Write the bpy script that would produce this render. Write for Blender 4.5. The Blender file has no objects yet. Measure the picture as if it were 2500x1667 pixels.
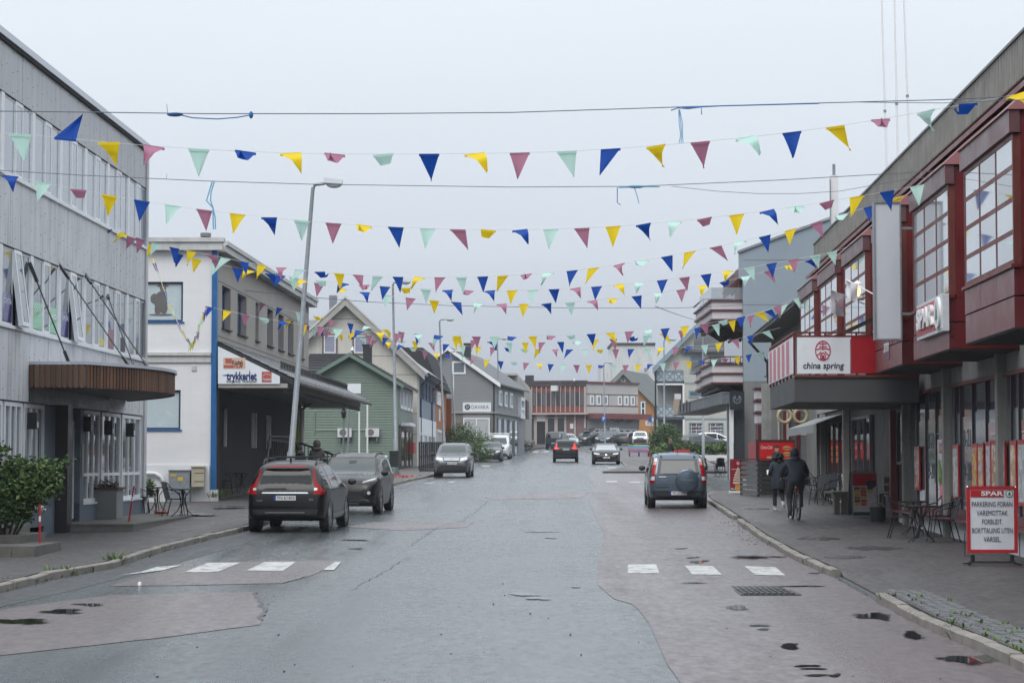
import bpy, bmesh, math, random
from math import radians, sin, cos, pi, sqrt, atan2
from mathutils import Vector, Matrix
from mathutils.bvhtree import BVHTree
random.seed(7)
SC = bpy.context.scene
COL = SC.collection
# ---------------------------------------------------------------- camera
F, CH = 5300.0, 2.24
PITCH = math.atan((1130 - 833.5) / F)
cam = bpy.data.cameras.new('camera'); camo = bpy.data.objects.new('camera', cam); COL.objects.link(camo)
cam.sensor_width = 36; cam.lens = F / 2500 * 36; cam.clip_start = .5; cam.clip_end = 4000
camo.location = (0, 0, CH); camo.rotation_euler = (pi / 2 + PITCH, 0, 0)
SC.camera = camo
# ---------------------------------------------------------------- sky, sun, exposure
SUN_EL, SUN_AZ = radians(50), radians(200)
wd = bpy.data.worlds.new('World'); SC.world = wd; wd.use_nodes = True
nt = wd.node_tree; nt.nodes.clear()
def _n(t, **k):
    n = nt.nodes.new(t)
    for a, b in k.items(): setattr(n, a, b)
    return n
_o = _n('ShaderNodeOutputWorld'); _b = _n('ShaderNodeBackground'); _s = _n('ShaderNodeTexSky', sky_type='NISHITA', sun_disc=False)
_s.sun_elevation = SUN_EL; _s.sun_rotation = SUN_AZ; _s.dust_density = 4
_tc = _n('ShaderNodeTexCoord'); _sx = _n('ShaderNodeSeparateXYZ'); _r = _n('ShaderNodeValToRGB'); _m = _n('ShaderNodeMix', data_type='RGBA')
_sc = _n('ShaderNodeMix', data_type='RGBA', blend_type='MULTIPLY')
_nz = _n('ShaderNodeTexNoise'); _nz.inputs['Scale'].default_value = 2.2; _nz.inputs['Detail'].default_value = 4
_mp = _n('ShaderNodeMapping'); _mp.inputs['Scale'].default_value = (1, 1, 3.5)
_r2 = _n('ShaderNodeMapRange'); _r2.inputs[3].default_value = .93; _r2.inputs[4].default_value = 1.06
_cl = _n('ShaderNodeMix', data_type='RGBA', blend_type='MULTIPLY'); _cl.inputs[0].default_value = 1
cr = _r.color_ramp
cr.elements[0].position = 0; cr.elements[0].color = (.27, .30, .34, 1)
cr.elements[1].position = 1; cr.elements[1].color = (1.35, 1.44, 1.53, 1)
for p, c in ((.04, (.28, .31, .352)), (.062, (.33, .364, .41)), (.095, (.425, .46, .505)), (.146, (.475, .515, .56)), (.21, (.53, .572, .615)), (.5, (.84, .9, .97))):
    e = cr.elements.new(p); e.color = (*c, 1)
L_ = nt.links.new
L_(_tc.outputs['Generated'], _sx.inputs[0]); L_(_sx.outputs['Z'], _r.inputs[0])
L_(_tc.outputs['Generated'], _mp.inputs[0]); L_(_mp.outputs[0], _nz.inputs['Vector']); L_(_nz.outputs[0], _r2.inputs[0])
L_(_r.outputs[0], _cl.inputs[6]); L_(_r2.outputs[0], _cl.inputs[7])
_sc.inputs[0].default_value = 1; _sc.inputs[7].default_value = (.1, .1, .1, 1); L_(_s.outputs[0], _sc.inputs[6])
_m.inputs[0].default_value = .96; L_(_sc.outputs[2], _m.inputs[6]); L_(_cl.outputs[2], _m.inputs[7])
L_(_m.outputs[2], _b.inputs[0]); _b.inputs[1].default_value = 1.0; L_(_b.outputs[0], _o.inputs[0])
sl = bpy.data.lights.new('sun', 'SUN'); sl.energy = .95; sl.angle = radians(35); sl.color = (1, .96, .92)
so = bpy.data.objects.new('sun', sl); COL.objects.link(so)
so.rotation_euler = Vector((sin(SUN_AZ) * cos(SUN_EL), cos(SUN_AZ) * cos(SUN_EL), sin(SUN_EL))).to_track_quat('Z', 'Y').to_euler()
vs = SC.view_settings; vs.view_transform = 'Standard'; vs.look = 'None'; vs.exposure = .68; vs.gamma = 1; vs.use_curve_mapping = False
SC.cycles.max_bounces = 6; SC.cycles.diffuse_bounces = 3; SC.cycles.glossy_bounces = 3; SC.cycles.transmission_bounces = 4
SC.cycles.volume_bounces = 0; SC.cycles.caustics_reflective = False; SC.cycles.caustics_refractive = False
SC.cycles.use_denoising = True; SC.cycles.sample_clamp_indirect = 4
# ---------------------------------------------------------------- ground profile and photograph rays
GT = [(-60, -.7), (0, 0), (21, .25), (35, .42), (52, .62), (65, .86), (80, 1.1), (107, 1.53), (155, 2.2), (190, 2.85), (230, 3.76), (255, 4.4), (300, 5.3), (400, 6.6), (1300, 10)]
def gz(y):
    for i in range(len(GT) - 1):
        if y < GT[i + 1][0] or i == len(GT) - 2:
            (a, za), (b, zb) = GT[i], GT[i + 1]
            p = GT[max(i - 1, 0)]; q = GT[min(i + 2, len(GT) - 1)]
            ma = (zb - p[1]) / (b - p[0]); mb = (q[1] - za) / (q[0] - a)
            h = b - a; t = (y - a) / h; t = max(0, min(1, t))
            return (2*t**3-3*t*t+1)*za + (t**3-2*t*t+t)*h*ma + (-2*t**3+3*t*t)*zb + (t**3-t*t)*h*mb
def ray(px, py):
    u = (px - 1250) / F; v = (833.5 - py) / F
    return Vector((u, cos(PITCH) - v * sin(PITCH), sin(PITCH) + v * cos(PITCH)))
def P(px, py, Y):
    d = ray(px, py); return d * (Y / d.y) + Vector((0, 0, CH))
def GP(px, py, h=0):
    d = ray(px, py); lo, hi = 8, 320
    for _ in range(40):
        m = (lo + hi) / 2
        if CH + d.z * m / d.y - gz(m) - h > 0: lo = m
        else: hi = m
    return P(px, py, lo)
def ZP(px, py, z):
    d = ray(px, py); t = (z - CH) / d.z; return d * t + Vector((0, 0, CH))
def LP(M, px, py, d=0):
    Mi = M.inverted(); o = Mi @ Vector((0, 0, CH)); r = Mi.to_3x3() @ ray(px, py)
    t = (d - o.y) / r.y; return o + r * t
def frame(x, y, z, rz): return Matrix.Translation((x, y, z)) @ Matrix.Rotation(rz, 4, 'Z')
# ---------------------------------------------------------------- materials
MC = {}
def srgb(r, g, b):
    f = lambda c: (c / 255 / 12.92) if c <= 10 else ((c / 255 + .055) / 1.055) ** 2.4
    return (f(r), f(g), f(b))
def mat(name, col, rough=.7, var=.12, scale=3, bump=0, bscale=40, metal=0, spec=.5, coat=0, streak=0, dirt=None, trans=0, emit=0, alpha=1, stretch=None):
    if name in MC: return MC[name]
    m = bpy.data.materials.new(name); MC[name] = m; m.use_nodes = True
    t = m.node_tree; b = t.nodes['Principled BSDF']; l = t.links.new
    b.inputs['Roughness'].default_value = rough; b.inputs['Metallic'].default_value = metal
    b.inputs['Specular IOR Level'].default_value = spec; b.inputs['Coat Weight'].default_value = coat; b.inputs['Coat Roughness'].default_value = .04
    if trans: b.inputs['Transmission Weight'].default_value = trans
    if alpha < 1: b.inputs['Alpha'].default_value = alpha
    if emit: b.inputs['Emission Color'].default_value = (*col, 1); b.inputs['Emission Strength'].default_value = emit
    b.inputs['Base Color'].default_value = (*col, 1)
    src = None
    if var or streak or bump:
        tc = t.nodes.new('ShaderNodeTexCoord'); co = tc.outputs['Object']
        if stretch:
            mp = t.nodes.new('ShaderNodeMapping'); mp.inputs['Scale'].default_value = stretch; l(co, mp.inputs[0]); co2 = mp.outputs[0]
        else: co2 = co
    if var:
        n = t.nodes.new('ShaderNodeTexNoise'); n.inputs['Scale'].default_value = scale; n.inputs['Detail'].default_value = 5; n.inputs['Roughness'].default_value = .65
        l(co2, n.inputs['Vector'])
        mr = t.nodes.new('ShaderNodeMapRange'); mr.inputs[1].default_value = .3; mr.inputs[2].default_value = .7
        mr.inputs[3].default_value = 1 - var; mr.inputs[4].default_value = 1 + var; l(n.outputs[0], mr.inputs[0])
        mx = t.nodes.new('ShaderNodeMix'); mx.data_type = 'RGBA'; mx.blend_type = 'MULTIPLY'; mx.inputs[0].default_value = 1
        mx.inputs[6].default_value = (*col, 1); l(mr.outputs[0], mx.inputs[7]); src = mx.outputs[2]
        rr = t.nodes.new('ShaderNodeMapRange'); rr.inputs[1].default_value = .3; rr.inputs[2].default_value = .7
        rr.inputs[3].default_value = max(0, rough - .12 * min(1, rough * 2)); rr.inputs[4].default_value = min(1, rough + .1 * min(1, rough * 2))
        l(n.outputs[0], rr.inputs[0]); l(rr.outputs[0], b.inputs['Roughness'])
    if streak:
        mp = t.nodes.new('ShaderNodeMapping'); mp.inputs['Scale'].default_value = (6, 6, .35); l(co, mp.inputs[0])
        n2 = t.nodes.new('ShaderNodeTexNoise'); n2.inputs['Scale'].default_value = 1.3; n2.inputs['Detail'].default_value = 6; l(mp.outputs[0], n2.inputs['Vector'])
        m2 = t.nodes.new('ShaderNodeMapRange'); m2.inputs[1].default_value = .5; m2.inputs[2].default_value = .8; m2.inputs[3].default_value = 0; m2.inputs[4].default_value = streak
        l(n2.outputs[0], m2.inputs[0])
        mx2 = t.nodes.new('ShaderNodeMix'); mx2.data_type = 'RGBA'; l(m2.outputs[0], mx2.inputs[0])
        if src: l(src, mx2.inputs[6])
        else: mx2.inputs[6].default_value = (*col, 1)
        d = dirt or tuple(c * .45 for c in col); mx2.inputs[7].default_value = (*d, 1); src = mx2.outputs[2]
    if src: l(src, b.inputs['Base Color'])
    if bump:
        n3 = t.nodes.new('ShaderNodeTexNoise'); n3.inputs['Scale'].default_value = bscale; n3.inputs['Detail'].default_value = 4; l(co2, n3.inputs['Vector'])
        bp = t.nodes.new('ShaderNodeBump'); bp.inputs['Strength'].default_value = bump; bp.inputs['Distance'].default_value = .02; l(n3.outputs[0], bp.inputs['Height'])
        l(bp.outputs[0], b.inputs['Normal'])
    return m
# ---------------------------------------------------------------- mesh building
def tag(o, label=None, cat=None, group=None, kind=None):
    for k, v in (('label', label), ('category', cat), ('group', group), ('kind', kind)):
        if v: o[k] = v
    return o
def link(name, data, parent=None, M=None):
    o = bpy.data.objects.new(name, data); COL.objects.link(o)
    if parent is not None: o.parent = parent
    if M is not None: o.matrix_local = M
    return o
def empty(name, M, label=None, cat=None, group=None, kind=None):
    o = link(name, None); o.matrix_local = M; o.empty_display_size = .2
    return tag(o, label, cat, group, kind)
class MB:
    def __init__(s): s.v = []; s.f = []; s.M = None
    def add(s, vs_, fs):
        n = len(s.v)
        s.v += [tuple(s.M @ Vector(v)) for v in vs_] if s.M else [tuple(v) for v in vs_]
        s.f += [tuple(i + n for i in f) for f in fs]; return s
    def box(s, x0, x1, y0, y1, z0, z1):
        if x0 > x1: x0, x1 = x1, x0
        if y0 > y1: y0, y1 = y1, y0
        if z0 > z1: z0, z1 = z1, z0
        return s.add([(x0,y0,z0),(x1,y0,z0),(x1,y1,z0),(x0,y1,z0),(x0,y0,z1),(x1,y0,z1),(x1,y1,z1),(x0,y1,z1)],
                     [(0,3,2,1),(4,5,6,7),(0,1,5,4),(1,2,6,5),(2,3,7,6),(3,0,4,7)])
    def prism(s, poly, vec):
        n = len(poly); vec = Vector(vec); a = [Vector(p) for p in poly]
        nrm = Vector((0, 0, 0))
        for i in range(n): nrm += a[i].cross(a[(i + 1) % n])
        if nrm.dot(vec) > 0: a = a[::-1]
        b = [p + vec for p in a]
        fs = [tuple(range(n)), tuple(range(2 * n - 1, n - 1, -1))] + [(i, n + i, n + (i + 1) % n, (i + 1) % n) for i in range(n)]
        return s.add(a + b, fs)
    def xz(s, poly, y0, y1):  # polygon in the x-z plane with thickness along y
        return s.prism([(p[0], y0, p[1]) for p in poly], (0, y1 - y0, 0))
    def tube(s, pts, r, n=8, caps=True):
        pts = [Vector(p) for p in pts]; R = r if isinstance(r, (list, tuple)) else [r] * len(pts)
        rings = []; up = None
        for i, p in enumerate(pts):
            d = (pts[min(i + 1, len(pts) - 1)] - pts[max(i - 1, 0)]).normalized()
            if up is None: up = d.orthogonal().normalized()
            up = (up - d * up.dot(d)); up = up.normalized() if up.length > 1e-6 else d.orthogonal().normalized()
            w = d.cross(up)
            rings.append([p + (up * cos(2*pi*k/n) + w * sin(2*pi*k/n)) * R[i] for k in range(n)])
        fs = []
        for i in range(len(pts) - 1):
            for k in range(n): fs.append((i*n+k, i*n+(k+1) % n, (i+1)*n+(k+1) % n, (i+1)*n+k))
        if caps: fs += [tuple(range(n - 1, -1, -1)), tuple((len(pts)-1)*n + k for k in range(n))]
        return s.add([v for r_ in rings for v in r_], fs)
    def bar(s, a, b, w, h, up=(0, 0, 1)):
        a, b = Vector(a), Vector(b); d = (b - a).normalized(); up = Vector(up)
        x = d.cross(up); x = x.normalized() if x.length > 1e-5 else d.orthogonal().normalized(); u = x.cross(d)
        c = [(-1, -1), (1, -1), (1, 1), (-1, 1)]
        vs_ = [a + x * (w/2*i) + u * (h/2*j) for i, j in c] + [b + x * (w/2*i) + u * (h/2*j) for i, j in c]
        return s.add(vs_, [(0,1,2,3),(7,6,5,4),(0,4,5,1),(1,5,6,2),(2,6,7,3),(3,7,4,0)])
    def lathe(s, prof, n=16, c=(0, 0, 0), axis='z', sq=None):
        vs_ = []
        for r, h in prof:
            for k in range(n):
                a = 2 * pi * k / n
                p = (r*cos(a), r*sin(a), h)
                if axis == 'x': p = (h, r*cos(a), r*sin(a))
                if axis == 'y': p = (r*sin(a), h, r*cos(a))
                vs_.append((p[0]+c[0], p[1]+c[1], p[2]+c[2]))
        fs = []
        for i in range(len(prof) - 1):
            for k in range(n): fs.append((i*n+k, i*n+(k+1) % n, (i+1)*n+(k+1) % n, (i+1)*n+k))
        fs += [tuple(range(n-1, -1, -1)), tuple((len(prof)-1)*n+k for k in range(n))]
        return s.add(vs_, fs)
    def ball(s, c, r, n=10, m=6):
        r = r if isinstance(r, (tuple, list)) else (r, r, r)
        vs_ = []
        for i in range(1, m):
            th = pi * i / m
            for k in range(n): vs_.append((c[0]+r[0]*sin(th)*cos(2*pi*k/n), c[1]+r[1]*sin(th)*sin(2*pi*k/n), c[2]+r[2]*cos(th)))
        t = len(vs_); vs_ += [(c[0], c[1], c[2]+r[2]), (c[0], c[1], c[2]-r[2])]
        fs = []
        for i in range(m - 2):
            for k in range(n): fs.append((i*n+k, (i+1)*n+k, (i+1)*n+(k+1) % n, i*n+(k+1) % n))
        for k in range(n): fs += [(t, k, (k+1) % n), (t+1, (m-2)*n+(k+1) % n, (m-2)*n+k)]
        return s.add(vs_, fs)
    def sheet(s, rows):  # grid of points
        n = len(rows[0]); vs_ = [p for r in rows for p in r]; fs = []
        for i in range(len(rows) - 1):
            for k in range(n - 1): fs.append((i*n+k, i*n+k+1, (i+1)*n+k+1, (i+1)*n+k))
        return s.add(vs_, fs)
    def mesh(s, name, m, smooth=None):
        me = bpy.data.meshes.new(name); me.from_pydata(s.v, [], s.f); me.update()
        for x in (m if isinstance(m, (list, tuple)) else [m]): me.materials.append(x)
        if smooth is not None:
            me.shade_smooth()
            if smooth < 180: me.set_sharp_from_angle(angle=radians(smooth))
        return me
    def build(s, name, m, parent=None, smooth=None, M=None): return link(name, s.mesh(name, m, smooth), parent, M)
def B(name, m, parent, *b): return MB().box(*b).build(name, m, parent)
DG = bpy.context.evaluated_depsgraph_get
def text(body, size, m, parent, loc, width=None, ext=.004, align='CENTER', rot=(pi/2, 0, 0), shear=0, bold=0, name='lettering', sp=1):
    cu = bpy.data.curves.new(name, 'FONT'); cu.body = body; cu.size = size; cu.extrude = ext; cu.align_x = align; cu.align_y = 'CENTER'
    cu.resolution_u = 3; cu.shear = shear; cu.offset = bold; cu.space_character = sp
    o = bpy.data.objects.new(name, cu); COL.objects.link(o)
    bpy.context.view_layer.update()
    me = bpy.data.meshes.new_from_object(o.evaluated_get(DG())); bpy.data.objects.remove(o); me.name = name
    if width and len(me.vertices):
        xs = [v.co.x for v in me.vertices]; w = max(xs) - min(xs); k = width / w
        for v in me.vertices: v.co.x *= k
    me.materials.clear(); me.materials.append(m)
    o = link(name, me, parent); o.location = loc; o.rotation_euler = rot
    return o
def dup(root, label, M=None, group=None):
    def cp(o, par):
        c = o.copy(); COL.objects.link(c); c.parent = par
        for ch in o.children: cp(ch, c)
        return c
    r = cp(root, None)
    if M is not None: r.matrix_local = M
    r['label'] = label
    if group: r['group'] = group
    return r
# ================================================================ GROUND
def asphalt(name, c1, c2, wet=.5, rough=.42):
    m = bpy.data.materials.new(name); MC[name] = m; m.use_nodes = True; t = m.node_tree; b = t.nodes['Principled BSDF']; l = t.links.new
    tc = t.nodes.new('ShaderNodeTexCoord')
    def noise(scale, det=5, st=(1, 1, 1)):
        mp = t.nodes.new('ShaderNodeMapping'); mp.inputs['Scale'].default_value = st; l(tc.outputs['Object'], mp.inputs[0])
        n = t.nodes.new('ShaderNodeTexNoise'); n.inputs['Scale'].default_value = scale; n.inputs['Detail'].default_value = det; n.inputs['Roughness'].default_value = .6; l(mp.outputs[0], n.inputs['Vector']); return n.outputs[0]
    def rng(s, a, b_, c, d):
        r = t.nodes.new('ShaderNodeMapRange'); r.inputs[1].default_value = a; r.inputs[2].default_value = b_; r.inputs[3].default_value = c; r.inputs[4].default_value = d; l(s, r.inputs[0]); return r.outputs[0]
    big = noise(.22, 5, (1, .45, 1)); fine = noise(55, 3); agg = noise(9, 6, (1, .35, 1)); mid = noise(1.6, 6, (1, .5, 1)); trk = noise(.9, 3, (1, .04, 1))
    mx = t.nodes.new('ShaderNodeMix'); mx.data_type = 'RGBA'; mx.inputs[6].default_value = (*c1, 1); mx.inputs[7].default_value = (*c2, 1); l(rng(big, .35, .65, 0, 1), mx.inputs[0])
    m2 = t.nodes.new('ShaderNodeMix'); m2.data_type = 'RGBA'; m2.blend_type = 'MULTIPLY'; m2.inputs[0].default_value = 1; l(mx.outputs[2], m2.inputs[6]); l(rng(fine, .3, .7, .62, 1.38), m2.inputs[7])
    m3 = t.nodes.new('ShaderNodeMix'); m3.data_type = 'RGBA'; m3.blend_type = 'MULTIPLY'; m3.inputs[0].default_value = 1; l(m2.outputs[2], m3.inputs[6]); l(rng(mid, .3, .7, .88, 1.12), m3.inputs[7])
    m4 = t.nodes.new('ShaderNodeMix'); m4.data_type = 'RGBA'; m4.blend_type = 'MULTIPLY'; m4.inputs[0].default_value = 1; l(m3.outputs[2], m4.inputs[6]); l(rng(agg, .3, .7, .62, 1.38), m4.inputs[7])
    l(m4.outputs[2], b.inputs['Base Color'])
    # wetness: damp film varies in patches and along the wheel tracks
    a = t.nodes.new('ShaderNodeMath'); a.operation = 'ADD'; l(rng(mid, .3, .75, rough + .05, rough - wet * .1), a.inputs[0]); l(rng(trk, .35, .65, .07, -.07), a.inputs[1])
    a2 = t.nodes.new('ShaderNodeMath'); a2.operation = 'ADD'; l(a.outputs[0], a2.inputs[0]); l(rng(agg, .3, .7, .06, -.06), a2.inputs[1]); a = a2
    l(a.outputs[0], b.inputs['Roughness'])
    bp = t.nodes.new('ShaderNodeBump'); bp.inputs['Strength'].default_value = .3; bp.inputs['Distance'].default_value = .006; l(fine, bp.inputs['Height'])
    b2 = t.nodes.new('ShaderNodeBump'); b2.inputs['Strength'].default_value = .03; b2.inputs['Distance'].default_value = .03; l(mid, b2.inputs['Height']); l(bp.outputs[0], b2.inputs['Normal']); l(b2.outputs[0], b.inputs['Normal'])
    b.inputs['Specular IOR Level'].default_value = .5
    return m
M_ROAD = asphalt('wet_asphalt', (.056, .066, .070), (.074, .084, .088), .6, .26)
M_PINK = asphalt('wet_asphalt_reddish', (.095, .078, .081), (.112, .094, .097), .6, .34)
M_WALK = asphalt('damp_asphalt_walk', (.075, .067, .066), (.055, .05, .05), .5, .55)
M_DARKA = asphalt('dark_asphalt', (.032, .035, .04), (.045, .047, .05), .5, .5)
M_GROUND = mat('rough_ground', (.06, .065, .05), .9, .4, .15)
M_KERB = mat('granite_kerb', (.20, .185, .165), .75, .35, 2.5, .5, 30)
M_PAINT = None
def paint_mat():
    m = mat('worn_road_paint', (.62, .62, .60), .55, .1, 6)
    t = m.node_tree; b = t.nodes['Principled BSDF']; l = t.links.new
    tc = t.nodes.new('ShaderNodeTexCoord'); n = t.nodes.new('ShaderNodeTexNoise'); n.inputs['Scale'].default_value = 5; n.inputs['Detail'].default_value = 8; n.inputs['Roughness'].default_value = .75; l(tc.outputs['Object'], n.inputs['Vector'])
    r = t.nodes.new('ShaderNodeMapRange'); r.inputs[1].default_value = .5; r.inputs[2].default_value = .6; l(n.outputs[0], r.inputs[0])
    x = t.nodes.new('ShaderNodeMix'); x.data_type = 'RGBA'; x.inputs[6].default_value = (.44, .44, .43, 1); x.inputs[7].default_value = (.13, .13, .13, 1); l(r.outputs[0], x.inputs[0]); l(x.outputs[2], b.inputs['Base Color'])
    return m
M_PAINT = paint_mat()
def interp(tab, y):
    if y <= tab[0][1]: return tab[0][0]
    for (xa, ya), (xb, yb) in zip(tab, tab[1:]):
        if y <= yb: return xa + (xb - xa) * (y - ya) / (yb - ya)
    return tab[-1][0]
KL = [(-9.6, 5)] + [tuple(GP(*p))[:2] for p in ((0, 1445), (115, 1414), (268, 1387), (383, 1349), (497, 1319), (603, 1294), (780, 1238), (928, 1193), (991, 1176.5), (1056, 1163), (1160, 1128), (1248, 1110), (1289, 1099), (1330, 1094))] + [(12, 262)]
KR = [tuple(GP(*p))[:2] for p in ((2760, 1760), (2500, 1632), (2404, 1589.5), (2270, 1532), (2136, 1461), (2040, 1408), (1944, 1364), (1868, 1320), (1799, 1270), (1728, 1224))]
KR = sorted(KR, key=lambda p: p[1]); KR += [(KR[-1][0] + .3, KR[-1][1] + 4), (KR[-1][0] + 1.0, KR[-1][1] + 8), (KR[-1][0] + 2.6, KR[-1][1] + 11)]
YR = KR[-1][1]
def frange(a, b, s):
    n = max(1, int(round((b - a) / s))); return [a + (b - a) * i / n for i in range(n + 1)]
# big ground sheet
ys = frange(-40, 300, 5) + frange(330, 1400, 60)
MB().sheet([[(x, y, gz(y) - .06 - (.0 if y < 400 else 0)) for x in (-900, -400, -150, -60, -30, 0, 30, 60, 150, 400, 900)] for y in ys]).build('ground', M_GROUND)['kind'] = 'structure'
ys = frange(4, 275, 1)
o = MB().sheet([[(interp(KL, y) - .05 + (46 - interp(KL, y)) * k / 8, y, gz(y)) for k in range(9)] for y in ys]).build('road', M_ROAD); o['kind'] = 'structure'
def slab(name, ys, fl, fr, h, m, slope=0):
    mb = MB(); top = [[(fl(y) + (fr(y) - fl(y)) * k / 4, y, gz(y) + h + slope * abs((fr(y) - fl(y)) * (k / 4 if slope > 0 else 1 - k / 4))) for k in range(5)] for y in ys]
    mb.sheet(top)
    for e, s in ((0, 1), (4, -1)):
        rows = [[(r[e][0], r[e][1], r[e][2]), (r[e][0], r[e][1], gz(r[e][1]) - .1)] for r in top]
        mb.sheet(rows if s > 0 else [q[::-1] for q in rows])
    for r, s in ((top[0], 1), (top[-1], -1)):
        rows = [[(p[0], p[1], gz(p[1]) - .1), p] for p in r]; mb.sheet(rows if s > 0 else [q[::-1] for q in rows])
    o = mb.build(name, m); o['kind'] = 'structure'; return o
slab('sidewalk_left', frange(4, 262, 1.5), lambda y: -40, lambda y: interp(KL, y) - .1, .12, M_WALK, -.012)
# right walk is cut by a dropped kerb between the two kerb runs
yd0, yd1 = KR[4][1], KR[5][1]
def kh(y):
    if y < yd0 - .2 or y > yd1 + .2: return .12
    return .025
def slabR():
    mb = MB(); ys = frange(4, YR, .6); rows = []
    for y in ys:
        x0 = interp(KR, y) + .1; h = kh(y)
        rows.append([(x0 + d, y, gz(y) + (h if d < .5 else max(h, .12) if d > 2 else h + (.12 - h) * (d - .5) / 1.5 if h < .12 else h) + .01 * d) for d in (0, .5, 1.2, 2, 5, 12, 30)])
    mb.sheet(rows); mb.sheet([[(r[0][0], r[0][1], gz(r[0][1]) - .1), r[0]] for r in rows]); mb.sheet([[p, (p[0], p[1], gz(p[1]) - .1)] for p in rows[-1]])
    o = mb.build('sidewalk_right', M_WALK); o['kind'] = 'structure'
slabR()
KR2 = [tuple(GP(*p))[:2] for p in ((1474, 1155), (1530, 1141), (1517, 1128), (1508, 1116), (1504, 1106), (1506, 1099))]
KR2 = sorted(KR2, key=lambda p: p[1]); KR2.append((16, 262))
slab('sidewalk_far_corner', frange(KR2[0][1], 262, 2), lambda y: interp(KR2, y), lambda y: 60, .11, M_WALK)
def kerb(pts, name, skip=None, ymax=135, seed=1):
    rnd = random.Random(seed); root = empty(name, Matrix(), kind='structure')
    d = [Vector((p[0], p[1], 0)) for p in pts]; seg = []
    for a, b in zip(d, d[1:]):
        n = max(1, int((b - a).length / .25)); seg += [a + (b - a) * i / n for i in range(n)]
    i = 0
    while i < len(seg) - 5:
        a, b = seg[i], seg[min(i + 4, len(seg) - 1)]; i += 4
        if a.y > ymax: break
        if a.y < 14 or (skip and skip(a.y, b.y)): continue
        q = (b - a).normalized(); nrm = Vector((-q.y, q.x, 0)); w = .075; jz = rnd.uniform(-.012, .012); jx = rnd.uniform(-.012, .012)
        e0 = a + q * .008; e1 = b - q * .008; mb = MB(); c = .018
        prof = [(-w, -.09), (-w, .118 - c), (-w + c, .118), (w - c, .118), (w, .118 - c), (w, -.09)]
        r0 = [Vector((*(e0 + nrm * (p + jx)).xy, gz(e0.y) + z + jz)) for p, z in prof]; r1 = [Vector((*(e1 + nrm * (p + jx)).xy, gz(e1.y) + z + jz * .5)) for p, z in prof]
        n = len(prof); mb.add(r0 + r1, [(k, k + 1, n + k + 1, n + k) for k in range(n - 1)] + [tuple(range(n - 1, -1, -1)), tuple(range(n, 2 * n))])
        mb.build('kerb_stone', M_KERB, root)
kerb(KL, 'kerb_left', seed=3)
kerb(KR, 'kerb_right', lambda a, b: (b > yd0 and a < yd1) or (b > KR[8][1] - .9 and a < KR[8][1] + .3), seed=5)
kerb(KR2, 'kerb_far_corner', ymax=190, seed=6)
# draped polygons on the road
def drape(name, pts, m, dz=.005, step=1.2, px=True, kind='structure', h=0, parent=None):
    bm = bmesh.new(); vs_ = []
    for p in pts:
        w = GP(*p) if px else Vector((p[0], p[1], 0)); vs_.append(bm.verts.new((w.x, w.y, 0)))
    f = bm.faces.new(vs_); bm.normal_update()
    if f.normal.z < 0: f.normal_flip()
    bmesh.ops.triangulate(bm, faces=bm.faces[:])
    for _ in range(6):
        es = [e for e in bm.edges if e.calc_length() > step]
        if not es: break
        bmesh.ops.subdivide_edges(bm, edges=es, cuts=1); bmesh.ops.triangulate(bm, faces=bm.faces[:])
    for v in bm.verts: v.co.z = gz(v.co.y) + dz + h
    me = bpy.data.meshes.new(name); bm.to_mesh(me); bm.free(); me.materials.append(m)
    o = link(name, me, parent)
    if kind and parent is None: o['kind'] = kind
    return o
def jag(pts, amp=.5, seed=0, n=4):
    rnd = random.Random(seed); out = []
    for a, b in zip(pts, pts[1:] + pts[:1]):
        for i in range(n):
            t = i / n; out.append((a[0] + (b[0] - a[0]) * t + (rnd.uniform(-amp, amp) * 3 if i else 0), a[1] + (b[1] - a[1]) * t + (rnd.uniform(-amp, amp) if i else 0)))
    return out
edge = [(1700, 1740), (1661, 1667), (1630, 1624), (1584, 1521), (1560, 1490), (1542, 1474), (1500, 1462), (1462, 1430), (1458, 1417), (1458, 1368), (1468, 1340), (1475, 1314), (1466, 1285), (1450, 1253), (1435, 1222), (1450, 1188), (1435, 1161), (1445, 1150)]
drape('asphalt_strip_right', jag(edge, .6, 2, 3)[:-2] + [(1640, 1157), (1700, 1205), (1722, 1224), (1790, 1272), (1860, 1320), (1936, 1364), (2030, 1408), (2126, 1461), (2258, 1532), (2392, 1590), (2486, 1632), (2700, 1740)], M_PINK, .006)
drape('asphalt_patch_crossing', jag([(264, 1431), (370, 1400), (478, 1373), (765, 1368), (830, 1370), (800, 1385), (765, 1403), (689, 1424), (497, 1428)], .4, 4, 3), M_PINK, .006)
drape('asphalt_patch_near', jag([(-420, 1545), (0, 1487), (268, 1453), (620, 1445), (640, 1470), (647, 1491), (635, 1525), (383, 1558), (153, 1583), (0, 1600), (-420, 1650)], .5, 5, 3), M_PINK, .006)
drape('asphalt_patch_mid', jag([(842, 1286), (915, 1274), (1156, 1274), (1140, 1287), (984, 1295)], .3, 6, 3), M_PINK, .006)
drape('asphalt_patch_far', jag([(1180, 1212), (1320, 1203), (1440, 1200), (1420, 1216), (1200, 1220)], .2, 7, 3), M_PINK, .006)
gut = [(0, 1447), (115, 1416), (268, 1389), (383, 1351), (497, 1321), (603, 1296), (700, 1265)]
drape('gutter_strip_left', gut + [(690, 1290), (590, 1330), (430, 1375), (300, 1410), (180, 1440), (0, 1482)], M_DARKA, .004)
M_SEAM = mat('bitumen_seam', (.03, .031, .033), .45, .2, 20)
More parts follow.
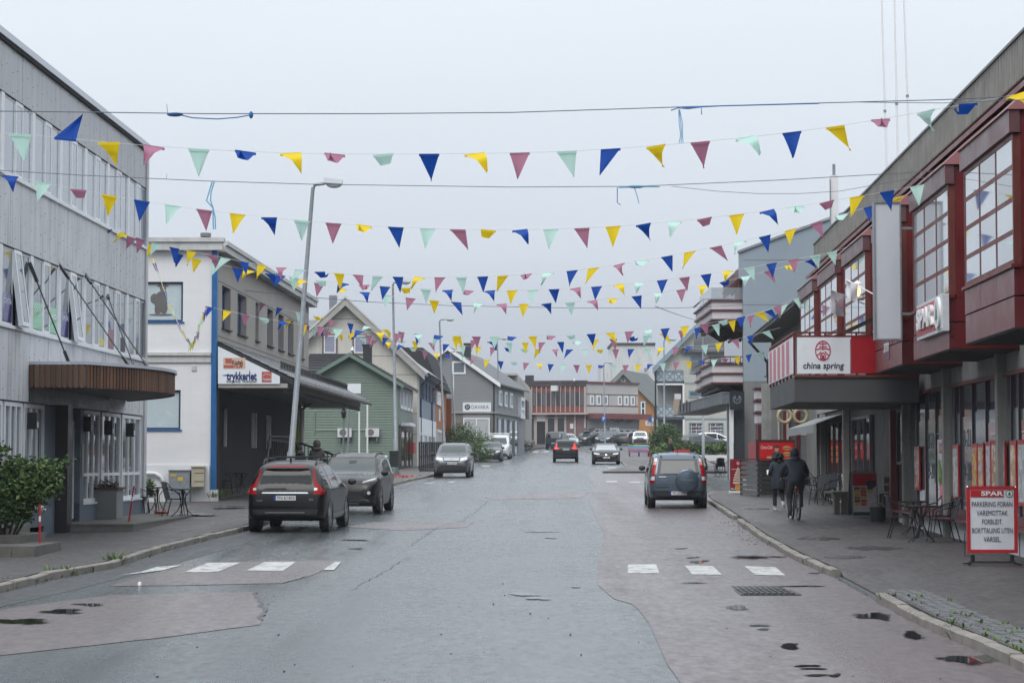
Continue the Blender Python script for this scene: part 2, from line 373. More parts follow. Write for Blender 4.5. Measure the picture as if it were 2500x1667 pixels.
def seam(pts, w=.05, h=.008, seed=0):
    rnd = random.Random(seed); P_ = [GP(*p) for p in pts]; q = []
    for a, b in zip(P_, P_[1:]):
        n = max(2, int((b - a).length / .35)); q += [a + (b - a) * i / n for i in range(n)]
    mb = MB(); rows = []
    for i, p in enumerate(q):
        d = (q[min(i+1, len(q)-1)] - q[max(i-1, 0)]).normalized(); n = Vector((-d.y, d.x, 0)); ww = w * rnd.uniform(.3, 1.1); p = p + n * rnd.uniform(-.05, .05)
        rows.append([(*(p - n * ww / 2).xy, gz(p.y) + h), (*(p + n * ww / 2).xy, gz(p.y) + h)])
    o = mb.sheet([r[::-1] for r in rows]).build('bitumen_seam', M_SEAM); o['kind'] = 'structure'
for k, s in enumerate(([(620, 1446), (632, 1465), (640, 1490), (637, 1520)], [(635, 1525), (700, 1517)], [(497, 1428), (690, 1423), (765, 1403)], [(830, 1281), (915, 1273.5), (1156, 1273.5)],
      [(1000, 1332), (1070, 1285), (1130, 1273), (1195, 1222)], [(1195, 1218), (1430, 1220)], [(860, 1440), (1000, 1360)], [(2052, 1412), (2095, 1440), (2136, 1458)], [(1785, 1268), (1850, 1264)], [(700, 1302), (900, 1297)])):
    seam(s, .07 if k < 1 else .02, .011, k)
# crossing bars and other markings
def Z(ox, oy, s, pts): return [(ox + x / s, oy + y / s) for x, y in pts]
bars = [Z(0, 1200, 2.613, [(755, 538), (905, 520), (1030, 505), (1165, 471), (1000, 482), (905, 512)]), Z(0, 1200, 2.613, [(1170, 518), (1385, 515), (1535, 455), (1325, 457)]), Z(0, 1200, 2.613, [(1570, 507), (1805, 507), (1890, 450), (1690, 450)]),
        Z(0, 1200, 2.613, [(2060, 503), (2130, 502), (2180, 450), (2140, 450)]), Z(800, 1100, 2.613, [(1915, 728), (2095, 727), (2118, 785), (1915, 785)]), Z(1600, 1180, 2.613, [(185, 525), (365, 527), (425, 585), (235, 583)]), Z(1600, 1180, 2.613, [(567, 530), (765, 537), (833, 590), (635, 585)]),
        Z(800, 1100, 2.613, [(1770, 193), (1842, 193), (1855, 202), (1778, 202)]), Z(800, 1100, 2.613, [(1920, 198), (1990, 198), (2000, 206), (1928, 206)]), Z(800, 1100, 2.613, [(608, 211), (660, 203), (695, 203), (650, 211)]), Z(800, 1100, 2.613, [(750, 204), (790, 197), (828, 197), (795, 204)]),
        Z(800, 1100, 2.613, [(905, 104), (912, 97), (940, 97), (932, 104)]), Z(800, 1100, 2.613, [(980, 101), (985, 95), (1035, 95), (1032, 101)]), Z(800, 1100, 2.613, [(1790, 106), (1838, 106), (1842, 112), (1790, 112)]), Z(1260, 860, 4.9, [(185, 1202), (215, 1181), (278, 1181), (258, 1202)]), Z(1260, 860, 4.9, [(315, 1195), (340, 1176), (402, 1176), (385, 1195)])]
for q in bars: drape('crossing_bar', q, M_PAINT, .012, .6)
# drain cover and puddles
dr = empty('drain_cover', Matrix(), 'cast iron drain cover set in the wet road beside the crossing', 'drain cover')
a, b, c, d = [GP(*p) for p in Z(1600, 1180, 2.613, [(500, 702), (880, 702), (850, 666), (520, 666)])]
M_IRON = mat('cast_iron', (.03, .03, .032), .45, .3, 10, metal=.6)
mb = MB(); cc = (a + b + c + d) / 4; wx, wy = (b - a).length / 2, 1.0
mb.box(cc.x - wx, cc.x + wx, cc.y - wy, cc.y + wy, gz(cc.y) - .1, gz(cc.y) + .008); mb.build('frame', M_IRON, dr)
for i in range(9):
    x = cc.x - wx + .05 + i * (2 * wx - .1) / 9
    for j in range(4):
        y = cc.y - wy + .08 + j * .48; MB().box(x, x + (2 * wx - .1) / 9 - .03, y, y + .42, gz(cc.y) + .006, gz(cc.y) + .022).build('lug', M_IRON, dr)
M_PUD = mat('puddle_water', (.02, .02, .02), .04, 0); M_DAMP = asphalt('soaked_asphalt', (.07, .072, .075), (.08, .082, .084), .5, .24)
def puddle_mat():
    b = M_PUD.node_tree.nodes['Principled BSDF']; t = M_PUD.node_tree; l = t.links.new
    at = t.nodes.new('ShaderNodeAttribute'); at.attribute_name = 'shore'; tc = t.nodes.new('ShaderNodeTexCoord'); mp = t.nodes.new('ShaderNodeMapping'); mp.inputs['Scale'].default_value = (1, .45, 1); l(tc.outputs['Object'], mp.inputs[0])
    n = t.nodes.new('ShaderNodeTexNoise'); n.inputs['Scale'].default_value = 7; n.inputs['Detail'].default_value = 5; l(mp.outputs[0], n.inputs['Vector'])
    m = t.nodes.new('ShaderNodeMath'); m.operation = 'SUBTRACT'; l(at.outputs['Fac'], m.inputs[0]); l(n.outputs[0], m.inputs[1])
    r = t.nodes.new('ShaderNodeMapRange'); r.inputs[1].default_value = -.08; r.inputs[2].default_value = .14; l(m.outputs[0], r.inputs[0]); l(r.outputs[0], b.inputs['Alpha'])
puddle_mat()
def puddle(px, py, w, h, seed):
    rnd = random.Random(seed); n = 26; ph = [rnd.uniform(0, 6.28) for _ in range(3)]; vs_ = []; sh = []; fs = []
    for q in range(5):
        for i in range(n):
            a = 2 * pi * i / n; r = (1 + .25 * sin(2 * a + ph[0]) + .15 * sin(3 * a + ph[1])) * (q / 4) * 1.65; p = GP(px + w / 2 * r * cos(a), py + h / 2 * r * sin(a)); vs_.append((p.x, p.y, gz(p.y) + .013)); sh.append(1.15 - 1.15 * q / 4)
    for q in range(4):
        for i in range(n): fs.append((q * n + i, (q + 1) * n + i, (q + 1) * n + (i + 1) % n, q * n + (i + 1) % n))
    o = MB().add(vs_, fs).build('puddle', M_PUD); o['kind'] = 'stuff'; o.data.attributes.new('shore', 'FLOAT', 'POINT').data.foreach_set('value', sh)
for i, (x, y, w, h) in enumerate(((1800, 1485, 60, 11), (2135, 1505, 84, 20), (2232, 1552, 56, 20), (2372, 1612, 120, 26), (1852, 1528, 50, 6), (1864, 1537, 44, 4), (1930, 1580, 56, 14), (1972, 1627, 60, 6), (1985, 1634, 50, 4), (1995, 1650, 76, 6), (1690, 1362, 34, 4), (1705, 1372, 40, 7), (1664, 1340, 30, 2.5), (870, 1340, 34, 3), (870, 1319, 70, 2.5), (1345, 1313, 34, 3), (1320, 1298, 80, 2.5),
        (2040, 1650, 30, 8), (40, 1518, 150, 16), (150, 1494, 120, 10), (220, 1477, 90, 6), (1900, 1360, 40, 4), (1280, 1452, 90, 6), (1310, 1461, 70, 6), (1405, 1433, 36, 3), (1960, 1432, 110, 3.5), (1690, 1424, 80, 3), (1990, 1400, 36, 2.5))):
    puddle(x, y, w, h, i)
for i, (px, py, w, h) in enumerate(((1830, 1340, 90, 7), (2060, 1356, 90, 6), (2130, 1336, 120, 8), (2000, 1312, 100, 7), (480, 1254, 110, 4), (560, 1236, 90, 4), (1850, 1240, 60, 5))):
    c = GP(px, py, .15); n = 22; k = c.y / F
    pts = [(c.x + w / 2 * k * cos(2 * pi * j / n) * (1 + .25 * sin(3 * j + i)), c.y + h * k * 11 * sin(2 * pi * j / n) * (1 + .3 * sin(2 * j + i * 2))) for j in range(n)]
    o = drape('damp_patch', pts, M_DAMP, 0, .8, px=False)
    for v in o.data.vertices: v.co.z += .125 + (.012 * (interp(KL, v.co.y) - v.co.x) if v.co.x < 0 else .01 * (v.co.x - interp(KR, v.co.y)))
# loose pebbles
mb = MB(); rnd = random.Random(11)
for _ in range(70):
    p = GP(rnd.uniform(300, 2300), rnd.uniform(1240, 1660)); r = rnd.uniform(.006, .016); mb.ball((p.x, p.y, gz(p.y) + r * .5), (r, r * .8, r * .6), 5, 3)
for _ in range(260):
    t = rnd.random(); p = GP(1720 + 150 * t + rnd.gauss(0, 18), 1232 + 100 * t + rnd.gauss(0, 6)); r = rnd.uniform(.008, .02); mb.ball((p.x, p.y, gz(p.y) + r * .5), (r, r * .8, r * .6), 5, 3)
o = mb.build('gravel', mat('grit_stone', (.06, .06, .06), .8, .4, 8)); o['kind'] = 'stuff'
# litter
tag(MB().lathe([(.0, 0), (.03, .005), (.025, .05), (.0, .06)], 7, tuple(GP(341, 1429))).build('paper_scrap', mat('white_paper', (.7, .7, .68), .8, .1)), 'crumpled white paper scrap on the reddish asphalt patch', 'litter')
# sett paving strip behind the near right kerb
M_SETT = mat('granite_sett', (.12, .125, .13), .6, .3, 4, .5, 30)
root = empty('sett_paving', Matrix(), kind='structure'); n = 0; rnd = random.Random(4)
for j in range(4):
    y = 19.0
    while y < yd0 - .3:
        l = rnd.uniform(.13, .19); x = interp(KR, y) + .12 + j * .135
        mb = MB(); z = gz(y) + .1 + rnd.uniform(0, .018); a, b = x + .008, x + .127; c, d = y + .008, y + l - .008; e = .012
        mb.add([(a, c, z), (b, c, z), (b, d, z), (a, d, z), (a + e, c + e, z + .035), (b - e, c + e, z + .035), (b - e, d - e, z + .035), (a + e, d - e, z + .035)], [(4, 5, 6, 7), (0, 1, 5, 4), (1, 2, 6, 5), (2, 3, 7, 6), (3, 0, 4, 7)])
        if n < 300: mb.build('sett', M_SETT, root); n += 1
        y += l
# weeds along the kerbs
M_WEED = mat('weed_leaf', (.075, .13, .025), .6, .35, 5); mb = MB(); rnd = random.Random(9)
def tuft(p, n, hgt, spread):
    for _ in range(n):
        a = rnd.uniform(0, 2 * pi); r = rnd.uniform(0, spread); b = Vector((p[0] + r * cos(a), p[1] + r * sin(a), p[2])); h = hgt * rnd.uniform(.4, 1.1); lean = Vector((cos(a), sin(a), 0)) * h * rnd.uniform(.2, .9); w = Vector((-sin(a), cos(a), 0)) * rnd.uniform(.006, .018)
        mb.add([b - w * .5, b + w * .5, b + lean * .45 + Vector((0, 0, h * .6)) + w, b + lean * .45 + Vector((0, 0, h * .6)) - w, b + lean + Vector((0, 0, h))], [(0, 1, 2, 3), (3, 2, 4)])
for x, y, n, h in ((280, 1380, 90, .26), (165, 1405, 60, .18), (125, 1408, 50, .2), (30, 1430, 60, .14), (75, 1424, 30, .1), (325, 1368, 30, .12), (225, 1396, 20, .1), (2175, 1474, 60, .17), (2230, 1500, 40, .12), (2335, 1552, 50, .14), (2350, 1560, 30, .14), (1888, 1331, 30, .12), (1965, 1370, 25, .1), (1980, 1378, 30, .1), (968, 1163, 40, .3), (970, 1166, 30, .25), (2500, 1625, 20, .1), (2452, 1568, 20, .1)):
    p = GP(x, y); p.z = gz(p.y); tuft(p, n, h, .16)
for x in range(0, 600, 14):
    if rnd.random() < .75:
        y = interp([(1445, 0), (1414, 115), (1387, 268), (1349, 383), (1319, 497), (1294, 603)], x); p = GP(x, y); p.z = gz(p.y); tuft(p, 10, .06, .2)
for t in range(40):
    y = rnd.uniform(20, 29); tuft((interp(KR, y) + rnd.uniform(.08, .7), y, gz(y) + .12), 8, .06, .08)
for x, y in ((512, 1212), (520, 1214), (535, 1212), (545, 1211)):
    p = GP(x, y, .2); tuft((p.x, p.y, gz(p.y) + .2), 40, .25, .25)
o = mb.build('weeds', M_WEED); o['kind'] = 'stuff'
# ================================================================ LEFT SIDE BUILDINGS
def T(*a): return Matrix.Translation(a)
M_WHITE = mat('white_frame_paint', (.72, .74, .76), .5, .06, 3)
M_GLASS = mat('window_glass', (.03, .04, .05), .03, 0, spec=.8, coat=.6)
M_GLASSP = mat('window_glass_pale', (.10, .12, .14), .03, 0, spec=.7, coat=.5)
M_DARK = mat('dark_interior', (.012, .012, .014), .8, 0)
M_BLACK = mat('black_steel', (.012, .012, .013), .4, .1)
M_GALV = mat('galvanised_steel', (.22, .24, .26), .45, .2, 6, metal=.3)
M_CONC = mat('concrete', (.26, .26, .25), .8, .2, 2, .3, 30, streak=.5)
def window(par, x0, x1, z0, z1, y=0, fr=.06, dep=.08, cols=(), rows=(), fm=None, gm=None, M=None, name='window', sill=None, sillm=None, bar=None, pin=.5):
    fm = fm or M_WHITE; gm = gm or M_GLASS; bar = bar or fr * .8; mb = MB()
    mb.box(x0, x1, y, y + dep, z0, z0 + fr); mb.box(x0, x1, y, y + dep, z1 - fr, z1); mb.box(x0, x0 + fr, y, y + dep, z0 + fr, z1 - fr); mb.box(x1 - fr, x1, y, y + dep, z0 + fr, z1 - fr)
    xs = [x0 + fr] + [x0 + (x1 - x0) * c for c in cols] + [x1 - fr]; zs = [z0 + fr] + [z0 + (z1 - z0) * c for c in rows] + [z1 - fr]
    for x in xs[1:-1]: mb.box(x - bar / 2, x + bar / 2, y + .004, y + dep - .004, z0 + fr, z1 - fr)
    for z in zs[1:-1]: mb.box(x0 + fr, x1 - fr, y + .008, y + dep - .008, z - bar / 2, z + bar / 2)
    o = mb.build(name, fm, par, M=M)
    for i in range(len(xs) - 1):
        for j in range(len(zs) - 1):
            a = xs[i] + (bar / 2 if i else 0); b = xs[i + 1] - (bar / 2 if i < len(xs) - 2 else 0); c = zs[j] + (bar / 2 if j else 0); d = zs[j + 1] - (bar / 2 if j < len(zs) - 2 else 0)
            g = gm[(i + j) % len(gm)] if isinstance(gm, (list, tuple)) else gm
            MB().box(a - .005, b + .005, y + dep * pin, y + dep * pin + .012, c - .005, d + .005).build('pane', g, o)
    if sill: MB().box(x0 - .05, x1 + .05, y - sill, y + .01, z0 - .05, z0 - .003).build('sill', sillm or fm, o)
    return o
def wall(par, x0, x1, z0, z1, holes, y0, y1, m, name='wall', M=None):
    xs = sorted({x0, x1, *[h[0] for h in holes], *[h[1] for h in holes]}); zs = sorted({z0, z1, *[h[2] for h in holes], *[h[3] for h in holes]})
    xs = [x for x in xs if x0 <= x <= x1]; zs = [z for z in zs if z0 <= z <= z1]; mb = MB()
    solid = lambda i, j: 0 <= i < len(xs) - 1 and 0 <= j < len(zs) - 1 and not any(h[0] - 1e-6 <= xs[i] and xs[i + 1] <= h[1] + 1e-6 and h[2] - 1e-6 <= zs[j] and zs[j + 1] <= h[3] + 1e-6 for h in holes)
    for i in range(len(xs) - 1):
        for j in range(len(zs) - 1):
            if not solid(i, j): continue
            a, b, c, d = xs[i], xs[i + 1], zs[j], zs[j + 1]
            mb.add([(a, y0, c), (b, y0, c), (b, y0, d), (a, y0, d)], [(0, 1, 2, 3)]); mb.add([(a, y1, c), (b, y1, c), (b, y1, d), (a, y1, d)], [(3, 2, 1, 0)])
            if not solid(i - 1, j): mb.add([(a, y0, c), (a, y0, d), (a, y1, d), (a, y1, c)], [(0, 1, 2, 3)])
            if not solid(i + 1, j): mb.add([(b, y0, c), (b, y0, d), (b, y1, d), (b, y1, c)], [(3, 2, 1, 0)])
            if not solid(i, j - 1): mb.add([(a, y0, c), (b, y0, c), (b, y1, c), (a, y1, c)], [(3, 2, 1, 0)])
            if not solid(i, j + 1): mb.add([(a, y0, d), (b, y0, d), (b, y1, d), (a, y1, d)], [(0, 1, 2, 3)])
    return mb.build(name, m, par, M=M)
# ---------------------------------------------------------------- grey clad office building
ML = frame(-10.2, 60, .8, pi / 2 - .0168)
rt = empty('office_building', ML, 'three-storey grey clad office building with white window bands and timber canopy', 'building')
zl = lambda py, px=0: LP(ML, px, py).z
Zr0, Zr1, Zu1, Zu0, Zm1, Zm0, Zg1 = zl(74), zl(91), zl(223), zl(416), zl(596), zl(789), zl(975)
MOD = 2.67; NM = 9; X0 = -MOD * NM
M_PAN = mat('grey_fibre_panel', (.55, .56, .58), .6, .1, .8, .12, 14, streak=.55, dirt=(.13, .13, .14))
M_PAN2 = mat('grey_fibre_panel_upper', (.44, .45, .47), .6, .1, .8, .12, 14, streak=.35, dirt=(.11, .11, .12))
M_PANB = mat('blue_grey_board', (.12, .15, .19), .6, .2, 2, streak=.4)
B('core', M_DARK, rt, X0, -.12, .14, 12, .3, Zr1 - .2)
B('end_wall', M_PAN, rt, -.119, -.02, .02, 12, -.3, Zr1)
B('roof_slab', mat('roof_felt', (.05, .05, .05), .9), rt, X0, -.02, .03, 12, Zr1 - .15, Zr1 - .01)
B('roof_flashing', mat('pale_flashing', (.50, .53, .57), .4, .1, metal=.2), rt, X0, .05, -.14, .2, Zr1, Zr0)
B('shadow_batten', M_DARK, rt, X0, .03, -.1, .06, Zr1 - .07, Zr1)
screws = MB(); rnd = random.Random(3)
for (za, zb, m) in ((Zu1, Zr1 - .07, M_PAN2), (Zm1, Zu0 - .07, M_PAN), (Zg1, Zm0 - .07, M_PAN)):
    pw = MOD / 3
    for i in range(NM * 3):
        x = X0 + i * pw; B('panel', m, rt, x + .006, x + pw - .006, -.035 + rnd.uniform(-.003, .003), .12, za + .01, zb)
        for k in range(int((zb - za) / .42) + 1):
            z = za + .12 + k * .42
            if z > zb - .05: continue
            for dx in (.05, pw / 2): screws.box(x + dx - .008, x + dx + .008, -.043, -.03, z - .008 + (.1 if dx > .1 else 0), z + .008 + (.1 if dx > .1 else 0))
o = screws.build('screw_heads', M_BLACK, rt); o['kind'] = 'stuff'
M_BLIND = mat('window_blind', (.24, .28, .33), .04, .06, 2, coat=.5)
SIGNP = mat('violet_window_film', (.07, .065, .22), .1, .05, coat=.5); SIGNG = mat('green_window_film', (.13, .48, .22), .1, .05, coat=.5)
def band(z0, z1, gms, opens=(), films=()):
    for i in range(NM):
        x = X0 + i * MOD; k = NM - i  # module counted from the far corner
        B('mullion', M_WHITE, rt, x, x + .26, -.05, .1, z0, z1)
        window(rt, x + .26, x + 1.22, z0, z1, -.02, .05, .09, gm=gms[0], name='window', pin=.1)
        w = window(rt, x + 1.22, x + 1.86, z0, z1, -.045, .085, .1, gm=gms[1], name='casement_window', pin=.1)
        if k in opens:
            w.matrix_local = T(x + 1.22, -.05, z1) @ Matrix.Rotation(-.13, 4, 'X') @ T(-x - 1.22, .05, -z1)
        window(rt, x + 1.86, x + MOD, z0, z1, -.02, .05, .09, gm=gms[2], name='window', pin=.1)
        for (kk, a, b, zf, fm, tx) in films:
            if kk == k:
                f = B('window_film', fm, rt, x + a, x + b, -.028, -.02, z0 + .07, z0 + .07 + (z1 - z0) * zf)
                if tx: text(tx, .17, M_WHITE, f, (x + (a + b) / 2, -.03, z0 + .3 * (z1 - z0)), width=(b - a) * .85, ext=.001)
    B('band_sill', M_WHITE, rt, X0, 0, -.09, .1, z0 - .07, z0); B('band_head', M_DARK, rt, X0, -.02, -.05, .1, z1 - .001, z1 + .02)
band(Zu0, Zu1, (M_BLIND, M_BLIND, M_BLIND))
band(Zm0, Zm1, (M_GLASSP, M_GLASSP, M_GLASSP), (6, 4), ((6, .36, 1.16, .36, SIGNP, 'DONTIA'), (6, 1.92, 2.6, .36, SIGNP, None), (5, .36, 1.16, .36, SIGNG, 'DONTIA'), (5, 1.92, 2.6, .36, SIGNG, 'g'), (4, .36, 1.16, .36, SIGNP, 'DONTIA'), (4, 1.92, 2.6, .36, SIGNP, None), (7, .36, 1.16, .36, SIGNP, 'DONTIA'), (2, .4, 1.1, .3, mat('maroon_film', (.2, .02, .06), .2), None), (3, 1.95, 2.5, .12, mat('yellow_film', (.6, .5, .03), .2), None), (2, 1.95, 2.6, .22, M_BLACK, None), (3, 1.3, 1.8, .2, M_BLACK, None)))
# ground floor
zb = zl(1212, 320); zt = zl(1158, 320)
xd0 = LP(ML, 133, 1100).x; xd1 = LP(ML, 190, 1100).x
B('base_boarding', M_PANB, rt, X0, xd0 - .1, -.03, .12, .05, zb - .15); B('base_boarding', M_PANB, rt, xd1, 0, -.03, .12, -.2, zb - .06)
for px0, px1 in ((-140, -110), (-95, -60), (-45, 5), (10, 54), (58, 108)):
    a, b = LP(ML, px0, 1100).x, LP(ML, px1, 1100).x
    window(rt, a, b, zb - .1, Zg1 - .02, 0, .09, .1, cols=(.36, .66), rows=(.3,), gm=[M_GLASS, M_GLASSP], sill=.05)
for px0, px1 in ((199, 243), (248, 294), (298, 344)):
    a, b = LP(ML, px0, 1100).x, LP(ML, px1, 1100).x
    window(rt, a, b, zb - .05, Zg1 - .02, 0, .09, .1, cols=(.36, .66), rows=(.3,), gm=[M_GLASS, M_GLASSP], sill=.06)
B('corner_trim', M_PAN, rt, LP(ML, 345, 1100).x, 0, -.02, .1, -.2, Zg1 - .02)
xs = [LP(ML, p, 1100).x for p in (108, 133, 148, 190, 199)]
B('pier', M_BLACK, rt, xs[1], xs[2] - .1, -.3, .12, -.15, Zg1 + .02); B('pier', M_PANB, rt, xs[3], xs[4], -.06, .12, -.2, Zg1 - .02); B('pier', M_PANB, rt, xs[0], xs[1] - .02, -.02, .12, -.2, Zg1 - .02)
dr = window(rt, xs[2] - .02, xs[2] + (xs[3] - xs[2]) * .55, .12, Zg1 - .3, .08, .14, .08, rows=(.4,), name='door'); window(rt, xs[2] + (xs[3] - xs[2]) * .57, xs[3] - .02, .12, Zg1 - .3, .08, .12, .08, rows=(.4,), name='door')
MB().tube([(xs[2] + .9, .02, .9), (xs[2] + .9, .02, 1.5)], .02).build('handle', M_BLACK, dr)
B('name_plate', mat('grey_plate', (.2, .2, .21), .4), rt, xs[3] + .1, xs[3] + .35, -.08, -.06, 1.1, 1.9)
cx0 = LP(ML, 66, 930).x
# dark fascia wall under the canopy
B('fascia', M_BLACK, rt, cx0, LP(ML, 262, 960).x, -.06, -.03, Zg1 + .02, Zg1 + .52)
# canopy with curved slatted timber edge
can = MB(); Zc0 = zl(947, 66) ; Zc0 = P(207, 946, 46.6).z - .8; Zc1 = P(207, 896.5, 46.6).z - .8
pl = []  # plan of the edge, local x along, y outward (negative)
pl_px = [(66, 0)]
out = [(cx0, 0), (cx0, -1.25)]
for i in range(1, 25):
    t = i / 24; a = t * pi
    out.append((cx0 + .2 + 10.6 * t, -1.25 * (1 - t) ** .8 - 1.5 * sin(pi * t ** .85) * 1.0 if t < 1 else 0))
out[-1] = (cx0 + 10.8, -.02)
can.prism([(x, y, Zc0 + .03) for x, y in out], (0, 0, Zc1 - Zc0)); co = can.build('canopy', mat('canopy_soffit', (.12, .12, .12), .7, .1), rt)
MB().prism([(x, y * 1.02 - .05 * (y < -.1), Zc1 + .06) for x, y in out], (0, 0, .07)).build('flashing', mat('pale_flashing', (1, 1, 1)), co)
M_SLAT = [mat('cedar_slat_%s' % k, c, .65, .25, 3, .2, 20, stretch=(6, 6, .6)) for k, c in (('a', (.115, .052, .028)), ('b', (.085, .038, .02)), ('c', (.14, .07, .04)))]
run = []; 
for a, b in zip(out, out[1:]):
    a, b = Vector((*a, 0)), Vector((*b, 0)); n = max(1, int((b - a).length / .02)); run += [a + (b - a) * i / n for i in range(n)]
sm = {}
acc = 0
for i in range(len(run) - 1):
    acc += (run[i + 1] - run[i]).length
    if acc < .115: continue
    acc = 0; d = (run[i + 1] - run[i]).normalized(); nn = Vector((d.y, -d.x, 0)); nn = nn if nn.y < 0 or (abs(nn.y) < .01) else -nn
    if i < 60: nn = Vector((-1, 0, 0))
    k = rnd.randrange(3)
    if k not in sm: sm[k] = MB().box(-.04, .04, -.045, 0, Zc0, Zc1 + .05).mesh('slat', M_SLAT[k])
    link('slat', sm[k], co, T(run[i].x, run[i].y, 0) @ Matrix.Rotation(atan2(-nn.x, nn.y) + pi, 4, 'Z'))
Mi = ML.inverted()
for (ax, ay, bx, by) in ((76, 651.5, 169, 888), (148, 651, 317, 896.5), (210, 673, 363, 900), (262.6, 722, 327, 895)):
    a = LP(ML, ax, ay, -.06); b = Mi @ ZP(bx, by, Zc1 + .8 + .1)
    o = MB().tube([a, b], .016, 6).build('tie_rod', M_BLACK, rt); MB().bar(a - (b - a).normalized() * .1, a + (b - a).normalized() * .35, .06, .06).build('bracket', M_BLACK, o); MB().bar(b - (b - a).normalized() * .3, b, .055, .055).build('bracket', M_BLACK, o)
for px, py in ((65, 1027), (150, 1030), (200, 1035), (253, 1044), (306, 1049)):
    p = LP(ML, px, py); l = B('wall_lamp', M_BLACK, rt, p.x - .1, p.x + .1, -.24, -.03, p.z - .18, p.z + .18); B('lamp_glass', M_WHITE, l, p.x - .07, p.x + .07, -.245, -.241, p.z - .14, p.z - .02)
MB().tube([(-.03, -.07, -.2), (-.03, -.07, Zr1 - .2)], .05, 8).build('downpipe', M_PAN, rt)
# terrace deck in front
M_DECK = mat('weathered_deck', (.13, .125, .115), .7, .25, 2, .2, 20, streak=.3)
dk = empty('terrace_step', ML, 'low weathered timber terrace step at the office entrance', 'terrace')
xa, xb = LP(ML, 140, 1240).x, 1.9
for i in range(8): B('plank', M_DECK, dk, xa, xb, -1.75 + i * .215, -1.75 + i * .215 + .205, .02, .06)
B('riser', M_DECK, dk, xa + .02, xb - .02, -1.74, -.05, -.2, .015); B('lower_step', M_DECK, dk, xa + .3, xb - 1.2, -2.0, -1.76, -.3, -.1)
# planter box
pp = Mi @ P(263, 1258, 54.2); 
pb = empty('planter_box', ML @ T(pp.x, pp.y, .07), 'tall grey planter box with withered flowers on the office terrace', 'planter')
B('box', mat('grey_board_planter', (.21, .215, .22), .6, .1, 2), pb, -.42, .42, -.3, .3, 0, .72); B('rim', mat('rusty_rim', (.07, .035, .025), .8, .3), pb, -.47, .47, -.35, .35, .72, .77)
mb = MB(); rnd = random.Random(5)
for _ in range(150):
    c = Vector((rnd.uniform(-.4, .4), rnd.uniform(-.25, .25), .78 + abs(rnd.gauss(0, .08)))); a = rnd.uniform(0, 6.3); d = Vector((cos(a), sin(a), rnd.uniform(-.3, .6))) * .06; e = Vector((-sin(a), cos(a), .3)) * .03
    mb.add([c - d, c + e, c + d, c - e], [(0, 1, 2, 3)])
mb.build('withered_flowers', mat('withered_leaf', (.09, .05, .035), .8, .5, 20), pb)
# ---------------------------------------------------------------- white print works building
YW = 70.0; pc = P(516, 1207, YW); MF = frame(pc.x, YW, 1.0, 0); MS = frame(pc.x, YW, 1.0, pi / 2 - .028)
rt = empty('print_works', T(pc.x, YW, 1.0), 'white rendered building with blue corner column and lean-to roof over the walk', 'building')
RI = T(pc.x, YW, 1.0).inverted(); RF = RI @ MF; RS = RI @ MS
zf = lambda py, px=500: LP(MF, px, py).z
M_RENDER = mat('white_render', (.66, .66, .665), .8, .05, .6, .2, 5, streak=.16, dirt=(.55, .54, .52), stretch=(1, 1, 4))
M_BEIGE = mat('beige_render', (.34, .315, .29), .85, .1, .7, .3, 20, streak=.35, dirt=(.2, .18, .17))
M_BLUE = mat('blue_paint', (.008, .10, .28), .45, .1, 2); M_ROOFE = mat('pale_roof_edge', (.48, .48, .47), .7, .15, 2, streak=.3)
ztop = zf(612); 
w1 = [LP(MF, p, 700).x for p in (345, 447)]; hz1 = (zf(785), zf(688)); hz2 = (zf(1048), zf(952))
wall(rt, -7, -.03, -.5, ztop, [(w1[0], w1[1], *hz1), (w1[0], w1[1] - .05, *hz2)], 0, .3, M_RENDER, 'front_wall', RF)
for h in (hz1, hz2):
    w = window(rt, w1[0], w1[1] - .002 - (.05 if h is hz2 else 0), h[0], h[1], .06, .06, .1, fm=mat('navy_frame', (.01, .03, .08), .4), gm=mat('frosted_film', (.45, .53, .55), .25, .05), M=RF, sill=.1, sillm=M_BLUE)
# cowboy-hat figure print on the upper window: a plain dark silhouette
fg = mat('grey_print', (.12, .11, .11), .5); fx, fz = w1[0] + .62, hz1[0] + .35
q = MB(); q.ball((0, 0, .3), (.21, .004, .34), 10, 8); q.ball((.06, 0, .75), (.1, .004, .12)); q.ball((.06, 0, .82), (.2, .004, .04)); q.ball((.06, 0, .88), (.1, .004, .07)); q.ball((-.2, 0, .4), (.14, .004, .17)); q.ball((.1, 0, .1), (.12, .004, .2)); q.ball((-.1, 0, .05), (.1, .004, .18)); q.ball((0, 0, -.12), (.4, .004, .03))
q.build('window_print', fg, w, M=T(fx, .095, fz))
B_ = lambda n, m, M, *b: MB().box(*b).build(n, m, rt, M=M)
B_('corner_column', M_BLUE, RF, -.03, .14, -.06, .25, zf(1195), ztop)
B_('corner_base', M_RENDER, RF, -.05, .19, -.05, .25, -.6, zf(1195))
ledge = zf(868); B_('ledge', M_ROOFE, RF, -7, -.045, -.12, -.001, ledge, ledge + .1); B_('ledge', M_ROOFE, RF, -7, -.045, -.06, -.001, ledge - .22, ledge); B_('plinth_ledge', M_RENDER, RF, -7, -.06, -.06, -.001, -.5, zf(1135)); 
B_('roof_fascia', M_ROOFE, RF, -7, .32, -.25, -.001, ztop, ztop + .26); B_('roof_cap', M_ROOFE, RF, -7, .38, -.31, .1, ztop + .26, ztop + .4)
B_('air_vent', M_ROOFE, RF, LP(MF, 468, 900).x, LP(MF, 480, 900).x, -.03, -.001, zf(905), zf(893))
MB().lathe([(.14, 0), (.14, .35), (.18, .36), (.18, .48)], 12, (LP(MF, 481, 560).x, 2, ztop + .3)).build('roof_pipe', mat('grey_pipe', (.16, .17, .18), .6), rt, M=RF)
LS = 25.5; zs_ = lambda px, py: LP(MS, px, py).z
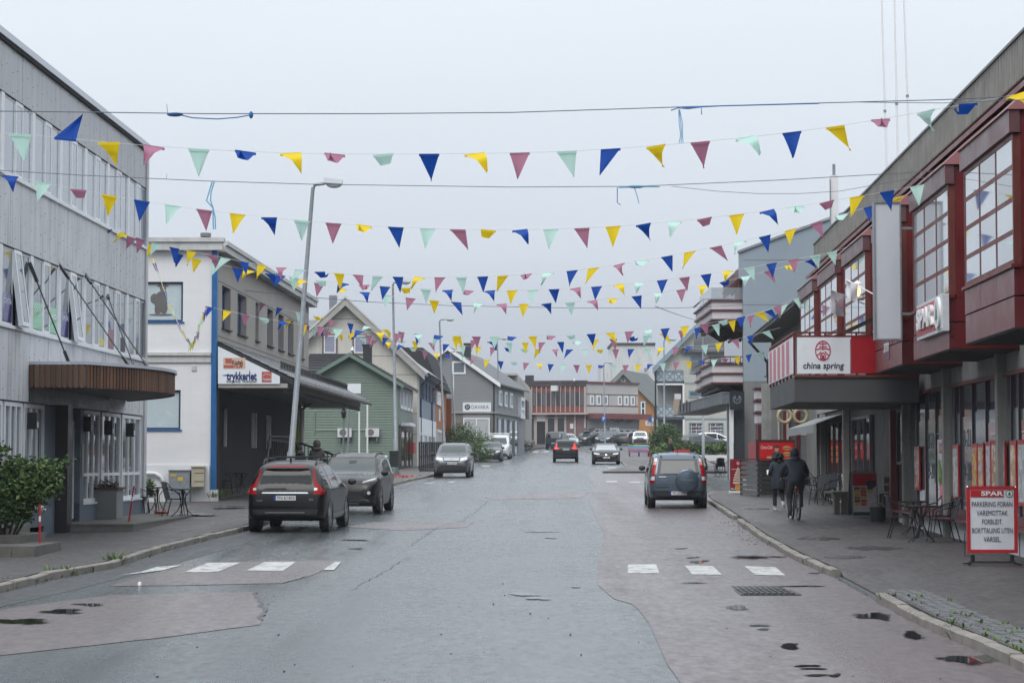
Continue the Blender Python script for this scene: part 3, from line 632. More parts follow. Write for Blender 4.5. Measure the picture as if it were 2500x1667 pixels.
ups = [LP(MS, p, 750).x for p in (542, 563, 580, 602, 624, 632, 653, 667, 680, 693, 704, 717, 730, 742)]; zu0 = zs_(552, 803); zu1 = zs_(545, 697)
holes = [(ups[i], ups[i + 1], zu0, zu1) for i in range(0, 14, 2)]
zc = zs_(527, 838)
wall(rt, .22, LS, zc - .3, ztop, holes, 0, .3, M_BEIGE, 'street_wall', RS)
for h in holes: window(rt, h[0], h[1], h[2], h[3], .2, .07, .06, fm=M_BLUE, gm=M_GLASS, M=RS, sill=.28, sillm=mat('dark_sill', (.06, .055, .05), .7))
B_('wall_groove', mat('groove', (.16, .15, .14), .9), RS, .3, LS, -.004, .001, zu1 + .05, zu1 + .09); B_('wall_groove', mat('groove', (1, 1, 1)), RS, .3, LS, -.004, .001, zu0 - .35, zu0 - .31)
B_('roof_fascia', M_ROOFE, RS, .36, LS + .3, -.34, -.001, ztop + .003, ztop + .22); B_('roof_cap', M_ROOFE, RS, .42, LS + .3, -.4, .15, ztop + .22, ztop + .36)
B_('roof_slab', mat('roof_felt', (1, 1, 1)), RS, .3, LS, .1, 7, ztop - .1, ztop + .2); B_('core', M_DARK, RS, .3, LS - .2, .32, 7, -.5, ztop)
B_('end_wall', M_BEIGE, RS, LS - .1, LS, .3, 7, -.5, ztop - .01)
# lower wall, recessed, with dark openings
lows = [LP(MS, p, 1000).x for p in (531, 550, 575, 590, 614, 631, 645, 660, 677, 690, 703, 722)]
lh = [(lows[0], lows[1], .4, zc - 1.0), (lows[2], lows[3], .2, zc - 1.0), (lows[4], lows[5], .4, zc - 1.0), (lows[6], lows[7], -.2, zc - 1.0), (lows[8], lows[9], .2, zc - 1), (lows[10], lows[11], -.2, zc - 1)]
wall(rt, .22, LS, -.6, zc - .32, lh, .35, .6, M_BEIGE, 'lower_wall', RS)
for h in lh: window(rt, h[0], h[1], h[2], h[3], .5, .08, .06, fm=M_BLACK, gm=M_GLASS, M=RS, name='shop_window')
for p in (569, 634, 641, 669, 675, 738):
    a = LP(MS, p, 1050); o = MB().tube([(a.x, .3, 1.1 + 2.0), (a.x, .3, 1.1 + .7)], .09, 8).build('wall_light', mat('wall_light_glass', (.5, .5, .5), .3), rt, M=RS)
B_('stone_base', mat('brown_stone', (.07, .06, .055), .8, .35, 4), RS, 2.5, LS, .1, .34, -.5, .35); B_('step', mat('brown_stone', (1, 1, 1)), RS, 6, 14, -1.0, .1, -.3, .02)
MB().tube([(.3, -.12, zc - 1.2), (.3, -.12, .1), (.26, -.22, -.1), (.1, -.3, -.14)], .07, 8).build('downpipe', mat('dark_gutter', (.025, .018, .016), .4), rt, M=RS)
# lean-to canopy
OUT = 2.25; zo = LP(MF, 690, 917).z; zi = zs_(527, 832); zbm = LP(MF, 690, 945).z
M_TILE = mat('black_glazed_tile', (.03, .032, .036), .3, .2, 6)
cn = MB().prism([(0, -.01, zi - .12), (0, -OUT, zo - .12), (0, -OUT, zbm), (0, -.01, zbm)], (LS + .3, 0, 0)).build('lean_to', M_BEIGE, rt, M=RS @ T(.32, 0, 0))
MB().prism([(0, 0, zi), (0, -OUT - .35, zo - .12), (0, -OUT - .35, zo - .3), (0, 0, zi - .22)], (.14, 0, 0)).build('verge_board', mat('dark_verge', (.022, .024, .028), .45), cn, M=T(-.16, 0, 0))
q = MB(); nrow = 9; nc = 64; sl = Vector((0, -OUT - .4, zo - .12 - zi))
tm = MB(); tw = (LS + .2) / nc
for k in range(5):
    a, b = k / 5, (k + 1) / 5
    tm.add([(tw * a, 0, .02 + .025 * sin(pi * a)), (tw * b, 0, .02 + .025 * sin(pi * b)), (tw * b, sl.y / nrow * 1.08, .045 + .025 * sin(pi * b) + sl.z / nrow * 1.08), (tw * a, sl.y / nrow * 1.08, .045 + .025 * sin(pi * a) + sl.z / nrow * 1.08)], [(0, 3, 2, 1)])
    tm.add([(tw * a, sl.y / nrow * 1.08, .045 + .025 * sin(pi * a) + sl.z / nrow * 1.08), (tw * b, sl.y / nrow * 1.08, .045 + .025 * sin(pi * b) + sl.z / nrow * 1.08), (tw * b, sl.y / nrow * 1.08, -.01 + sl.z / nrow * 1.08), (tw * a, sl.y / nrow * 1.08, -.01 + sl.z / nrow * 1.08)], [(3, 2, 1, 0)])
q = MB()
for r in range(nrow):
    for c in range(nc):
        q.M = T(c * tw, sl.y * r / nrow, zi + sl.z * r / nrow); q.add(tm.v, tm.f)
q.build('roof_tiles', M_TILE, cn)['kind'] = 'stuff'
MB().tube([(-.2, -OUT - .45, zo - .2), (LS + .3, -OUT - .45, zo - .2)], .08, 8).build('gutter', mat('dark_gutter', (1, 1, 1)), cn)
sg = MB()  # snow guard
gy = -OUT * .78; gzz = zi + sl.z * .72 + .06
for z in (.1, .3): sg.tube([(3.2, gy, gzz + z), (LS - .5, gy, gzz + z)], .018, 5)
k = 3.2
while k < LS - .5: sg.box(k - .03, k + .03, gy - .02, gy + .02, gzz, gzz + .34); k += .42
sg.build('snow_guard', M_BLACK, cn)
for i in range(14): B('soffit_board', mat('soffit_board', (.13, .125, .12), .7, .15), cn, .05, LS + .25, -OUT + .05 + i * .155, -OUT + .05 + i * .155 + .145, zbm - .03, zbm - .004)
o = MB()
k = .3
while k < LS: o.tube([(k, -OUT + .03, zbm - .03), (k + .18, -OUT + .03, zbm - .16), (k + .36, -OUT + .03, zbm - .03)], .018, 4); k += .36
o.build('lace_lights', mat('grey_lace', (.2, .2, .2), .6), cn)
# triangular sign on the end of the lean-to
sp = [LP(MF, *p, -.08) for p in ((532, 845), (532, 937), (683, 937), (683, 918))]; E = MF.inverted()
sb = MB().xz([(p.x, p.z) for p in sp][::-1], -.06, -.02).build('sign_board', mat('sign_white', (.68, .71, .74), .35, .03), rt, M=RF)
B('end_panel', M_BEIGE, rt, .2, OUT + .18, -.015, .3, zbm - .02, zbm + .12).matrix_local = RF
tl = lambda px, py: (lambda v: (v.x, -.066, v.z))(LP(MF, px, py, -.06))
def rectpx(name, m, x0, y0, x1, y1, d=-.063, par=None, MM=None):
    a = LP(MM or MF, x0, y1, d); b = LP(MM or MF, x1, y0, d); return B(name, m, par or sb, a.x, b.x, d - .003, d + .003, a.z, b.z)
rectpx('film_logo_ground', mat('faded_orange', (.60, .41, .31), .5), 545, 873, 599, 900)
M_FRED = mat('faded_red', (.38, .09, .07), .5)
rectpx('film_logo_mark', M_FRED, 550, 875, 566, 887, -.068); rectpx('film_logo_bar', M_FRED, 546, 891, 570, 898, -.068)
text('Kodak', .2, M_BLACK, sb, tl(580, 885), .36, bold=.004); text('FILM', .17, M_FRED, sb, tl(581, 894), .3, shear=.25, bold=.006)
M_NAVY = mat('navy_letters', (.008, .02, .12), .5)
text('trykkeriet', .36, M_NAVY, sb, tl(590, 919), .97, bold=.012); text('Stokmarknes  Aktietrykkeri', .11, M_BLACK, sb, tl(590, 931), .98)
a = tl(541, 916); MB().xz([(a[0], a[2]), (a[0] + .2, a[2] + .03), (a[0] + .2, a[2] - .03)], -.068, -.064).build('letter_dash', M_NAVY, sb)
for k in range(3): a = tl(609.5, 905 + k * 3.6); B('letter_dot', M_FRED, sb, a[0] - .015, a[0] + .015, -.068, -.064, a[2] - .015, a[2] + .015)
rectpx('emblem', M_FRED, 639, 907, 663, 933); text('Toteland', .12, M_WHITE, sb, tl(651, 926), .28, shear=.2)
a, b, c, d, e = [tl(*p) for p in ((641, 918), (649, 912), (653, 915), (657, 913), (661, 917))]
MB().tube([(p[0], -.07, p[2]) for p in (a, b, c, d, e)], .008, 4).build('emblem_ridge', M_WHITE, sb)
# far end of the lean-to: yellow sign panel, white pillar with rust brackets
yb = 88.0
def PY(px, py, Y=yb): return P(px, py, Y)
a, b = PY(713, 1110), PY(731, 968); yp = MB().box(a.x, b.x, yb - .06, yb, gz(yb) + .05, b.z).build('sign_panel', mat('signal_yellow', (.72, .78, .01), .45, .05)); tag(yp, 'tall signal yellow sign panel under the lean-to end', 'sign')
a, b = PY(733, 1100), PY(745, 1000); pr = MB().lathe([((b.x - a.x) / 2, gz(yb)), ((b.x - a.x) / 2, b.z)], 12, ((a.x + b.x) / 2, yb - .3, 0)).build('pillar', M_RENDER); tag(pr, 'round white pillar with rust red brackets beside the yellow panel', 'pillar')
q = MB(); c = Vector(((a.x + b.x) / 2, yb - .3, b.z))
for dx, dz in ((-.75, .5), (.75, .5), (-.35, .55), (.35, .55)): q.tube([c, c + Vector((dx, 0, dz))], .035, 6)
q.build('bracket', mat('rust_red_steel', (.16, .035, .02), .6), pr)
# ================================================================ RIGHT SIDE BUILDINGS
YE = 74.0; XE = 7.384 + .04 * YE; ZB = .55
MR = frame(XE, YE, ZB, -pi / 2 - .04); MRi = MR.inverted()
rt = empty('shopping_building', MR, 'long concrete shop building with dark red bay windows above the supermarket', 'building')
az = lambda z: z - ZB     # absolute height to local
M_RED = mat('dark_red_metal', (.125, .009, .012), .42, .12, 1.2, .06, 4)
M_REDP = mat('dull_red_panel', (.145, .026, .031), .33, .12, 1.2, .12, 2.5, metal=.3)
M_FRAME = mat('red_brown_frame', (.12, .024, .017), .5, .15, 3)
M_LILAC = mat('weathered_red_fascia', (.14, .07, .075), .4, .1, 2, metal=.3)
M_RIB = mat('washed_concrete', (.27, .265, .245), .9, .22, 1.5, .6, 50, streak=.75, dirt=(.13, .13, .115))
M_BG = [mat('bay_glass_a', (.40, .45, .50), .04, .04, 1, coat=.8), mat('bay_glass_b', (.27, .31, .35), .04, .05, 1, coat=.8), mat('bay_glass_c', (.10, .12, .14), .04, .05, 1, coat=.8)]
XN = 54.0
zp0, zp1 = az(8.92), az(9.68)
B('core', M_DARK, rt, .2, XN, .35, 14, -.2, zp0); B('end_wall', M_RIB, rt, 0, .19, .02, 14, -.4, zp1 - .05)
B('roof', mat('roof_felt', (1, 1, 1)), rt, .2, XN, .2, 14, zp0, zp0 + .3)
i = 0; x = 0.0; rnd = random.Random(8)
while x < XN:
    q = MB(); q.box(x + .006, x + 1.494, .0, .18, zp0, zp1)
    for k in range(10): q.box(x + .02 + k * .148, x + .02 + k * .148 + .075, -.022, 0.001, zp0 + .01, zp1 - .01)
    q.build('parapet_panel', M_RIB, rt); x += 1.5
B('parapet_cap', mat('cap_metal', (.12, .12, .12), .5), rt, -.05, XN, -.05, .25, zp1, zp1 + .05)
B('upper_wall', M_RED, rt, .02, XN, .2, .34, az(4.3), zp0)
MB().prism([(0, .19, zp0 - .001), (0, -.3, zp0 - .32), (0, -.3, zp0 - .42), (0, .19, zp0 - .2)], (XN, 0, 0)).build('eaves_skirt', M_RED, rt)
# bays
Pj = 1.2; bw = 4.35; zt, zg1, zg0, zb0 = az(7.5), az(7.1), az(5.2), az(4.25)
for k in range(-1, 6):
    xn = YE - (32.1 + 6 * k); xf = xn - bw          # near edge, far edge in local x
    c = MB()
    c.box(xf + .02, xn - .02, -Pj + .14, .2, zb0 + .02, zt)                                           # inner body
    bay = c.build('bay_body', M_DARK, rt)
    r = MB(); yo = -Pj - .1
    r.add([(xf - .1, yo, zt), (xn + .1, yo, zt), (xn + .1, .2, zt), (xf - .1, .2, zt), (xf + .75, .2, zp0 - .05), (xn - .75, .2, zp0 - .05)], [(0, 1, 5, 4), (1, 2, 5), (3, 0, 4), (0, 3, 2, 1), (2, 3, 4, 5)])
    r.build('bay_roof', M_RED, rt)
    n = 3; w = bw / n
    for j in range(n):
        B('fascia_panel', M_LILAC, rt, xf - .06 + (bw + .12) / n * j + .004, xf - .06 + (bw + .12) / n * (j + 1) - .004, -Pj - .06, -Pj + .1, zg1 + .06, zt - .003)
        for zz in ((zb0, zb0 + .46), (zb0 + .485, zg0 - .06)):
            B('cladding_panel', M_REDP, rt, xf + w * j + .005, xf + w * (j + 1) - .005, -Pj + rnd.uniform(-.006, .006), -Pj + .13, zz[0], zz[1])
    B('bay_sill', M_RED, rt, xf - .05, xn + .05, -Pj - .05, -Pj + .1, zg0 - .055, zg0 - .005)
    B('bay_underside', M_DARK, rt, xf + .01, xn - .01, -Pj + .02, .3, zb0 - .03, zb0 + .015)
    window(rt, xf, xn, zg0, zg1 + .05, -Pj, .07, .12, cols=(1 / 3, 2 / 3), rows=(.25, .5, .75), fm=M_FRAME, gm=[M_BG[q] for q in ((0, 0, 1, 0, 2), (0, 1, 0), (1, 0, 0, 0), (2, 0, 1, 0, 0))[k % 4]], name='bay_window', bar=.075, pin=.1)
    # returns
    for xs_, s in ((xn, 1), (xf, -1)):
        a, b = (xs_ - .09, xs_ - .0) if s > 0 else (xs_, xs_ + .09)
        B('return_panel', M_RED, rt, a, b, -Pj + .125, .2, zb0 + .005, zb0 + .46); B('return_panel', M_RED, rt, a, b, -Pj + .125, .2, zb0 + .485, zg0 - .06)
        B('return_top', M_RED, rt, a, b, -Pj + .105, .2, zg1 + .06, zt - .003)
        B('return_post', M_RED, rt, a + .001, b, -Pj + .125, -Pj + .5, zg0 - .055, zg1 + .055)
        q = window(rt, 0, .68, zg0 - .05, zg1 + .05, 0, .07, .06, rows=(.33, .66), fm=M_FRAME, gm=M_GLASS, name='return_window')
        q.matrix_local = T(b - .005 if s > 0 else a + .005, -Pj + .51 + (0 if s > 0 else .68), 0) @ Matrix.Rotation(pi / 2 if s > 0 else -pi / 2, 4, 'Z')
# supermarket sign on the second bay
M_SGR = mat('sign_red', (.42, .012, .02), .35, .03); M_SW = mat('sign_letter_white', (.72, .72, .72), .35, .03); M_SGN = mat('sign_green', (.0, .14, .075), .4, .03)
a, b = LP(MR, 2242, 789, -Pj - .1).x, LP(MR, 2306, 765, -Pj - .1).x
sg = B('fascia_sign', mat('sign_case_grey', (.55, .58, .6), .4), rt, a, b, -Pj - .13, -Pj - .02, az(4.56), az(5.22)); B('sign_face', M_SGR, sg, a + .06, b - .55, -Pj - .136, -Pj - .129, az(4.62), az(5.16))
text('SPAR', .5, M_SW, sg, (a + (b - a) * .42, -Pj - .14, az(4.89)), (b - a) * .62, ext=.06, bold=.02)
MB().lathe([(.28, -Pj - .19), (.28, -Pj - .13)], 24, (b - .36, 0, az(4.9)), 'y').build('emblem_disc', M_SW, sg, smooth=40)
def spar_tree(par, x, y, z, s, m):
    MB().xz([(x - .5*s, z - .35*s), (x + .5*s, z - .35*s), (x + .22*s, z + .05*s), (x + .32*s, z + .05*s), (x, z + .75*s), (x - .32*s, z + .05*s), (x - .22*s, z + .05*s)][::1], y - .004, y).build('emblem_tree', m, par); B('emblem_trunk', m, par, x - .06*s, x + .06*s, y - .004, y, z - .6*s, z - .35*s)
spar_tree(sg, b - .36, -Pj - .192, az(4.88), .28, M_SGN)
B('emblem_case', mat('sign_case_grey', (1, 1, 1)), sg, b - .64, b - .05, -Pj - .145, -Pj - .1, az(4.6), az(5.2))
# lettering partly hidden behind the banner on the third bay
a = LP(MR, 2164, 845, -Pj - .01); f = B('sign_patch', mat('plum_patch', (.09, .02, .05), .4), rt, a.x - .45, a.x + .5, -Pj - .012, -Pj - .007, a.z - .3, a.z + .3); text('areno', .42, M_SW, f, (a.x, -Pj - .016, a.z), .8, ext=.002, shear=.2)
# ground floor
zs0, zs1, zfz = az(1.05), az(1.17), az(3.86)
B('frieze', M_CONC, rt, .02, XN, .02, .34, zfz + .03, az(4.31)); B('plinth', M_RENDER, rt, 20.5, XN, -.02, .3, -.6, zs0 - .001)
B('sill_board', M_REDP, rt, 20.5, XN, -.3, .05, zs0 + .02, zs0 + .075); B('sill_apron', M_REDP, rt, 20.5, XN, -.04, .1, zs0 + .08, zs1 + .12)
B('lintel', M_FRAME, rt, 20.5, XN, -.04, .1, zfz - .05, zfz + .025)
cols = [YE - y for y in (39.5, 45.7, 51.8, 33.3, 27.2)]
for c in cols: MB().box(c - .13, c + .13, -.15, .1, -.7, az(4.3)).build('column', M_RIB, rt)
M_FILM = mat('grey_window_film', (.115, .145, .155), .12, .04, coat=.6); M_MUL = mat('plum_mullion', (.03, .012, .02), .45)
M_FILMR = mat('red_window_film', (.24, .05, .045), .15, .04, coat=.5)
def glazing(x0, x1, mull, filmtop):
    o = MB()
    for m_ in mull: o.box(m_ - .035, m_ + .035, -.015, .07, zs1 + .13, zfz - .055)
    o = o.build('shop_window', M_MUL, rt); e = [x0] + list(mull) + [x1]
    for a, b in zip(e, e[1:]):
        B('pane', M_GLASS, o, a, b, .03, .045, zs1 + .1, zfz); B('window_film', M_FILM, o, a + .03, b - .03, .018, .026, zs1 + .13, filmtop + rnd.uniform(-.06, .06))
    return o
px2x = lambda p: LP(MR, p, 1100).x
zf_ = az(3.22)
g1 = glazing(cols[2] + .13, cols[1] - .14, [px2x(p) for p in (2239, 2261, 2286)][::1], zf_)
g2 = glazing(cols[1] + .14, cols[0] - .14, [px2x(p) for p in (2333, 2346, 2376, 2409, 2443)], zf_)
g3 = glazing(cols[0] + .14, cols[3] - .14, [px2x(p) for p in (2471, 2490, 2520, 2560)], zf_); g4 = glazing(cols[3] + .14, cols[4] - .14, [43.5, 45], zf_)
M_TXT = mat('window_letter', (.035, .05, .055), .4)
for p, g in ((2272, g1), (2360, g2)):
    x = px2x(p); text('8-21', .5, M_TXT, g, (x, .014, az(2.72)), .85, ext=.001); text('(9-20)', .5, M_TXT, g, (x, .014, az(2.05)), 1.15, ext=.001)
for p0, p1, g in ((2411, 2441, g2), (2492, 2518, g3)):
    a, b = px2x(p0), px2x(p1); B('red_film', M_FILMR, g, a, b, .008, .016, az(1.35), az(3.0)); c = (a + b) / 2
    q = MB(); q.box(c - .35, c + .35, -.001, .007, az(2.78), az(2.8)); q.box(c - .35, c + .35, -.001, .007, az(2.45), az(2.47)); q.build('label_rule', M_SW, g); text('SPAR', .3, M_SW, g, (c - .05, .004, az(2.62)), .5, ext=.002); B('label_block', M_SW, g, c + .22, c + .36, -.001, .007, az(2.472), az(2.778))
a, b = px2x(2288), px2x(2311); wp = B('wall_picture', mat('white_tile_print', (.62, .62, .62), .4), g1, a, b, .006, .016, zs1 + .14, az(2.75))
for k in range(8): B('tile_joint', mat('joint_grey', (.35, .35, .35), .6), wp, a, b, .001, .006, zs1 + .3 + k * .2, zs1 + .315 + k * .2)
MB().tube([(a + .3, .0, az(2.3)), (a + .7, 0, az(1.9)), (a + .8, 0, az(1.5))], [.03, .09, .04], 6).build('leaf_print', mat('leaf_green_print', (.1, .2, .04), .5), wp); MB().tube([(a + .7, 0, az(1.8)), (a + 1.1, 0, az(1.5)), (a + 1.2, 0, az(1.25))], [.05, .13, .05], 6).build('pink_print', mat('pink_print', (.5, .12, .16), .5), wp)
B('label_red', M_SGR, wp, a + .3, b - .3, 0, .005, az(2.45), az(2.66)); text('SPAR', .18, M_SW, wp, ((a + b) / 2, -.003, az(2.55)), .4, ext=.001)
B('notice', M_SW, g1, px2x(2244), px2x(2255), .006, .016, az(1.38), az(1.6))
# poster frames
def poster_mat(k):
    n = 'poster_print_%d' % k; m = bpy.data.materials.new(n); m.use_nodes = True; t = m.node_tree; b = t.nodes['Principled BSDF']; l = t.links.new
    tc = t.nodes.new('ShaderNodeTexCoord'); mp = t.nodes.new('ShaderNodeMapping'); mp.inputs['Location'].default_value = (k * 3.7, k, k * 1.3); mp.inputs['Scale'].default_value = (2.2, 2, 3); l(tc.outputs['Object'], mp.inputs[0])
    no = t.nodes.new('ShaderNodeTexNoise'); no.inputs['Scale'].default_value = 1.6; no.inputs['Detail'].default_value = 4; l(mp.outputs[0], no.inputs['Vector'])
    r = t.nodes.new('ShaderNodeValToRGB'); pal = [[(.1, .25, .6), (.7, .5, .02), (.6, .08, .03), (.75, .7, .6)], [(.6, .55, .5), (.35, .3, .22), (.65, .4, .15), (.7, .7, .72)], [(.5, .5, .48), (.3, .35, .35), (.6, .6, .62), (.55, .5, .4)], [(.6, .4, .25), (.4, .16, .06), (.7, .6, .5), (.5, .02, .04)]][k % 4]
    r.color_ramp.elements[0].position = .3; r.color_ramp.elements[0].color = (*pal[0], 1); r.color_ramp.elements[1].position = .7; r.color_ramp.elements[1].color = (*pal[3], 1)
    for i, c in ((.45, pal[1]), (.56, pal[2])): e = r.color_ramp.elements.new(i); e.color = (*c, 1)
    l(no.outputs[0], r.inputs[0]); l(r.outputs[0], b.inputs['Base Color']); b.inputs['Roughness'].default_value = .25; return m
PM = [poster_mat(k) for k in range(4)]
for i, (p0, p1, z0, z1, kk) in enumerate(((2237, 2249, 1.62, 2.62, 3), (2331, 2345, 1.5, 2.62, 2), (2378, 2392, 1.55, 2.62, 0), (2393, 2407, 1.55, 2.62, 1), (2412, 2425, 1.55, 2.64, 2), (2426, 2441, 1.55, 2.66, 3), (2446, 2460, 1.55, 2.64, 2), (2472, 2487, 1.5, 2.64, 1), (2491, 2512, 1.5, 2.64, 2), (2309, 2315, 1.6, 2.62, 3))):
    a, b = px2x(p0), px2x(p1); z0, z1 = az(z0), az(z1); f = B('poster_frame', M_SGR, rt, a, b, -.05, -.02, z0, z1); B('poster', PM[kk], f, a + .08, b - .08, -.056, -.049, z0 + .06, z1 - .08); B('frame_clip', M_GALV, f, b - .1, b + .01, -.058, -.05, z1 - .05, z1 + .02)
# dark recess under the corner terrace
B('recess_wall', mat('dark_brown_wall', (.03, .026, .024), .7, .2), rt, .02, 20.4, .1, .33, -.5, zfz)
for p0, p1 in ((2022, 2062), (2080, 2125), (2190, 2208)):
    a, b = px2x(p0), px2x(p1); window(rt, a, b, az(1.1) if p0 < 2190 else az(2.2), az(3.55), -.02, .07, .1, cols=(.33, .66) if p0 < 2190 else (), fm=mat('grey_brown_frame', (.1, .08, .075), .6), gm=M_GLASS, name='shop_window')
for p in (2010, 2066, 2215): x = px2x(p); B('post', mat('pale_post', (.3, .28, .26), .7), rt, x - .12, x + .12, -.1, .08, -.5, zfz - .01)
B('low_wall', M_RENDER, rt, px2x(1990), px2x(2075), -.05, .09, -.5, az(1.1)); x = px2x(2182); B('red_post', mat('red_post', (.16, .02, .02), .5), rt, x - .14, x + .14, -.1, .08, -.3, zfz - .3)
aw = MB(); x0, x1 = px2x(1985), px2x(2060); aw.add([(x0, .05, az(3.75)), (x1, .05, az(3.75)), (x1, -.9, az(3.4)), (x0, -.9, az(3.4)), (x0, -.9, az(3.15)), (x1, -.9, az(3.15))], [(0, 3, 2, 1), (3, 4, 5, 2)]); aw.build('awning', mat('pale_awning', (.24, .25, .25), .8), rt)
# ---------------------------------------------------------------- corner terrace with restaurant boards
YC = 49.3; XC = (1940 - 1250) / F * YC
te = empty('corner_terrace', T(XC, YC, 0), 'dark grey balcony terrace with white restaurant name boards', 'terrace')
M_SLATE = mat('slate_grey_board', (.058, .06, .062), .6, .12, 1.5); cz = lambda py: P(1945, py, YC).z
z0, z1, z2, z3, z4 = cz(981), cz(921), cz(912), cz(823), cz(812)
XR = 9.25 - XC; bx = -.04  # street side runs away from the camera
def tpt(x, y): return (x + .04 * y, y)
MB().prism([(*tpt(0, 0), z0), (*tpt(XR, 0), z0), (*tpt(XR + .2, 7), z0), (*tpt(0, 7), z0)], (0, 0, z1 - z0)).build('slab', M_SLATE, te)
q = MB(); q.box(0, XR, -.05, -.001, z1, z1 + .05); q.build('edge_trim', M_FRAME, te)
def brd(name, m, p0, p1, y=-.03, za=None, zb_=None):
    a, b = P(p0, 900, YC).x - XC, P(p1, 900, YC).x - XC; return B(name, m, te, a, b, y, y + .04, za or z2, zb_ or z3)
nb = brd('name_board', mat('sign_white', (1, 1, 1)), 1946, 2075); rb = brd('red_board', mat('sign_red_board', (.33, .004, .012), .4, .05), 2078, 2137, za=z2 + .01)
xc = P(2009, 860, YC).x - XC; M_CRIM = mat('crimson_line', (.42, .01, .06), .4); M_INK = mat('navy_ink', (.01, .015, .035), .5)
ez = cz(856); S = YC / F
def ln(pts, r=.013): MB().tube([(P(x, y, YC).x - XC, -.035, P(x, y, YC).z) for x, y in pts], r, 5).build('emblem_stroke', M_CRIM, nb)
cx, cy, rx, ry = 2008.5, 856, 18, 23.5
ln([(cx + rx * cos(a), cy + ry * sin(a)) for a in [2 * pi * k / 24 for k in range(25)]])
ln([(2008.5, 834), (2008.5, 854)]); ln([(2000, 839), (2017, 839)]); ln([(1999, 846), (2018, 846)]); ln([(1992, 853), (2000, 851), (2017, 851), (2025, 853)]); ln([(2004, 858), (1999, 864), (1993, 868)]); ln([(2013, 858), (2018, 864), (2024, 868)])
ln([(2003, 866), (2008.5, 860), (2014, 866), (2014, 876), (2003, 876), (2003, 866)]); ln([(2005, 868), (2011, 868), (2011, 871), (2006, 871), (2006, 874), (2012, 874)], .01)
a = P(2009, 893, YC); text('china spring', .2, M_INK, nb, (a.x - XC, -.036, a.z), P(2059, 0, YC).x - P(1960, 0, YC).x, ext=.004, bold=.003, shear=.12)
# street-side board with pink stripes
ms = Matrix(((.04, 1, 0, 0), (1, -.04, 0, 0), (0, 0, 1, 0), (0, 0, 0, 1)))  # local x along the street side
sb = MB(); sb.M = T(*tpt(-.03, 0), 0) @ Matrix.Rotation(-pi / 2 - .04 + pi, 4, 'Z')
side = MB().prism([(*tpt(-.04, 0), z2), (*tpt(-.04, 7), z2), (*tpt(0, 7), z2), (*tpt(0, 0), z2)], (0, 0, z3 - z2)).build('side_board', mat('sign_white', (1, 1, 1)), te)
for k in range(5):
    y0 = .9 + k * 1.25; MB().prism([(*tpt(-.047, y0), z2 + .03), (*tpt(-.047, y0 + .7), z2 + .03), (*tpt(-.038, y0 + .7), z2 + .03), (*tpt(-.038, y0), z2 + .03)], (0, 0, z3 - z2 - .06)).build('pink_stripe', mat('pink_print_stripe', (.5, .17, .2), .5), side)
q = MB()
for zz in (z4, z3 + .02): q.bar((0, -.01, zz), (XR, -.01, zz), .05, .04); q.bar((*tpt(0, 0), zz), (*tpt(0, 7), zz), .05, .04)
for k in range(9): q.bar((XR * k / 8, -.0, z1 + .05), (XR * k / 8, -.0, z4), .035, .035)
for k in range(1, 8): q.bar((*tpt(.01, k), z1), (*tpt(.01, k), z4), .035, .035)
q.build('railing', mat('red_railing', (.14, .015, .015), .45), te)
q = MB(); q.bar((.9, .3, z1 + .9), (2.4, .3, z1 + 1.6), .06, .09); q.bar((2.0, .3, z1), (2.4, .3, z1 + 1.6), .06, .09); q.build('timber_brace', mat('dark_timber', (.03, .025, .015), .7), te)
# hanging white banner
a, b = P(2138, 827, 43.3), P(2194, 497, 43.3)
bn = B('banner_panel', mat('banner_grey_white', (.50, .52, .56), .4, .02), None, a.x, b.x, 43.23, 43.4, a.z, b.z); tag(bn, 'tall blank white vertical banner box on the red facade', 'banner')
q = MB(); e = .03
for x in (a.x - e, b.x): q.box(x, x + e, 43.2, 43.43, a.z - e, b.z + e)
q.box(a.x, b.x, 43.2, 43.43, a.z - e, a.z); q.box(a.x, b.x, 43.2, 43.43, b.z, b.z + e); q.build('frame', M_GALV, bn)
q = MB(); q.bar((b.x, 43.3, a.z + .5), (b.x + 1, 43.3, a.z + .5), .05, .05); q.bar((b.x, 43.3, b.z - .5), (b.x + 1, 43.3, b.z - .5), .05, .05); q.build('bracket', M_GALV, bn)
# two small flags on slanted poles, and a lit lantern
M_FLAGW = mat('white_flag_cloth', (.62, .6, .62), .8, .05)
def wallflag(base, tip, fl, label, logo):
    fo = empty('flag_on_pole', T(*base), label, 'flag', 'restaurant flags'); v = Vector(tip) - Vector(base); MB().tube([(0, 0, 0), v], .014, 6).build('pole', M_SW, fo)
    rows = []; 
    for i in range(6):
        u = i / 5; rows.append([tuple(v * (1 - .02 - .34 * j / 5) + Vector((.03 * sin(j * 1.7), .06 * sin(u * 4 + j), -fl * u - .02 * sin(j)))) for j in range(6)])
    f = MB().sheet(rows).build('cloth', M_FLAGW, fo, smooth=180)
    if logo:
        c = v * .8 + Vector((0, -.1, -fl * .5))
        for s in (-.09, .09): MB().tube([c + Vector((s + .075 * cos(a), 0, .09 * sin(a))) for a in [k * pi / 6 for k in range(13)]], .007, 4).build('print', M_CRIM, f)
wallflag(P(2110, 742, 50), P(2027, 708, 48), .5, 'small white flag with red emblem on a slanted pole by the terrace', True)
wallflag(P(2136, 720, 44), P(2066, 683, 44.5), .36, 'small plain white flag on a slanted pole beside the banner', False)
lb = P(2095, 722, 49); lo = empty('wall_lantern', T(*lb), 'lit white lantern hanging by the bay windows above the terrace', 'lantern')
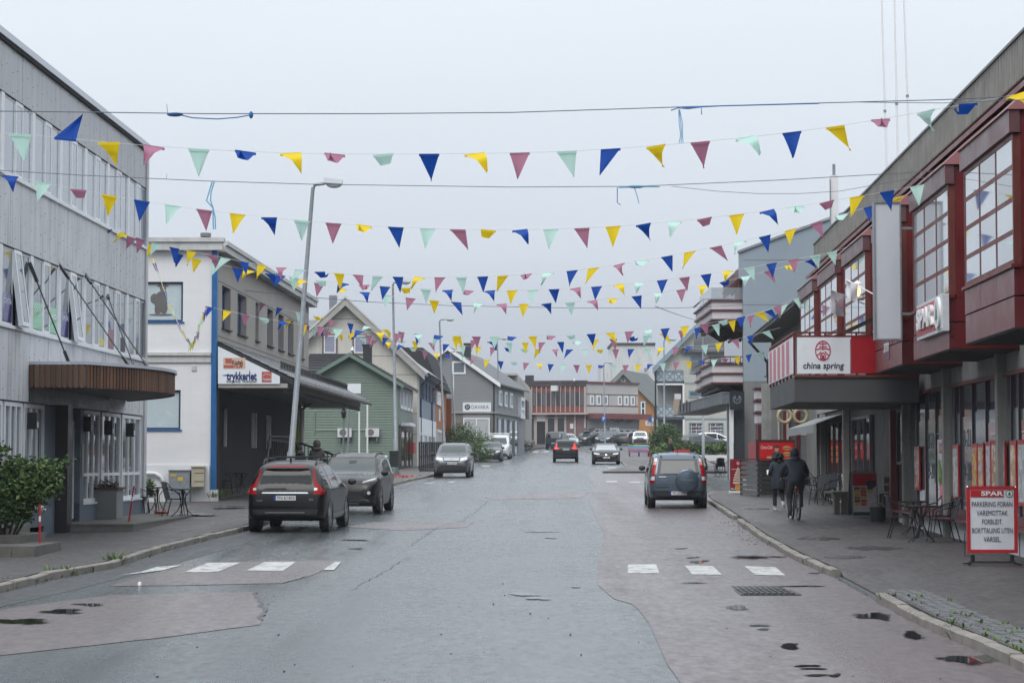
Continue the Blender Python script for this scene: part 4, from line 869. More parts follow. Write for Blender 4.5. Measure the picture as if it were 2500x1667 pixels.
MB().lathe([(.12, -.1), (.16, -.06), (.16, -.02), (.05, .0)], 12).build('base', M_SW, lo); MB().ball((0, 0, .12), (.06, .06, .13)).build('bulb', mat('warm_bulb', (1, .62, .22), .4, 0, emit=1.5), lo); MB().lathe([(.13, .26), (.02, .34)], 12).build('cap', M_SW, lo)
# ---------------------------------------------------------------- old slate-roofed house beyond
MO = frame(7.384 + .04 * 96 + .25, 96, 1.2, -pi / 2 - .04)
rt = empty('slate_house', MO, 'old grey house with overhanging slate roof between shops and flats', 'house')
ez = LP(MO, 1833, 824, -.95).z; M_OLD = mat('old_grey_render', (.2, .195, .18), .85, .2, 1, streak=.4); M_SLT = mat('slate_roof', (.05, .052, .055), .6, .3, 3)
wx = [LP(MO, p, 900).x for p in (1866, 1876, 1886, 1896, 1908, 1918, 1930, 1940)]; wz0, wz1 = LP(MO, 1880, 900).z - .2, ez - .75
hs = [(wx[i], wx[i + 1], wz0, wz1) for i in range(0, 8, 2)]
wall(rt, 0, 21.5, -.4, ez - .1, hs, 0, .25, M_OLD, 'street_wall')
for h in hs: window(rt, *h, .08, .07, .08, fm=mat('brown_window_frame', (.06, .04, .03), .6), sill=.08)
B('core', M_DARK, rt, .1, 21.4, .3, 8, -.3, ez - .1); wall(rt, 21.3, 21.5, -.4, ez, [], .26, 8, M_OLD, 'end_wall')
MB().prism([(0, -.95, ez - .12), (0, -.95, ez + .02), (0, 4, ez + 2.6), (0, 8, ez + .6), (0, 8, ez + .45), (0, 4, ez + 2.4)], (22, 0, 0)).build('roof', M_SLT, rt, M=T(-.3, 0, 0))
for k in range(15): MB().prism([(0, -.99 + k * .33, ez + .03 + k * .33 * .521 - .03), (0, -.99 + k * .33, ez + .03 + k * .33 * .521 + .02), (0, -.6 + k * .33, ez + .03 + (k + 1) * .33 * .521 + .02)], (22.1, 0, 0)).build('slate_course', M_SLT, rt, M=T(-.35, 0, 0))
B('soffit', mat('dark_soffit', (.09, .085, .08), .8), rt, -.2, 21.6, -.9, -.01, ez - .16, ez - .121)
MB().tube([(.05, -1.0, ez - .1), (.05, -.3, ez - .9), (.05, -.15, ez - 1.1), (.05, -.15, .2)], .06, 8).build('downpipe', M_BLACK, rt)
q = MB(); rnd = random.Random(1)
for _ in range(200):
    b = Vector((rnd.gauss(11, .35), rnd.gauss(-.75, .1), ez + .1)); d = Vector((rnd.gauss(0, .12), rnd.gauss(0, .12), rnd.uniform(.15, .5))); q.add([b, b + Vector((.02, 0, 0)), b + d], [(0, 1, 2)])
q.build('roof_grass', M_WEED, rt)
# shop front facing the street corner: boarding, red doors, posts
YF = 80.0; fr_ = lambda px, py: P(px, py, YF)
rt = empty('shop_front', T(fr_(1880, 1200).x, YF, 1.1), 'narrow shop front with grey boards and dark red doors under the terrace', 'shop front')
o0 = Vector((fr_(1880, 1200).x, YF, 1.1)); zt = fr_(1900, 975).z + .6 - 1.1
def sf(name, m, p0, p1, y0, y1, za=-.3, zb_=None): return B(name, m, rt, fr_(p0, 1000).x - o0.x, fr_(p1, 1000).x - o0.x, y0, y1, za, zb_ if zb_ else zt)
M_DRED = mat('dark_red_door', (.10, .012, .014), .5, .15); sf('back_wall', M_CONC, 1862, 2012, .2, .4)
sf('grey_board_panel', mat('grey_board', (.17, .17, .17), .7, .15), 1885, 1899, .1, .21); sf('pilaster', mat('cream_post', (.42, .4, .36), .7), 1899, 1903, .02, .2)
for p0, p1 in ((1913, 1920), (1925, 1931), (1944, 1954), (1973, 1992)): sf('door_panel', M_DRED, p0, p1, .05, .2)
sf('glass_door', M_GLASSP, 1931, 1944, .1, .18); sf('pilaster', mat('cream_post', (1, 1, 1)), 1920, 1925, 0, .2); sf('pilaster', mat('cream_post', (1, 1, 1)), 1970, 1973, 0, .2)
for k in range(26): sf('siding_board', mat('grey_siding', (.19, .19, .195), .65, .1), 1954.5, 1969.5, .08 + .0, .19, -.2 + k * .2, -.2 + k * .2 + .185)
ns = sf('no_smoking_sign', M_SW, 1956.5, 1968.5, .05, .075, fr_(0, 1062).z - 1.1, fr_(0, 1048).z - 1.1); c = Vector((fr_(1962.5, 1055).x - o0.x, .045, fr_(0, 1054).z - 1.1))
MB().tube([c + Vector((.065 * cos(a), 0, .065 * sin(a))) for a in [k * pi / 8 for k in range(17)]], .012, 5).build('ring', mat('sign_red', (1, 1, 1)), ns); MB().bar(c + Vector((-.05, 0, -.05)), c + Vector((.05, 0, .05)), .014, .014).build('slash', mat('sign_red', (1, 1, 1)), ns)
gs = empty('spectacles_sign', T(*P(1935, 1015, 76.5)), 'giant cream spectacles shop sign hanging under the terrace', 'sign'); M_CRM = mat('cream_sign', (.42, .36, .22), .6, .05)
for s in (-.28, .28): MB().tube([(s + .23 * cos(a), 0, .23 * sin(a)) for a in [k * pi / 8 for k in range(17)]], .06, 8).build('lens_ring', M_CRM, gs, smooth=60)
MB().bar((-.06, 0, .1), (.06, 0, .1), .08, .1).build('bridge', M_CRM, gs); MB().tube([(.4, .1, .4), (.4, 3.3, .4)], .025, 6).build('arm', M_SW, gs); MB().bar((0, .1, .2), (.4, .1, .42), .04, .04).build('hanger', M_SW, gs)
# ---------------------------------------------------------------- flats with grey end wall and red balconies
YA = 104.0; pa = P(1817, 1150, YA); A0 = T(pa.x, YA, 1.4)
rt = empty('flats_block', A0, 'tall blue-grey block of flats with concrete base and red balconies', 'building')
az_ = lambda py, Y=YA: P(1800, py, Y).z - 1.4; ax = lambda px, Y=YA: P(px, 900, Y).x - pa.x
M_BG2 = mat('blue_grey_sheet', (.24, .29, .33), .5, .05, .4, streak=.12); zt = az_(618)
MB().xz([(0, az_(930)), (14, az_(930)), (14, zt + 5.2), (ax(1806), zt), (ax(1806), zt - 1.2), (0, zt - 1.3)], 0, .3).build('end_wall', M_BG2, rt)
MB().xz([(ax(1806) - .05, zt), (14, zt + 5.2), (14, zt + 5.35), (ax(1806) - .05, zt + .12)], -.1, .35).build('verge_trim', M_GALV, rt)
for zz in (az_(636), az_(745)): B('sheet_joint', mat('joint_dark', (.12, .14, .16), .6), rt, .02, 14, -.006, 0, zz, zz + .03)
B('concrete_base', mat('grey_cast_concrete', (.17, .17, .165), .8, .15, 1, .2, 20, streak=.5), rt, 0, 14, -.04, .3, -.6, az_(930) - .003)
B('street_wall', mat('orange_boarding', (.33, .17, .09), .7, .15, 2), rt, .6, 14, .31, 6, -.5, az_(962)); B('upper_street_wall', mat('dark_red_boarding', (.10, .045, .035), .7, .1), rt, .7, 14, .31, 17, az_(961), zt); B('dark_glazing', M_GLASS, rt, .64, .69, 1.2, 16, az_(955), zt - 1)
M_BALC = mat('pale_pink_board', (.52, .49, .50), .6, .1, 2); M_BALR = mat('balcony_red_cap', (.085, .02, .022), .5, .1)
def balcony(px0, zbot, n, y0, ln_, glass=False):
    x0 = ax(px0, YA + y0); b = B('balcony', mat('balcony_under', (.06, .045, .04), .7, .2), rt, x0 + .1, .6, y0 + .1, y0 + ln_, zbot - .12, zbot)
    for k in range(n):
        z = zbot + k * .46; B('board', M_BALC, b, x0 + .05 - .04 * k, .58, y0, y0 + ln_ - .01, z + .06, z + .44); B('cap', M_BALR, b, x0 - .04 - .04 * k, .59, y0 - .08, y0 + ln_, z - .03, z + .058)
    z = zbot + n * .46; B('cap', M_BALR, b, x0 - .12, .59, y0 - .1, y0 + ln_, z - .02, z + .06)
    q = MB()
    for k in range(5): q.bar((x0 + .6, y0 + .5 + k * 1.2, zbot - .14), (.5, y0 + .5 + k * 1.2, zbot - .7), .1, .14)
    q.box(x0 + .3, x0 + .5, y0 + .2, y0 + ln_, zbot - .32, zbot - .13); q.box(0.2, .4, y0 + .2, y0 + ln_, zbot - .5, zbot - .13); q.build('bracket', mat('brown_beam', (.045, .03, .028), .7), b)
    if glass:
        B('glass_guard', mat('guard_glass', (.3, .34, .36), .05, 0, alpha=.45), b, x0 - .02, .58, y0 - .03, y0 - .015, z + .07, z + .65); B('glass_guard', mat('guard_glass', (1, 1, 1)), b, x0 - .05, x0 - .03, y0, y0 + ln_, z + .07, z + .65)
    else:
        q = MB()
        for k in range(8): q.bar((x0 - .08 + k * .24, y0 - .05, z + .05), (x0 - .08 + k * .24, y0 - .05, z + .34), .03, .03)
        q.bar((x0 - .1, y0 - .05, z + .36), (.55, y0 - .05, z + .36), .07, .06); q.bar((x0 - .1, y0 - .05, z + .36), (x0 - .1, y0 + ln_, z + .36), .07, .06); q.build('rail', M_BALR, b)
balcony(1738, az_(780), 2, .4, 6, True); balcony(1738, az_(935), 2, .4, 6); balcony(1722, az_(790, 114), 2, 10, 6); balcony(1722, az_(945, 114), 2, 10, 6)
q = MB()
for k in range(6): q.bar((-.9 + .25 * k, .8 + .4 * k, az_(715)), (.6, .8 + .4 * k, az_(645)), .09, .14)
q.box(-.1, .05, .9, 3, az_(735), az_(650)); q.build('roof_pergola', M_BALR, rt)
q = MB(); q.box(.2, .6, .5, 2.5, az_(930), az_(780)); q.build('stair_core', mat('orange_boarding', (1, 1, 1)), rt)
# street canopy with emblem panel
ca = MB(); c1 = ax(1758); zc0, zc1 = az_(987), az_(961)
f2 = P(1645, 990, 128) - Vector((pa.x, YA, 1.4)); ca.prism([(c1, -1, zc0), (ax(1782, 103), -1, zc0), (.4, 2, zc0), (.4, 24, zc0), (f2.x + .2, 24.2, zc0), (f2.x, 24, zc0)], (0, 0, zc1 - zc0)); co = ca.build('canopy', mat('canopy_grey', (.12, .135, .15), .5, .15, 1), rt)
MB().prism([(c1 - .03, -1.04, zc1 + .002), (ax(1782, 103), -1.04, zc1 + .002), (.4, 2, zc1 + .002), (.4, 24, zc1 + .002), (f2.x + .2, 24.2, zc1 + .002), (f2.x - .03, 24, zc1 + .002)], (0, 0, .05)).build('flashing', M_GALV, co)
lp = P(1668, 985, 122) - Vector((pa.x, YA, 1.4))
for k in range(6): MB().box(lp.x - .35 + k * .13, lp.x - .28 + k * .13, 16 - k * .6, 16.1 - k * .6, zc0, zc0 + (.62 if k in (0, 2, 5) else .45)).build('sign_stroke', mat('dark_letter', (.04, .035, .035), .5), co)
B('sign_box', M_SW, co, lp.x + .38, lp.x + .55, 12.0, 12.2, zc0 + .1, zc0 + .72)
o = B('sign_block', M_SW, co, lp.x - .55, lp.x - .2, 17, 17.2, zc0 + .75, zc0 + 1.05); MB().prism([(lp.x - .62, 17, zc0 - .1), (lp.x - .42, 17, zc0 - .1), (lp.x - .25, 17, zc0 + .74), (lp.x - .6, 17, zc0 + .74)], (0, .15, 0)).build('sign_stem', mat('tan_board', (.42, .34, .26), .6), o)
ep = B('emblem_panel', mat('navy_panel', (.012, .016, .024), .4), rt, ax(1782, 102.8), ax(1817, 102.8), -1.2, -1.05, az_(1000, 102.8), az_(955, 102.8)); M_THIN = mat('silver_line', (.35, .36, .37), .4)
ec = Vector((ax(1799, 102.8), -1.21, az_(975, 102.8)))
MB().tube([ec + Vector((-.17, 0, .13)), ec + Vector((-.1, 0, .09)), ec + Vector((0, 0, -.05)), ec + Vector((.1, 0, .09)), ec + Vector((.17, 0, .13))], .014, 4).build('emblem_chevron', M_THIN, ep)
for k in range(9):
    a = pi / 2 + (k - 4) * .62 + pi; c = ec + Vector((.17 * cos(a), 0, .17 * sin(a))); MB().tube([c + Vector((.035 * cos(b + a), 0, .05 * sin(b + a))) for b in [j * pi / 4 for j in range(9)]], .007, 4).build('emblem_petal', M_THIN, ep)
B('white_pillar', M_RENDER, rt, ax(1782, 103), ax(1790, 103), -.9, -.5, -.4, zc0); B('pillar_post', M_GALV, rt, ax(1774), ax(1781), -.2, .1, -.4, zc0)
for k in range(6): B('dark_slat', mat('charcoal_slat', (.022, .026, .032), .6), rt, ax(1790.5 + k * 4.4, 103.5), ax(1794.4 + k * 4.4, 103.5), -.6, -.45, -.4, zc0)
# small white balcony boxes seen past the corner of the old house
ob = empty('stair_boxes', T(*P(1850, 1000, 99)), 'stacked white and brown balcony fronts beside the concrete base', 'balcony')
for k in range(3): B('board', M_BALC, ob, -.05, .45, 0, 1, .55 * k - .6, .55 * k - .2); B('cap', M_BALR, ob, -.12, .5, -.06, 1, .55 * k - .195, .55 * k - .09)
B('cap', M_BALR, ob, 0, .45, -.02, 1, -1.5, -.65)
# masts and chimney behind the shop roof
for i, (p0, p1, y1) in enumerate(((2155, 2166, 410), (2187, 2193, 384), (2208, 2222, 355))):
    a, b = P(p1, y1 + 60, 105), P(p0 - 6, -120, 105); m_ = MB().tube([a, a + (b - a) * .5, b], [.06, .05, .035], 8).build('antenna_mast', M_SW); tag(m_, ('white antenna mast rising behind the shop roof, %s of three' % ('first from the chimney', 'middle', 'nearest the bay windows')[i]), 'mast', 'roof masts')
    MB().lathe([(.075, 0), (.075, .12)], 8, tuple(a + (b - a) * .33)).build('joint', M_GALV, m_)
a = P(2028, 560, 100); b = P(2045, 430, 100); ch = B('roof_chimney', M_RENDER, None, a.x, b.x, 99.8, 100.2, a.z - 1, b.z); tag(ch, 'white roof chimney with a grey flue pipe behind the parapet', 'chimney')
MB().lathe([(.07, b.z), (.07, b.z + .55)], 10, ((a.x + b.x) / 2, 100, 0)).build('flue', M_GALV, ch); MB().tube([(a.x - .05, 99.7, a.z - .5), (a.x - .05, 99.7, b.z - .2)], .03, 5).build('cable', M_GALV, ch)
# ================================================================ FURTHER BUILDINGS, LEFT
def boards_gable(par, xl, xr, z0, zeL, zeR, xa, za, pitch, y, m, M=None):
    """lap boards clipped to a gable outline"""
    z = z0
    while z < za - .03:
        zt_ = min(z + pitch, za - .01); zm = (z + zt_) / 2
        l = xl if zm <= zeL else xl + (xa - xl) * (zm - zeL) / (za - zeL); r = xr if zm <= zeR else xr - (xr - xa) * (zm - zeR) / (za - zeR)
        if r - l > .1: MB().add([(l, y - .055, z), (r, y - .055, z), (r, y - .008, zt_), (l, y - .008, zt_), (l, y, z), (r, y, z)], [(0, 1, 2, 3), (4, 5, 1, 0)]).build('siding_board', m, par, M=M)
        z += pitch
M_GREEN = mat('green_boarding', (.135, .185, .148), .6, .12, 1.5, streak=.2); M_TILED = mat('dark_roof_tile', (.035, .036, .04), .5, .3, 4)
YG = 125.0; pg = P(971, 1135, YG); zg = gz(YG) + .12; G0 = T(pg.x, YG, zg)
rt = empty('green_house', G0, 'green clapboard gabled house with black chimney beyond the print works', 'house')
gx = lambda px, Y=YG: P(px, 900, Y).x - pg.x; gzp = lambda py, Y=YG: P(900, py, Y).z - zg
xl, xa, xr = gx(738), gx(854.7), 0; za, ze = gzp(868), gzp(936); DL = 11.5; sh = .028 * DL
MB().prism([(xl, 0, -.5), (xr, 0, -.5), (xr, 0, ze), (xa, 0, za), (xl, 0, ze)], (sh, DL, 0)).build('wall', M_GREEN, rt)
boards_gable(rt, xl, xr, -.3, ze, ze, xa, za, .15, 0, M_GREEN)
def roof2(par, xl, xr, xa, ze, za, y0, y1, sh0, sh1, m, ov=.35, th=.14, name='roof'):
    kL = (za - ze) / (xa - xl); kR = (za - ze) / (xr - xa)
    o = MB().add([(xl - ov + sh0, y0, ze - kL * ov), (xa + sh0, y0, za), (xa + sh1, y1, za), (xl - ov + sh1, y1, ze - kL * ov), (xl - ov + sh0, y0, ze - kL * ov + th), (xa + sh0, y0, za + th), (xa + sh1, y1, za + th), (xl - ov + sh1, y1, ze - kL * ov + th),
        (xr + ov + sh0, y0, ze - kR * ov), (xr + ov + sh1, y1, ze - kR * ov), (xr + ov + sh0, y0, ze - kR * ov + th), (xr + ov + sh1, y1, ze - kR * ov + th)],
        [(0, 1, 2, 3), (4, 7, 6, 5), (0, 4, 5, 1), (3, 2, 6, 7), (0, 3, 7, 4), (1, 8, 9, 2), (10, 5, 6, 11), (1, 5, 10, 8), (2, 9, 11, 6), (8, 10, 11, 9)]).build(name, m, par)
    return o
def barge(par, xl, xr, xa, ze, za, y, m, ov=.35, w=.24, th=.06):
    kL = (za - ze) / (xa - xl); kR = (za - ze) / (xr - xa)
    for (x0, k, s) in ((xl - ov, kL, 1), (xr + ov, kR, -1)):
        z0 = ze - k * ov; MB().prism([(x0, y, z0 + .1), (xa, y, za + .1), (xa, y, za + .1 - w), (x0, y, z0 + .1 - w)], (0, -th, 0)).build('barge_board', m, par)
roof2(rt, xl, xr, xa, ze + .02, za + .02, -.45, DL + .2, -.012, sh, M_TILED); M_GRN2 = mat('green_trim', (.13, .19, .15), .55, .1); barge(rt, xl, xr, xa, ze + .05, za + .05, -.45, M_GRN2)
# roof courses on the street slope
kR = (za - ze) / (xr - xa)
for k in range(12):
    t0 = k / 12; x0 = xa + (xr + .35 - xa) * t0; z0 = za + .18 - kR * (x0 - xa); MB().prism([(x0, -.46, z0 + .03), (x0 + .28, -.46, z0 - kR * .28 + .05), (x0 + .28, -.46, z0 - kR * .28)], (sh, DL + .6, 0)).build('tile_course', M_TILED, rt)
B('corner_board', M_GRN2, rt, -.16, .015, -.045, -.001, -.3, ze - .1)
c0, c1 = gx(887, YG + 3), gx(908, YG + 3); ch = B('chimney', mat('black_slate_chimney', (.02, .021, .024), .7, .2), rt, c0, c1, 2.6, 3.2, ze, gzp(845, YG + 3)); B('cap', M_BLACK, ch, c0 - .06, c1 + .06, 2.55, 3.25, gzp(845, YG + 3), gzp(841, YG + 3)); MB().lathe([(.12, 0), (.12, .35), (.2, .36), (.2, .5), (.02, .6)], 10, ((c0 + c1) / 2, 2.9, gzp(841, YG + 3))).build('cowl', M_GALV, ch)
# street side of the green house
MG = Matrix.Rotation(pi / 2 - .028, 4, 'Z')
GS = G0 @ MG; gs = lambda px, py: LP(GS, px, py)
M_SHOP = mat('dark_brown_shop', (.04, .022, .018), .6, .2); B('shop_front', M_SHOP, rt, .5, DL - .3, -.06, -.01, -.2, gs(985, 1040).z).matrix_local = MG
for px0, px1 in ((976, 982), (984, 990), (992, 998), (1000, 1005)):
    a, b = gs(px0, 980).x, gs(px1, 980).x; window(rt, a, b, gs(980, 998).z, gs(980, 944).z, -.08, .18, .08, M=MG, gm=M_GLASSP)
for px0, px1 in ((976, 985), (988, 995), (997, 1003)):
    a, b = gs(px0, 1090).x, gs(px1, 1090).x; window(rt, a, b, .1, gs(985, 1050).z, -.1, .1, .05, M=MG, fm=M_SHOP, gm=M_GLASS, name='shop_door')
B('red_box', mat('red_letterbox', (.3, .02, .02), .5), rt, gs(996, 1090).x, gs(1001, 1090).x, -.35, -.1, .9, 1.6).matrix_local = MG
MB().box(gs(977, 1035).x, gs(990, 1035).x, -.6, -.05, gs(985, 1041).z, gs(985, 1033).z).build('awning_box', M_WHITE, rt, M=MG)
for k in range(22):
    z = gs(985, 1040).z + .02 + k * .15
    if z < ze - .1: MB().add([(0, -.03, z), (DL, -.03, z), (DL, -.008, z + .15), (0, -.008, z + .15)], [(0, 1, 2, 3)]).build('siding_board', mat('grey_green_boarding', (.15, .18, .16), .6, .1), rt, M=MG)
for px0, px1, py0, py1 in ((826, 860, 1045, 1067), (894, 927, 1045, 1066)):
    a, b, z0, z1 = gx(px0), gx(px1), gzp(py1), gzp(py0); u = B('heat_pump', mat('heat_pump_white', (.55, .55, .54), .5), rt, a, b, -.38, -.08, z0, z1); MB().lathe([(.2, -.385), (.2, -.379)], 16, (a + (b - a) * .38, 0, (z0 + z1) / 2), 'y').build('fan_grille', mat('fan_dark', (.12, .12, .12), .6), u); B('bracket', M_GALV, u, a + .1, a + .16, -.3, -.05, z0 - .25, z0 - .01); B('bracket', M_GALV, u, b - .16, b - .1, -.3, -.05, z0 - .25, z0 - .01)
a, b = gx(770), gx(960); q = MB(); q.tube([(a, -.06, gzp(1050)), (gx(895), -.06, gzp(1050))], .03, 5); q.tube([(a, -.06, gzp(1005)), (a, -.06, gzp(1060))], .03, 5); q.build('cable_duct', M_GRN2, rt)
# rear wing with a tiled roof
MB().prism([(gx(735), 2.2, gzp(908)), (gx(850), 2.2, gzp(908)), (gx(850), 5.5, gzp(868, 130.5)), (gx(735), 5.5, gzp(868, 130.5))], (0, 0, .12)).build('wing_roof', M_TILED, rt)
for k in range(7): B('tile_course', M_TILED, rt, gx(735), gx(850) - .4 * k * 0, 2.2 + k * .47, 2.2 + k * .47 + .1, gzp(908) + .12 + k * .47 * .39 - .1, gzp(908) + .2 + k * .47 * .39)
B('wing_wall', M_GREEN, rt, gx(735), gx(840), 2.6, 5.5, 0, gzp(908))
a, b = P(820, 960, 112), P(881, 936, 112); bs = B('blank_sign', mat('sign_white', (1, 1, 1)), None, a.x, b.x, 111.95, 112.05, a.z, b.z); tag(bs, 'blank white signboard in front of the green gable', 'sign'); MB().tube([((a.x + b.x) / 2, 112.08, gz(112)), ((a.x + b.x) / 2, 112.08, b.z)], .05, 6).build('post', M_GALV, bs)
# poles in front of the green house
for i, (p0, y0, lab) in enumerate(((877, 990, 'thin white flagpole with a cross arm in front of green boards'), (897, 985, 'thin plain white flagpole nearest the heat pump'), (839, 995, 'slim grey lamp post with dark lantern before green boards'))):
    Y = 108; a, b = P(p0, 1130, Y), P(p0, y0, Y); a.z = gz(Y); o = MB().tube([a, b], .045 if i < 2 else .05, 6).build('flagpole' if i < 2 else 'lamp_post', M_SW if i < 2 else mat('grey_green_post', (.12, .16, .14), .6)); tag(o, lab, 'pole')
    if i == 0: MB().bar(P(868, 1005, Y), P(886, 1005, Y), .05, .04).build('cross_arm', M_GALV, o)
    if i == 2: MB().lathe([(.1, 0), (.14, .3), (.06, .5), (.3, .52), (.3, .6)], 10, tuple(P(839, 1020, Y))).build('lantern', M_BLACK, o)
# ---------------------------------------------------------------- cream gabled house behind
YH = 138.0; ph = P(1018, 1120, YH); zh = gz(YH); H0 = T(ph.x, YH, zh)
rt = empty('cream_house', H0, 'tall cream panelled gable house with grey chimney behind the green house', 'house')
gx = lambda px, Y=YH: P(px, 900, Y).x - ph.x; gzp = lambda py, Y=YH: P(900, py, Y).z - zh
M_CREAM = mat('cream_panel', (.52, .50, .45), .75, .08, .7, streak=.25); xl, xa, xr = gx(669), gx(844), 0; za, ze = gzp(735), gzp(897)
wz0, wz1 = gzp(866), gzp(815); wxs = [(gx(786), gx(824)), (gx(860), gx(898))]
MB().prism([(xl, 0, -.3), (xr, 0, -.3), (xr, 0, ze), (xa, 0, za), (xl, 0, ze)], (.05, 2.2, 0)).build('wall', M_CREAM, rt)
for z in (gzp(779), gzp(866) - .1, gzp(915), gzp(960), gzp(1010), gzp(1060)): 
    l = xl if z < ze else xl + (xa - xl) * (z - ze) / (za - ze); r = xr if z < ze else xr - (xr - xa) * (z - ze) / (za - ze); B('panel_joint', mat('joint_brown', (.2, .18, .15), .8), rt, l, r, -.008, -.001, z, z + .04)
for a, b in wxs: window(rt, a, b, wz0, wz1, -.05, .1, .1, fm=mat('brown_grey_case', (.16, .13, .11), .7), gm=mat('lilac_blind', (.26, .27, .36), .3, .04), name='window'); window(rt, a + .12, b - .12, wz0 + .1, wz1 - .1, -.07, .07, .05, gm=mat('lilac_blind', (1, 1, 1)), name='window_casing')
roof2(rt, xl, xr, xa, ze, za + .02, -.5, 3.5, -.015, .1, mat('pale_metal_roof', (.3, .32, .34), .4, .15, 1), ov=.5); barge(rt, xl, xr, xa, ze + .05, za + .08, -.5, mat('grey_barge', (.34, .33, .31), .7, .15), ov=.5, w=.5)
barge(rt, xl, xr, xa, ze + .2, za + .22, -.56, mat('pale_barge', (.55, .54, .52), .7, .1), ov=.5, w=.15)
c0, c1 = gx(804, YH + 4), gx(822, YH + 4); B('chimney', mat('corrugated_chimney', (.22, .23, .25), .6, .15, 3), rt, c0, c1, 3.6, 4.3, ze, gzp(722, YH + 4))
for k in range(5): B('chimney_rib', mat('corrugated_chimney', (1, 1, 1)), rt, c0 + .02 + k * (c1 - c0 - .04) / 5, c0 + .02 + k * (c1 - c0 - .04) / 5 + .04, 3.57, 3.599, za, gzp(722, YH + 4))
# ---------------------------------------------------------------- blue house and orange house along the walk
def street_house(name, label, px0, px1, Y0, Y1, pyt, m, zbase=None):
    a, b = P(px0, 900, Y0), P(px1, 900, Y1); ang = atan2(b.y - a.y, b.x - a.x); zb_ = gz((Y0 + Y1) / 2); M = frame(a.x, Y0, zb_, ang); L = sqrt((b.x - a.x) ** 2 + (b.y - a.y) ** 2)
    r = empty(name, M, label, 'house'); top = P(px0, pyt, Y0).z - zb_; B('wall', m, r, 0, L, 0, 8, -1, top); return r, M, L, top
M_BLU = mat('blue_grey_boarding', (.215, .265, .32), .65, .12, 2, streak=.2); M_DBL = mat('navy_shutter', (.035, .06, .12), .6, .1)
rt, Mh, Lh, top = street_house('blue_house', 'blue-grey boarded house with navy shutters and white shop floor', 1018, 1062, 140.5, 158, 906, M_BLU)
lp_ = lambda px, py: LP(Mh, px, py); zsh = lp_(1020, 1018).z
for k in range(26):
    z = zsh + .1 + k * .19
    if z < top - .1: MB().add([(0, -.03, z), (Lh, -.03, z), (Lh, -.008, z + .19), (0, -.008, z + .19)], [(0, 1, 2, 3)]).build('siding_board', M_BLU, rt)
for k in range(5):
    x = .9 + k * 3.3; z0, z1 = lp_(1022, 970).z, lp_(1022, 928).z; window(rt, x + .6, x + 1.6, z0, z1, -.1, .12, .08, fm=M_BLU, gm=M_GLASSP); B('shutter', M_DBL, rt, x, x + .58, -.12, -.05, z0, z1); B('shutter', M_DBL, rt, x + 1.62, x + 2.2, -.12, -.05, z0, z1)
B('shop_floor', M_WHITE, rt, -.02, Lh, -.1, -.01, -.5, zsh)
for k in range(4): window(rt, 1 + k * 4.1, 3.8 + k * 4.1, .5, zsh - 1.0, -.14, .14, .08, cols=(.5,), gm=M_GLASSP)
MB().prism([(-.4, -.7, top - .1), (-.4, 4, top + 3.3), (-.4, 8, top + 3.3), (-.4, 8, top), (-.4, -.7, top - .22)], (Lh + .8, 0, 0)).build('roof', mat('pale_metal_roof', (1, 1, 1)), rt); MB().tube([(-.4, -.78, top - .18), (Lh + .4, -.78, top - .18)], .08, 6).build('gutter', M_BLACK, rt)
for x in (2.2, 13): MB().tube([(x, -.75, top - .2), (x, -.1, top - .9), (x, -.1, .3)], .06, 6).build('downpipe', M_DBL, rt)
M_ORG = mat('orange_render', (.34, .125, .045), .75, .1, 1); rt, Mh, Lh, top = street_house('orange_house', 'orange rendered house with black mansard roof beside the blue house', 1062.5, 1090, 159, 173, 945, M_ORG)
B('far_wing', mat('rust_orange', (.26, .075, .025), .75, .1), rt, Lh - .05, Lh + .4, -.4, 7, -1, top - .4)
MB().prism([(-.1, -.35, top), (-.1, .9, top + 2.9), (-.1, 8, top + 3), (-.1, 8, top)], (Lh + .6, 0, 0)).build('mansard_roof', mat('black_shingle', (.022, .024, .028), .8, .3, 4), rt)
for k in range(9): B('shingle_course', mat('black_shingle', (1, 1, 1)), rt, -.12, Lh + .52, -.36 + k * .135, -.3 + k * .135, top + k * .313 + .02, top + k * .313 + .1)
window(rt, 1.2, 6.5, LP(Mh, 1066, 988).z, LP(Mh, 1066, 955).z, -.1, .25, .1, cols=(.33, .66), gm=M_WHITE); window(rt, 1.2, 6.5, .6, LP(Mh, 1066, 1048).z, -.1, .2, .1, cols=(.33, .66), gm=M_GLASSP); B('notice', M_SW, rt, 4, 5.5, -.05, -.01, 3.0, 3.9)
# ---------------------------------------------------------------- grey gabled house with the name board
YD = 182.0; pd = P(1207, 1100, YD); zd = gz(YD); D0 = T(pd.x, YD, zd)
rt = empty('grey_house', D0, 'grey boarded gable house with white name board above a shop window', 'house')
gx = lambda px, Y=YD: P(px, 900, Y).x - pd.x; gzp = lambda py, Y=YD: P(900, py, Y).z - zd
M_GRY = mat('grey_boarding', (.21, .22, .225), .65, .08, 1, streak=.12); xl, xa, xr = gx(979), gx(1093), 0; za, ze = gzp(850), gzp(930); DD = 20; sh = .13 * DD
MB().prism([(xl, 0, -.3), (xr, 0, -.3), (xr, 0, ze), (xa, 0, za), (xl, 0, ze)], (sh, DD, 0)).build('wall', M_GRY, rt)
boards_gable(rt, xl, xr, gzp(1006), ze, ze, xa, za, .22, 0, M_GRY)
roof2(rt, xl, xr, xa, ze, za, -.4, DD, -.05, sh, mat('grey_roof', (.085, .09, .095), .6, .2, 1), ov=.5); barge(rt, xl, xr, xa, ze + .05, za + .05, -.4, M_WHITE, ov=.5, w=.35)
B('chimney', mat('black_slate_chimney', (1, 1, 1)), rt, gx(1132, YD + 4), gx(1150, YD + 4), 3.5, 4.3, ze, gzp(838, YD + 4))
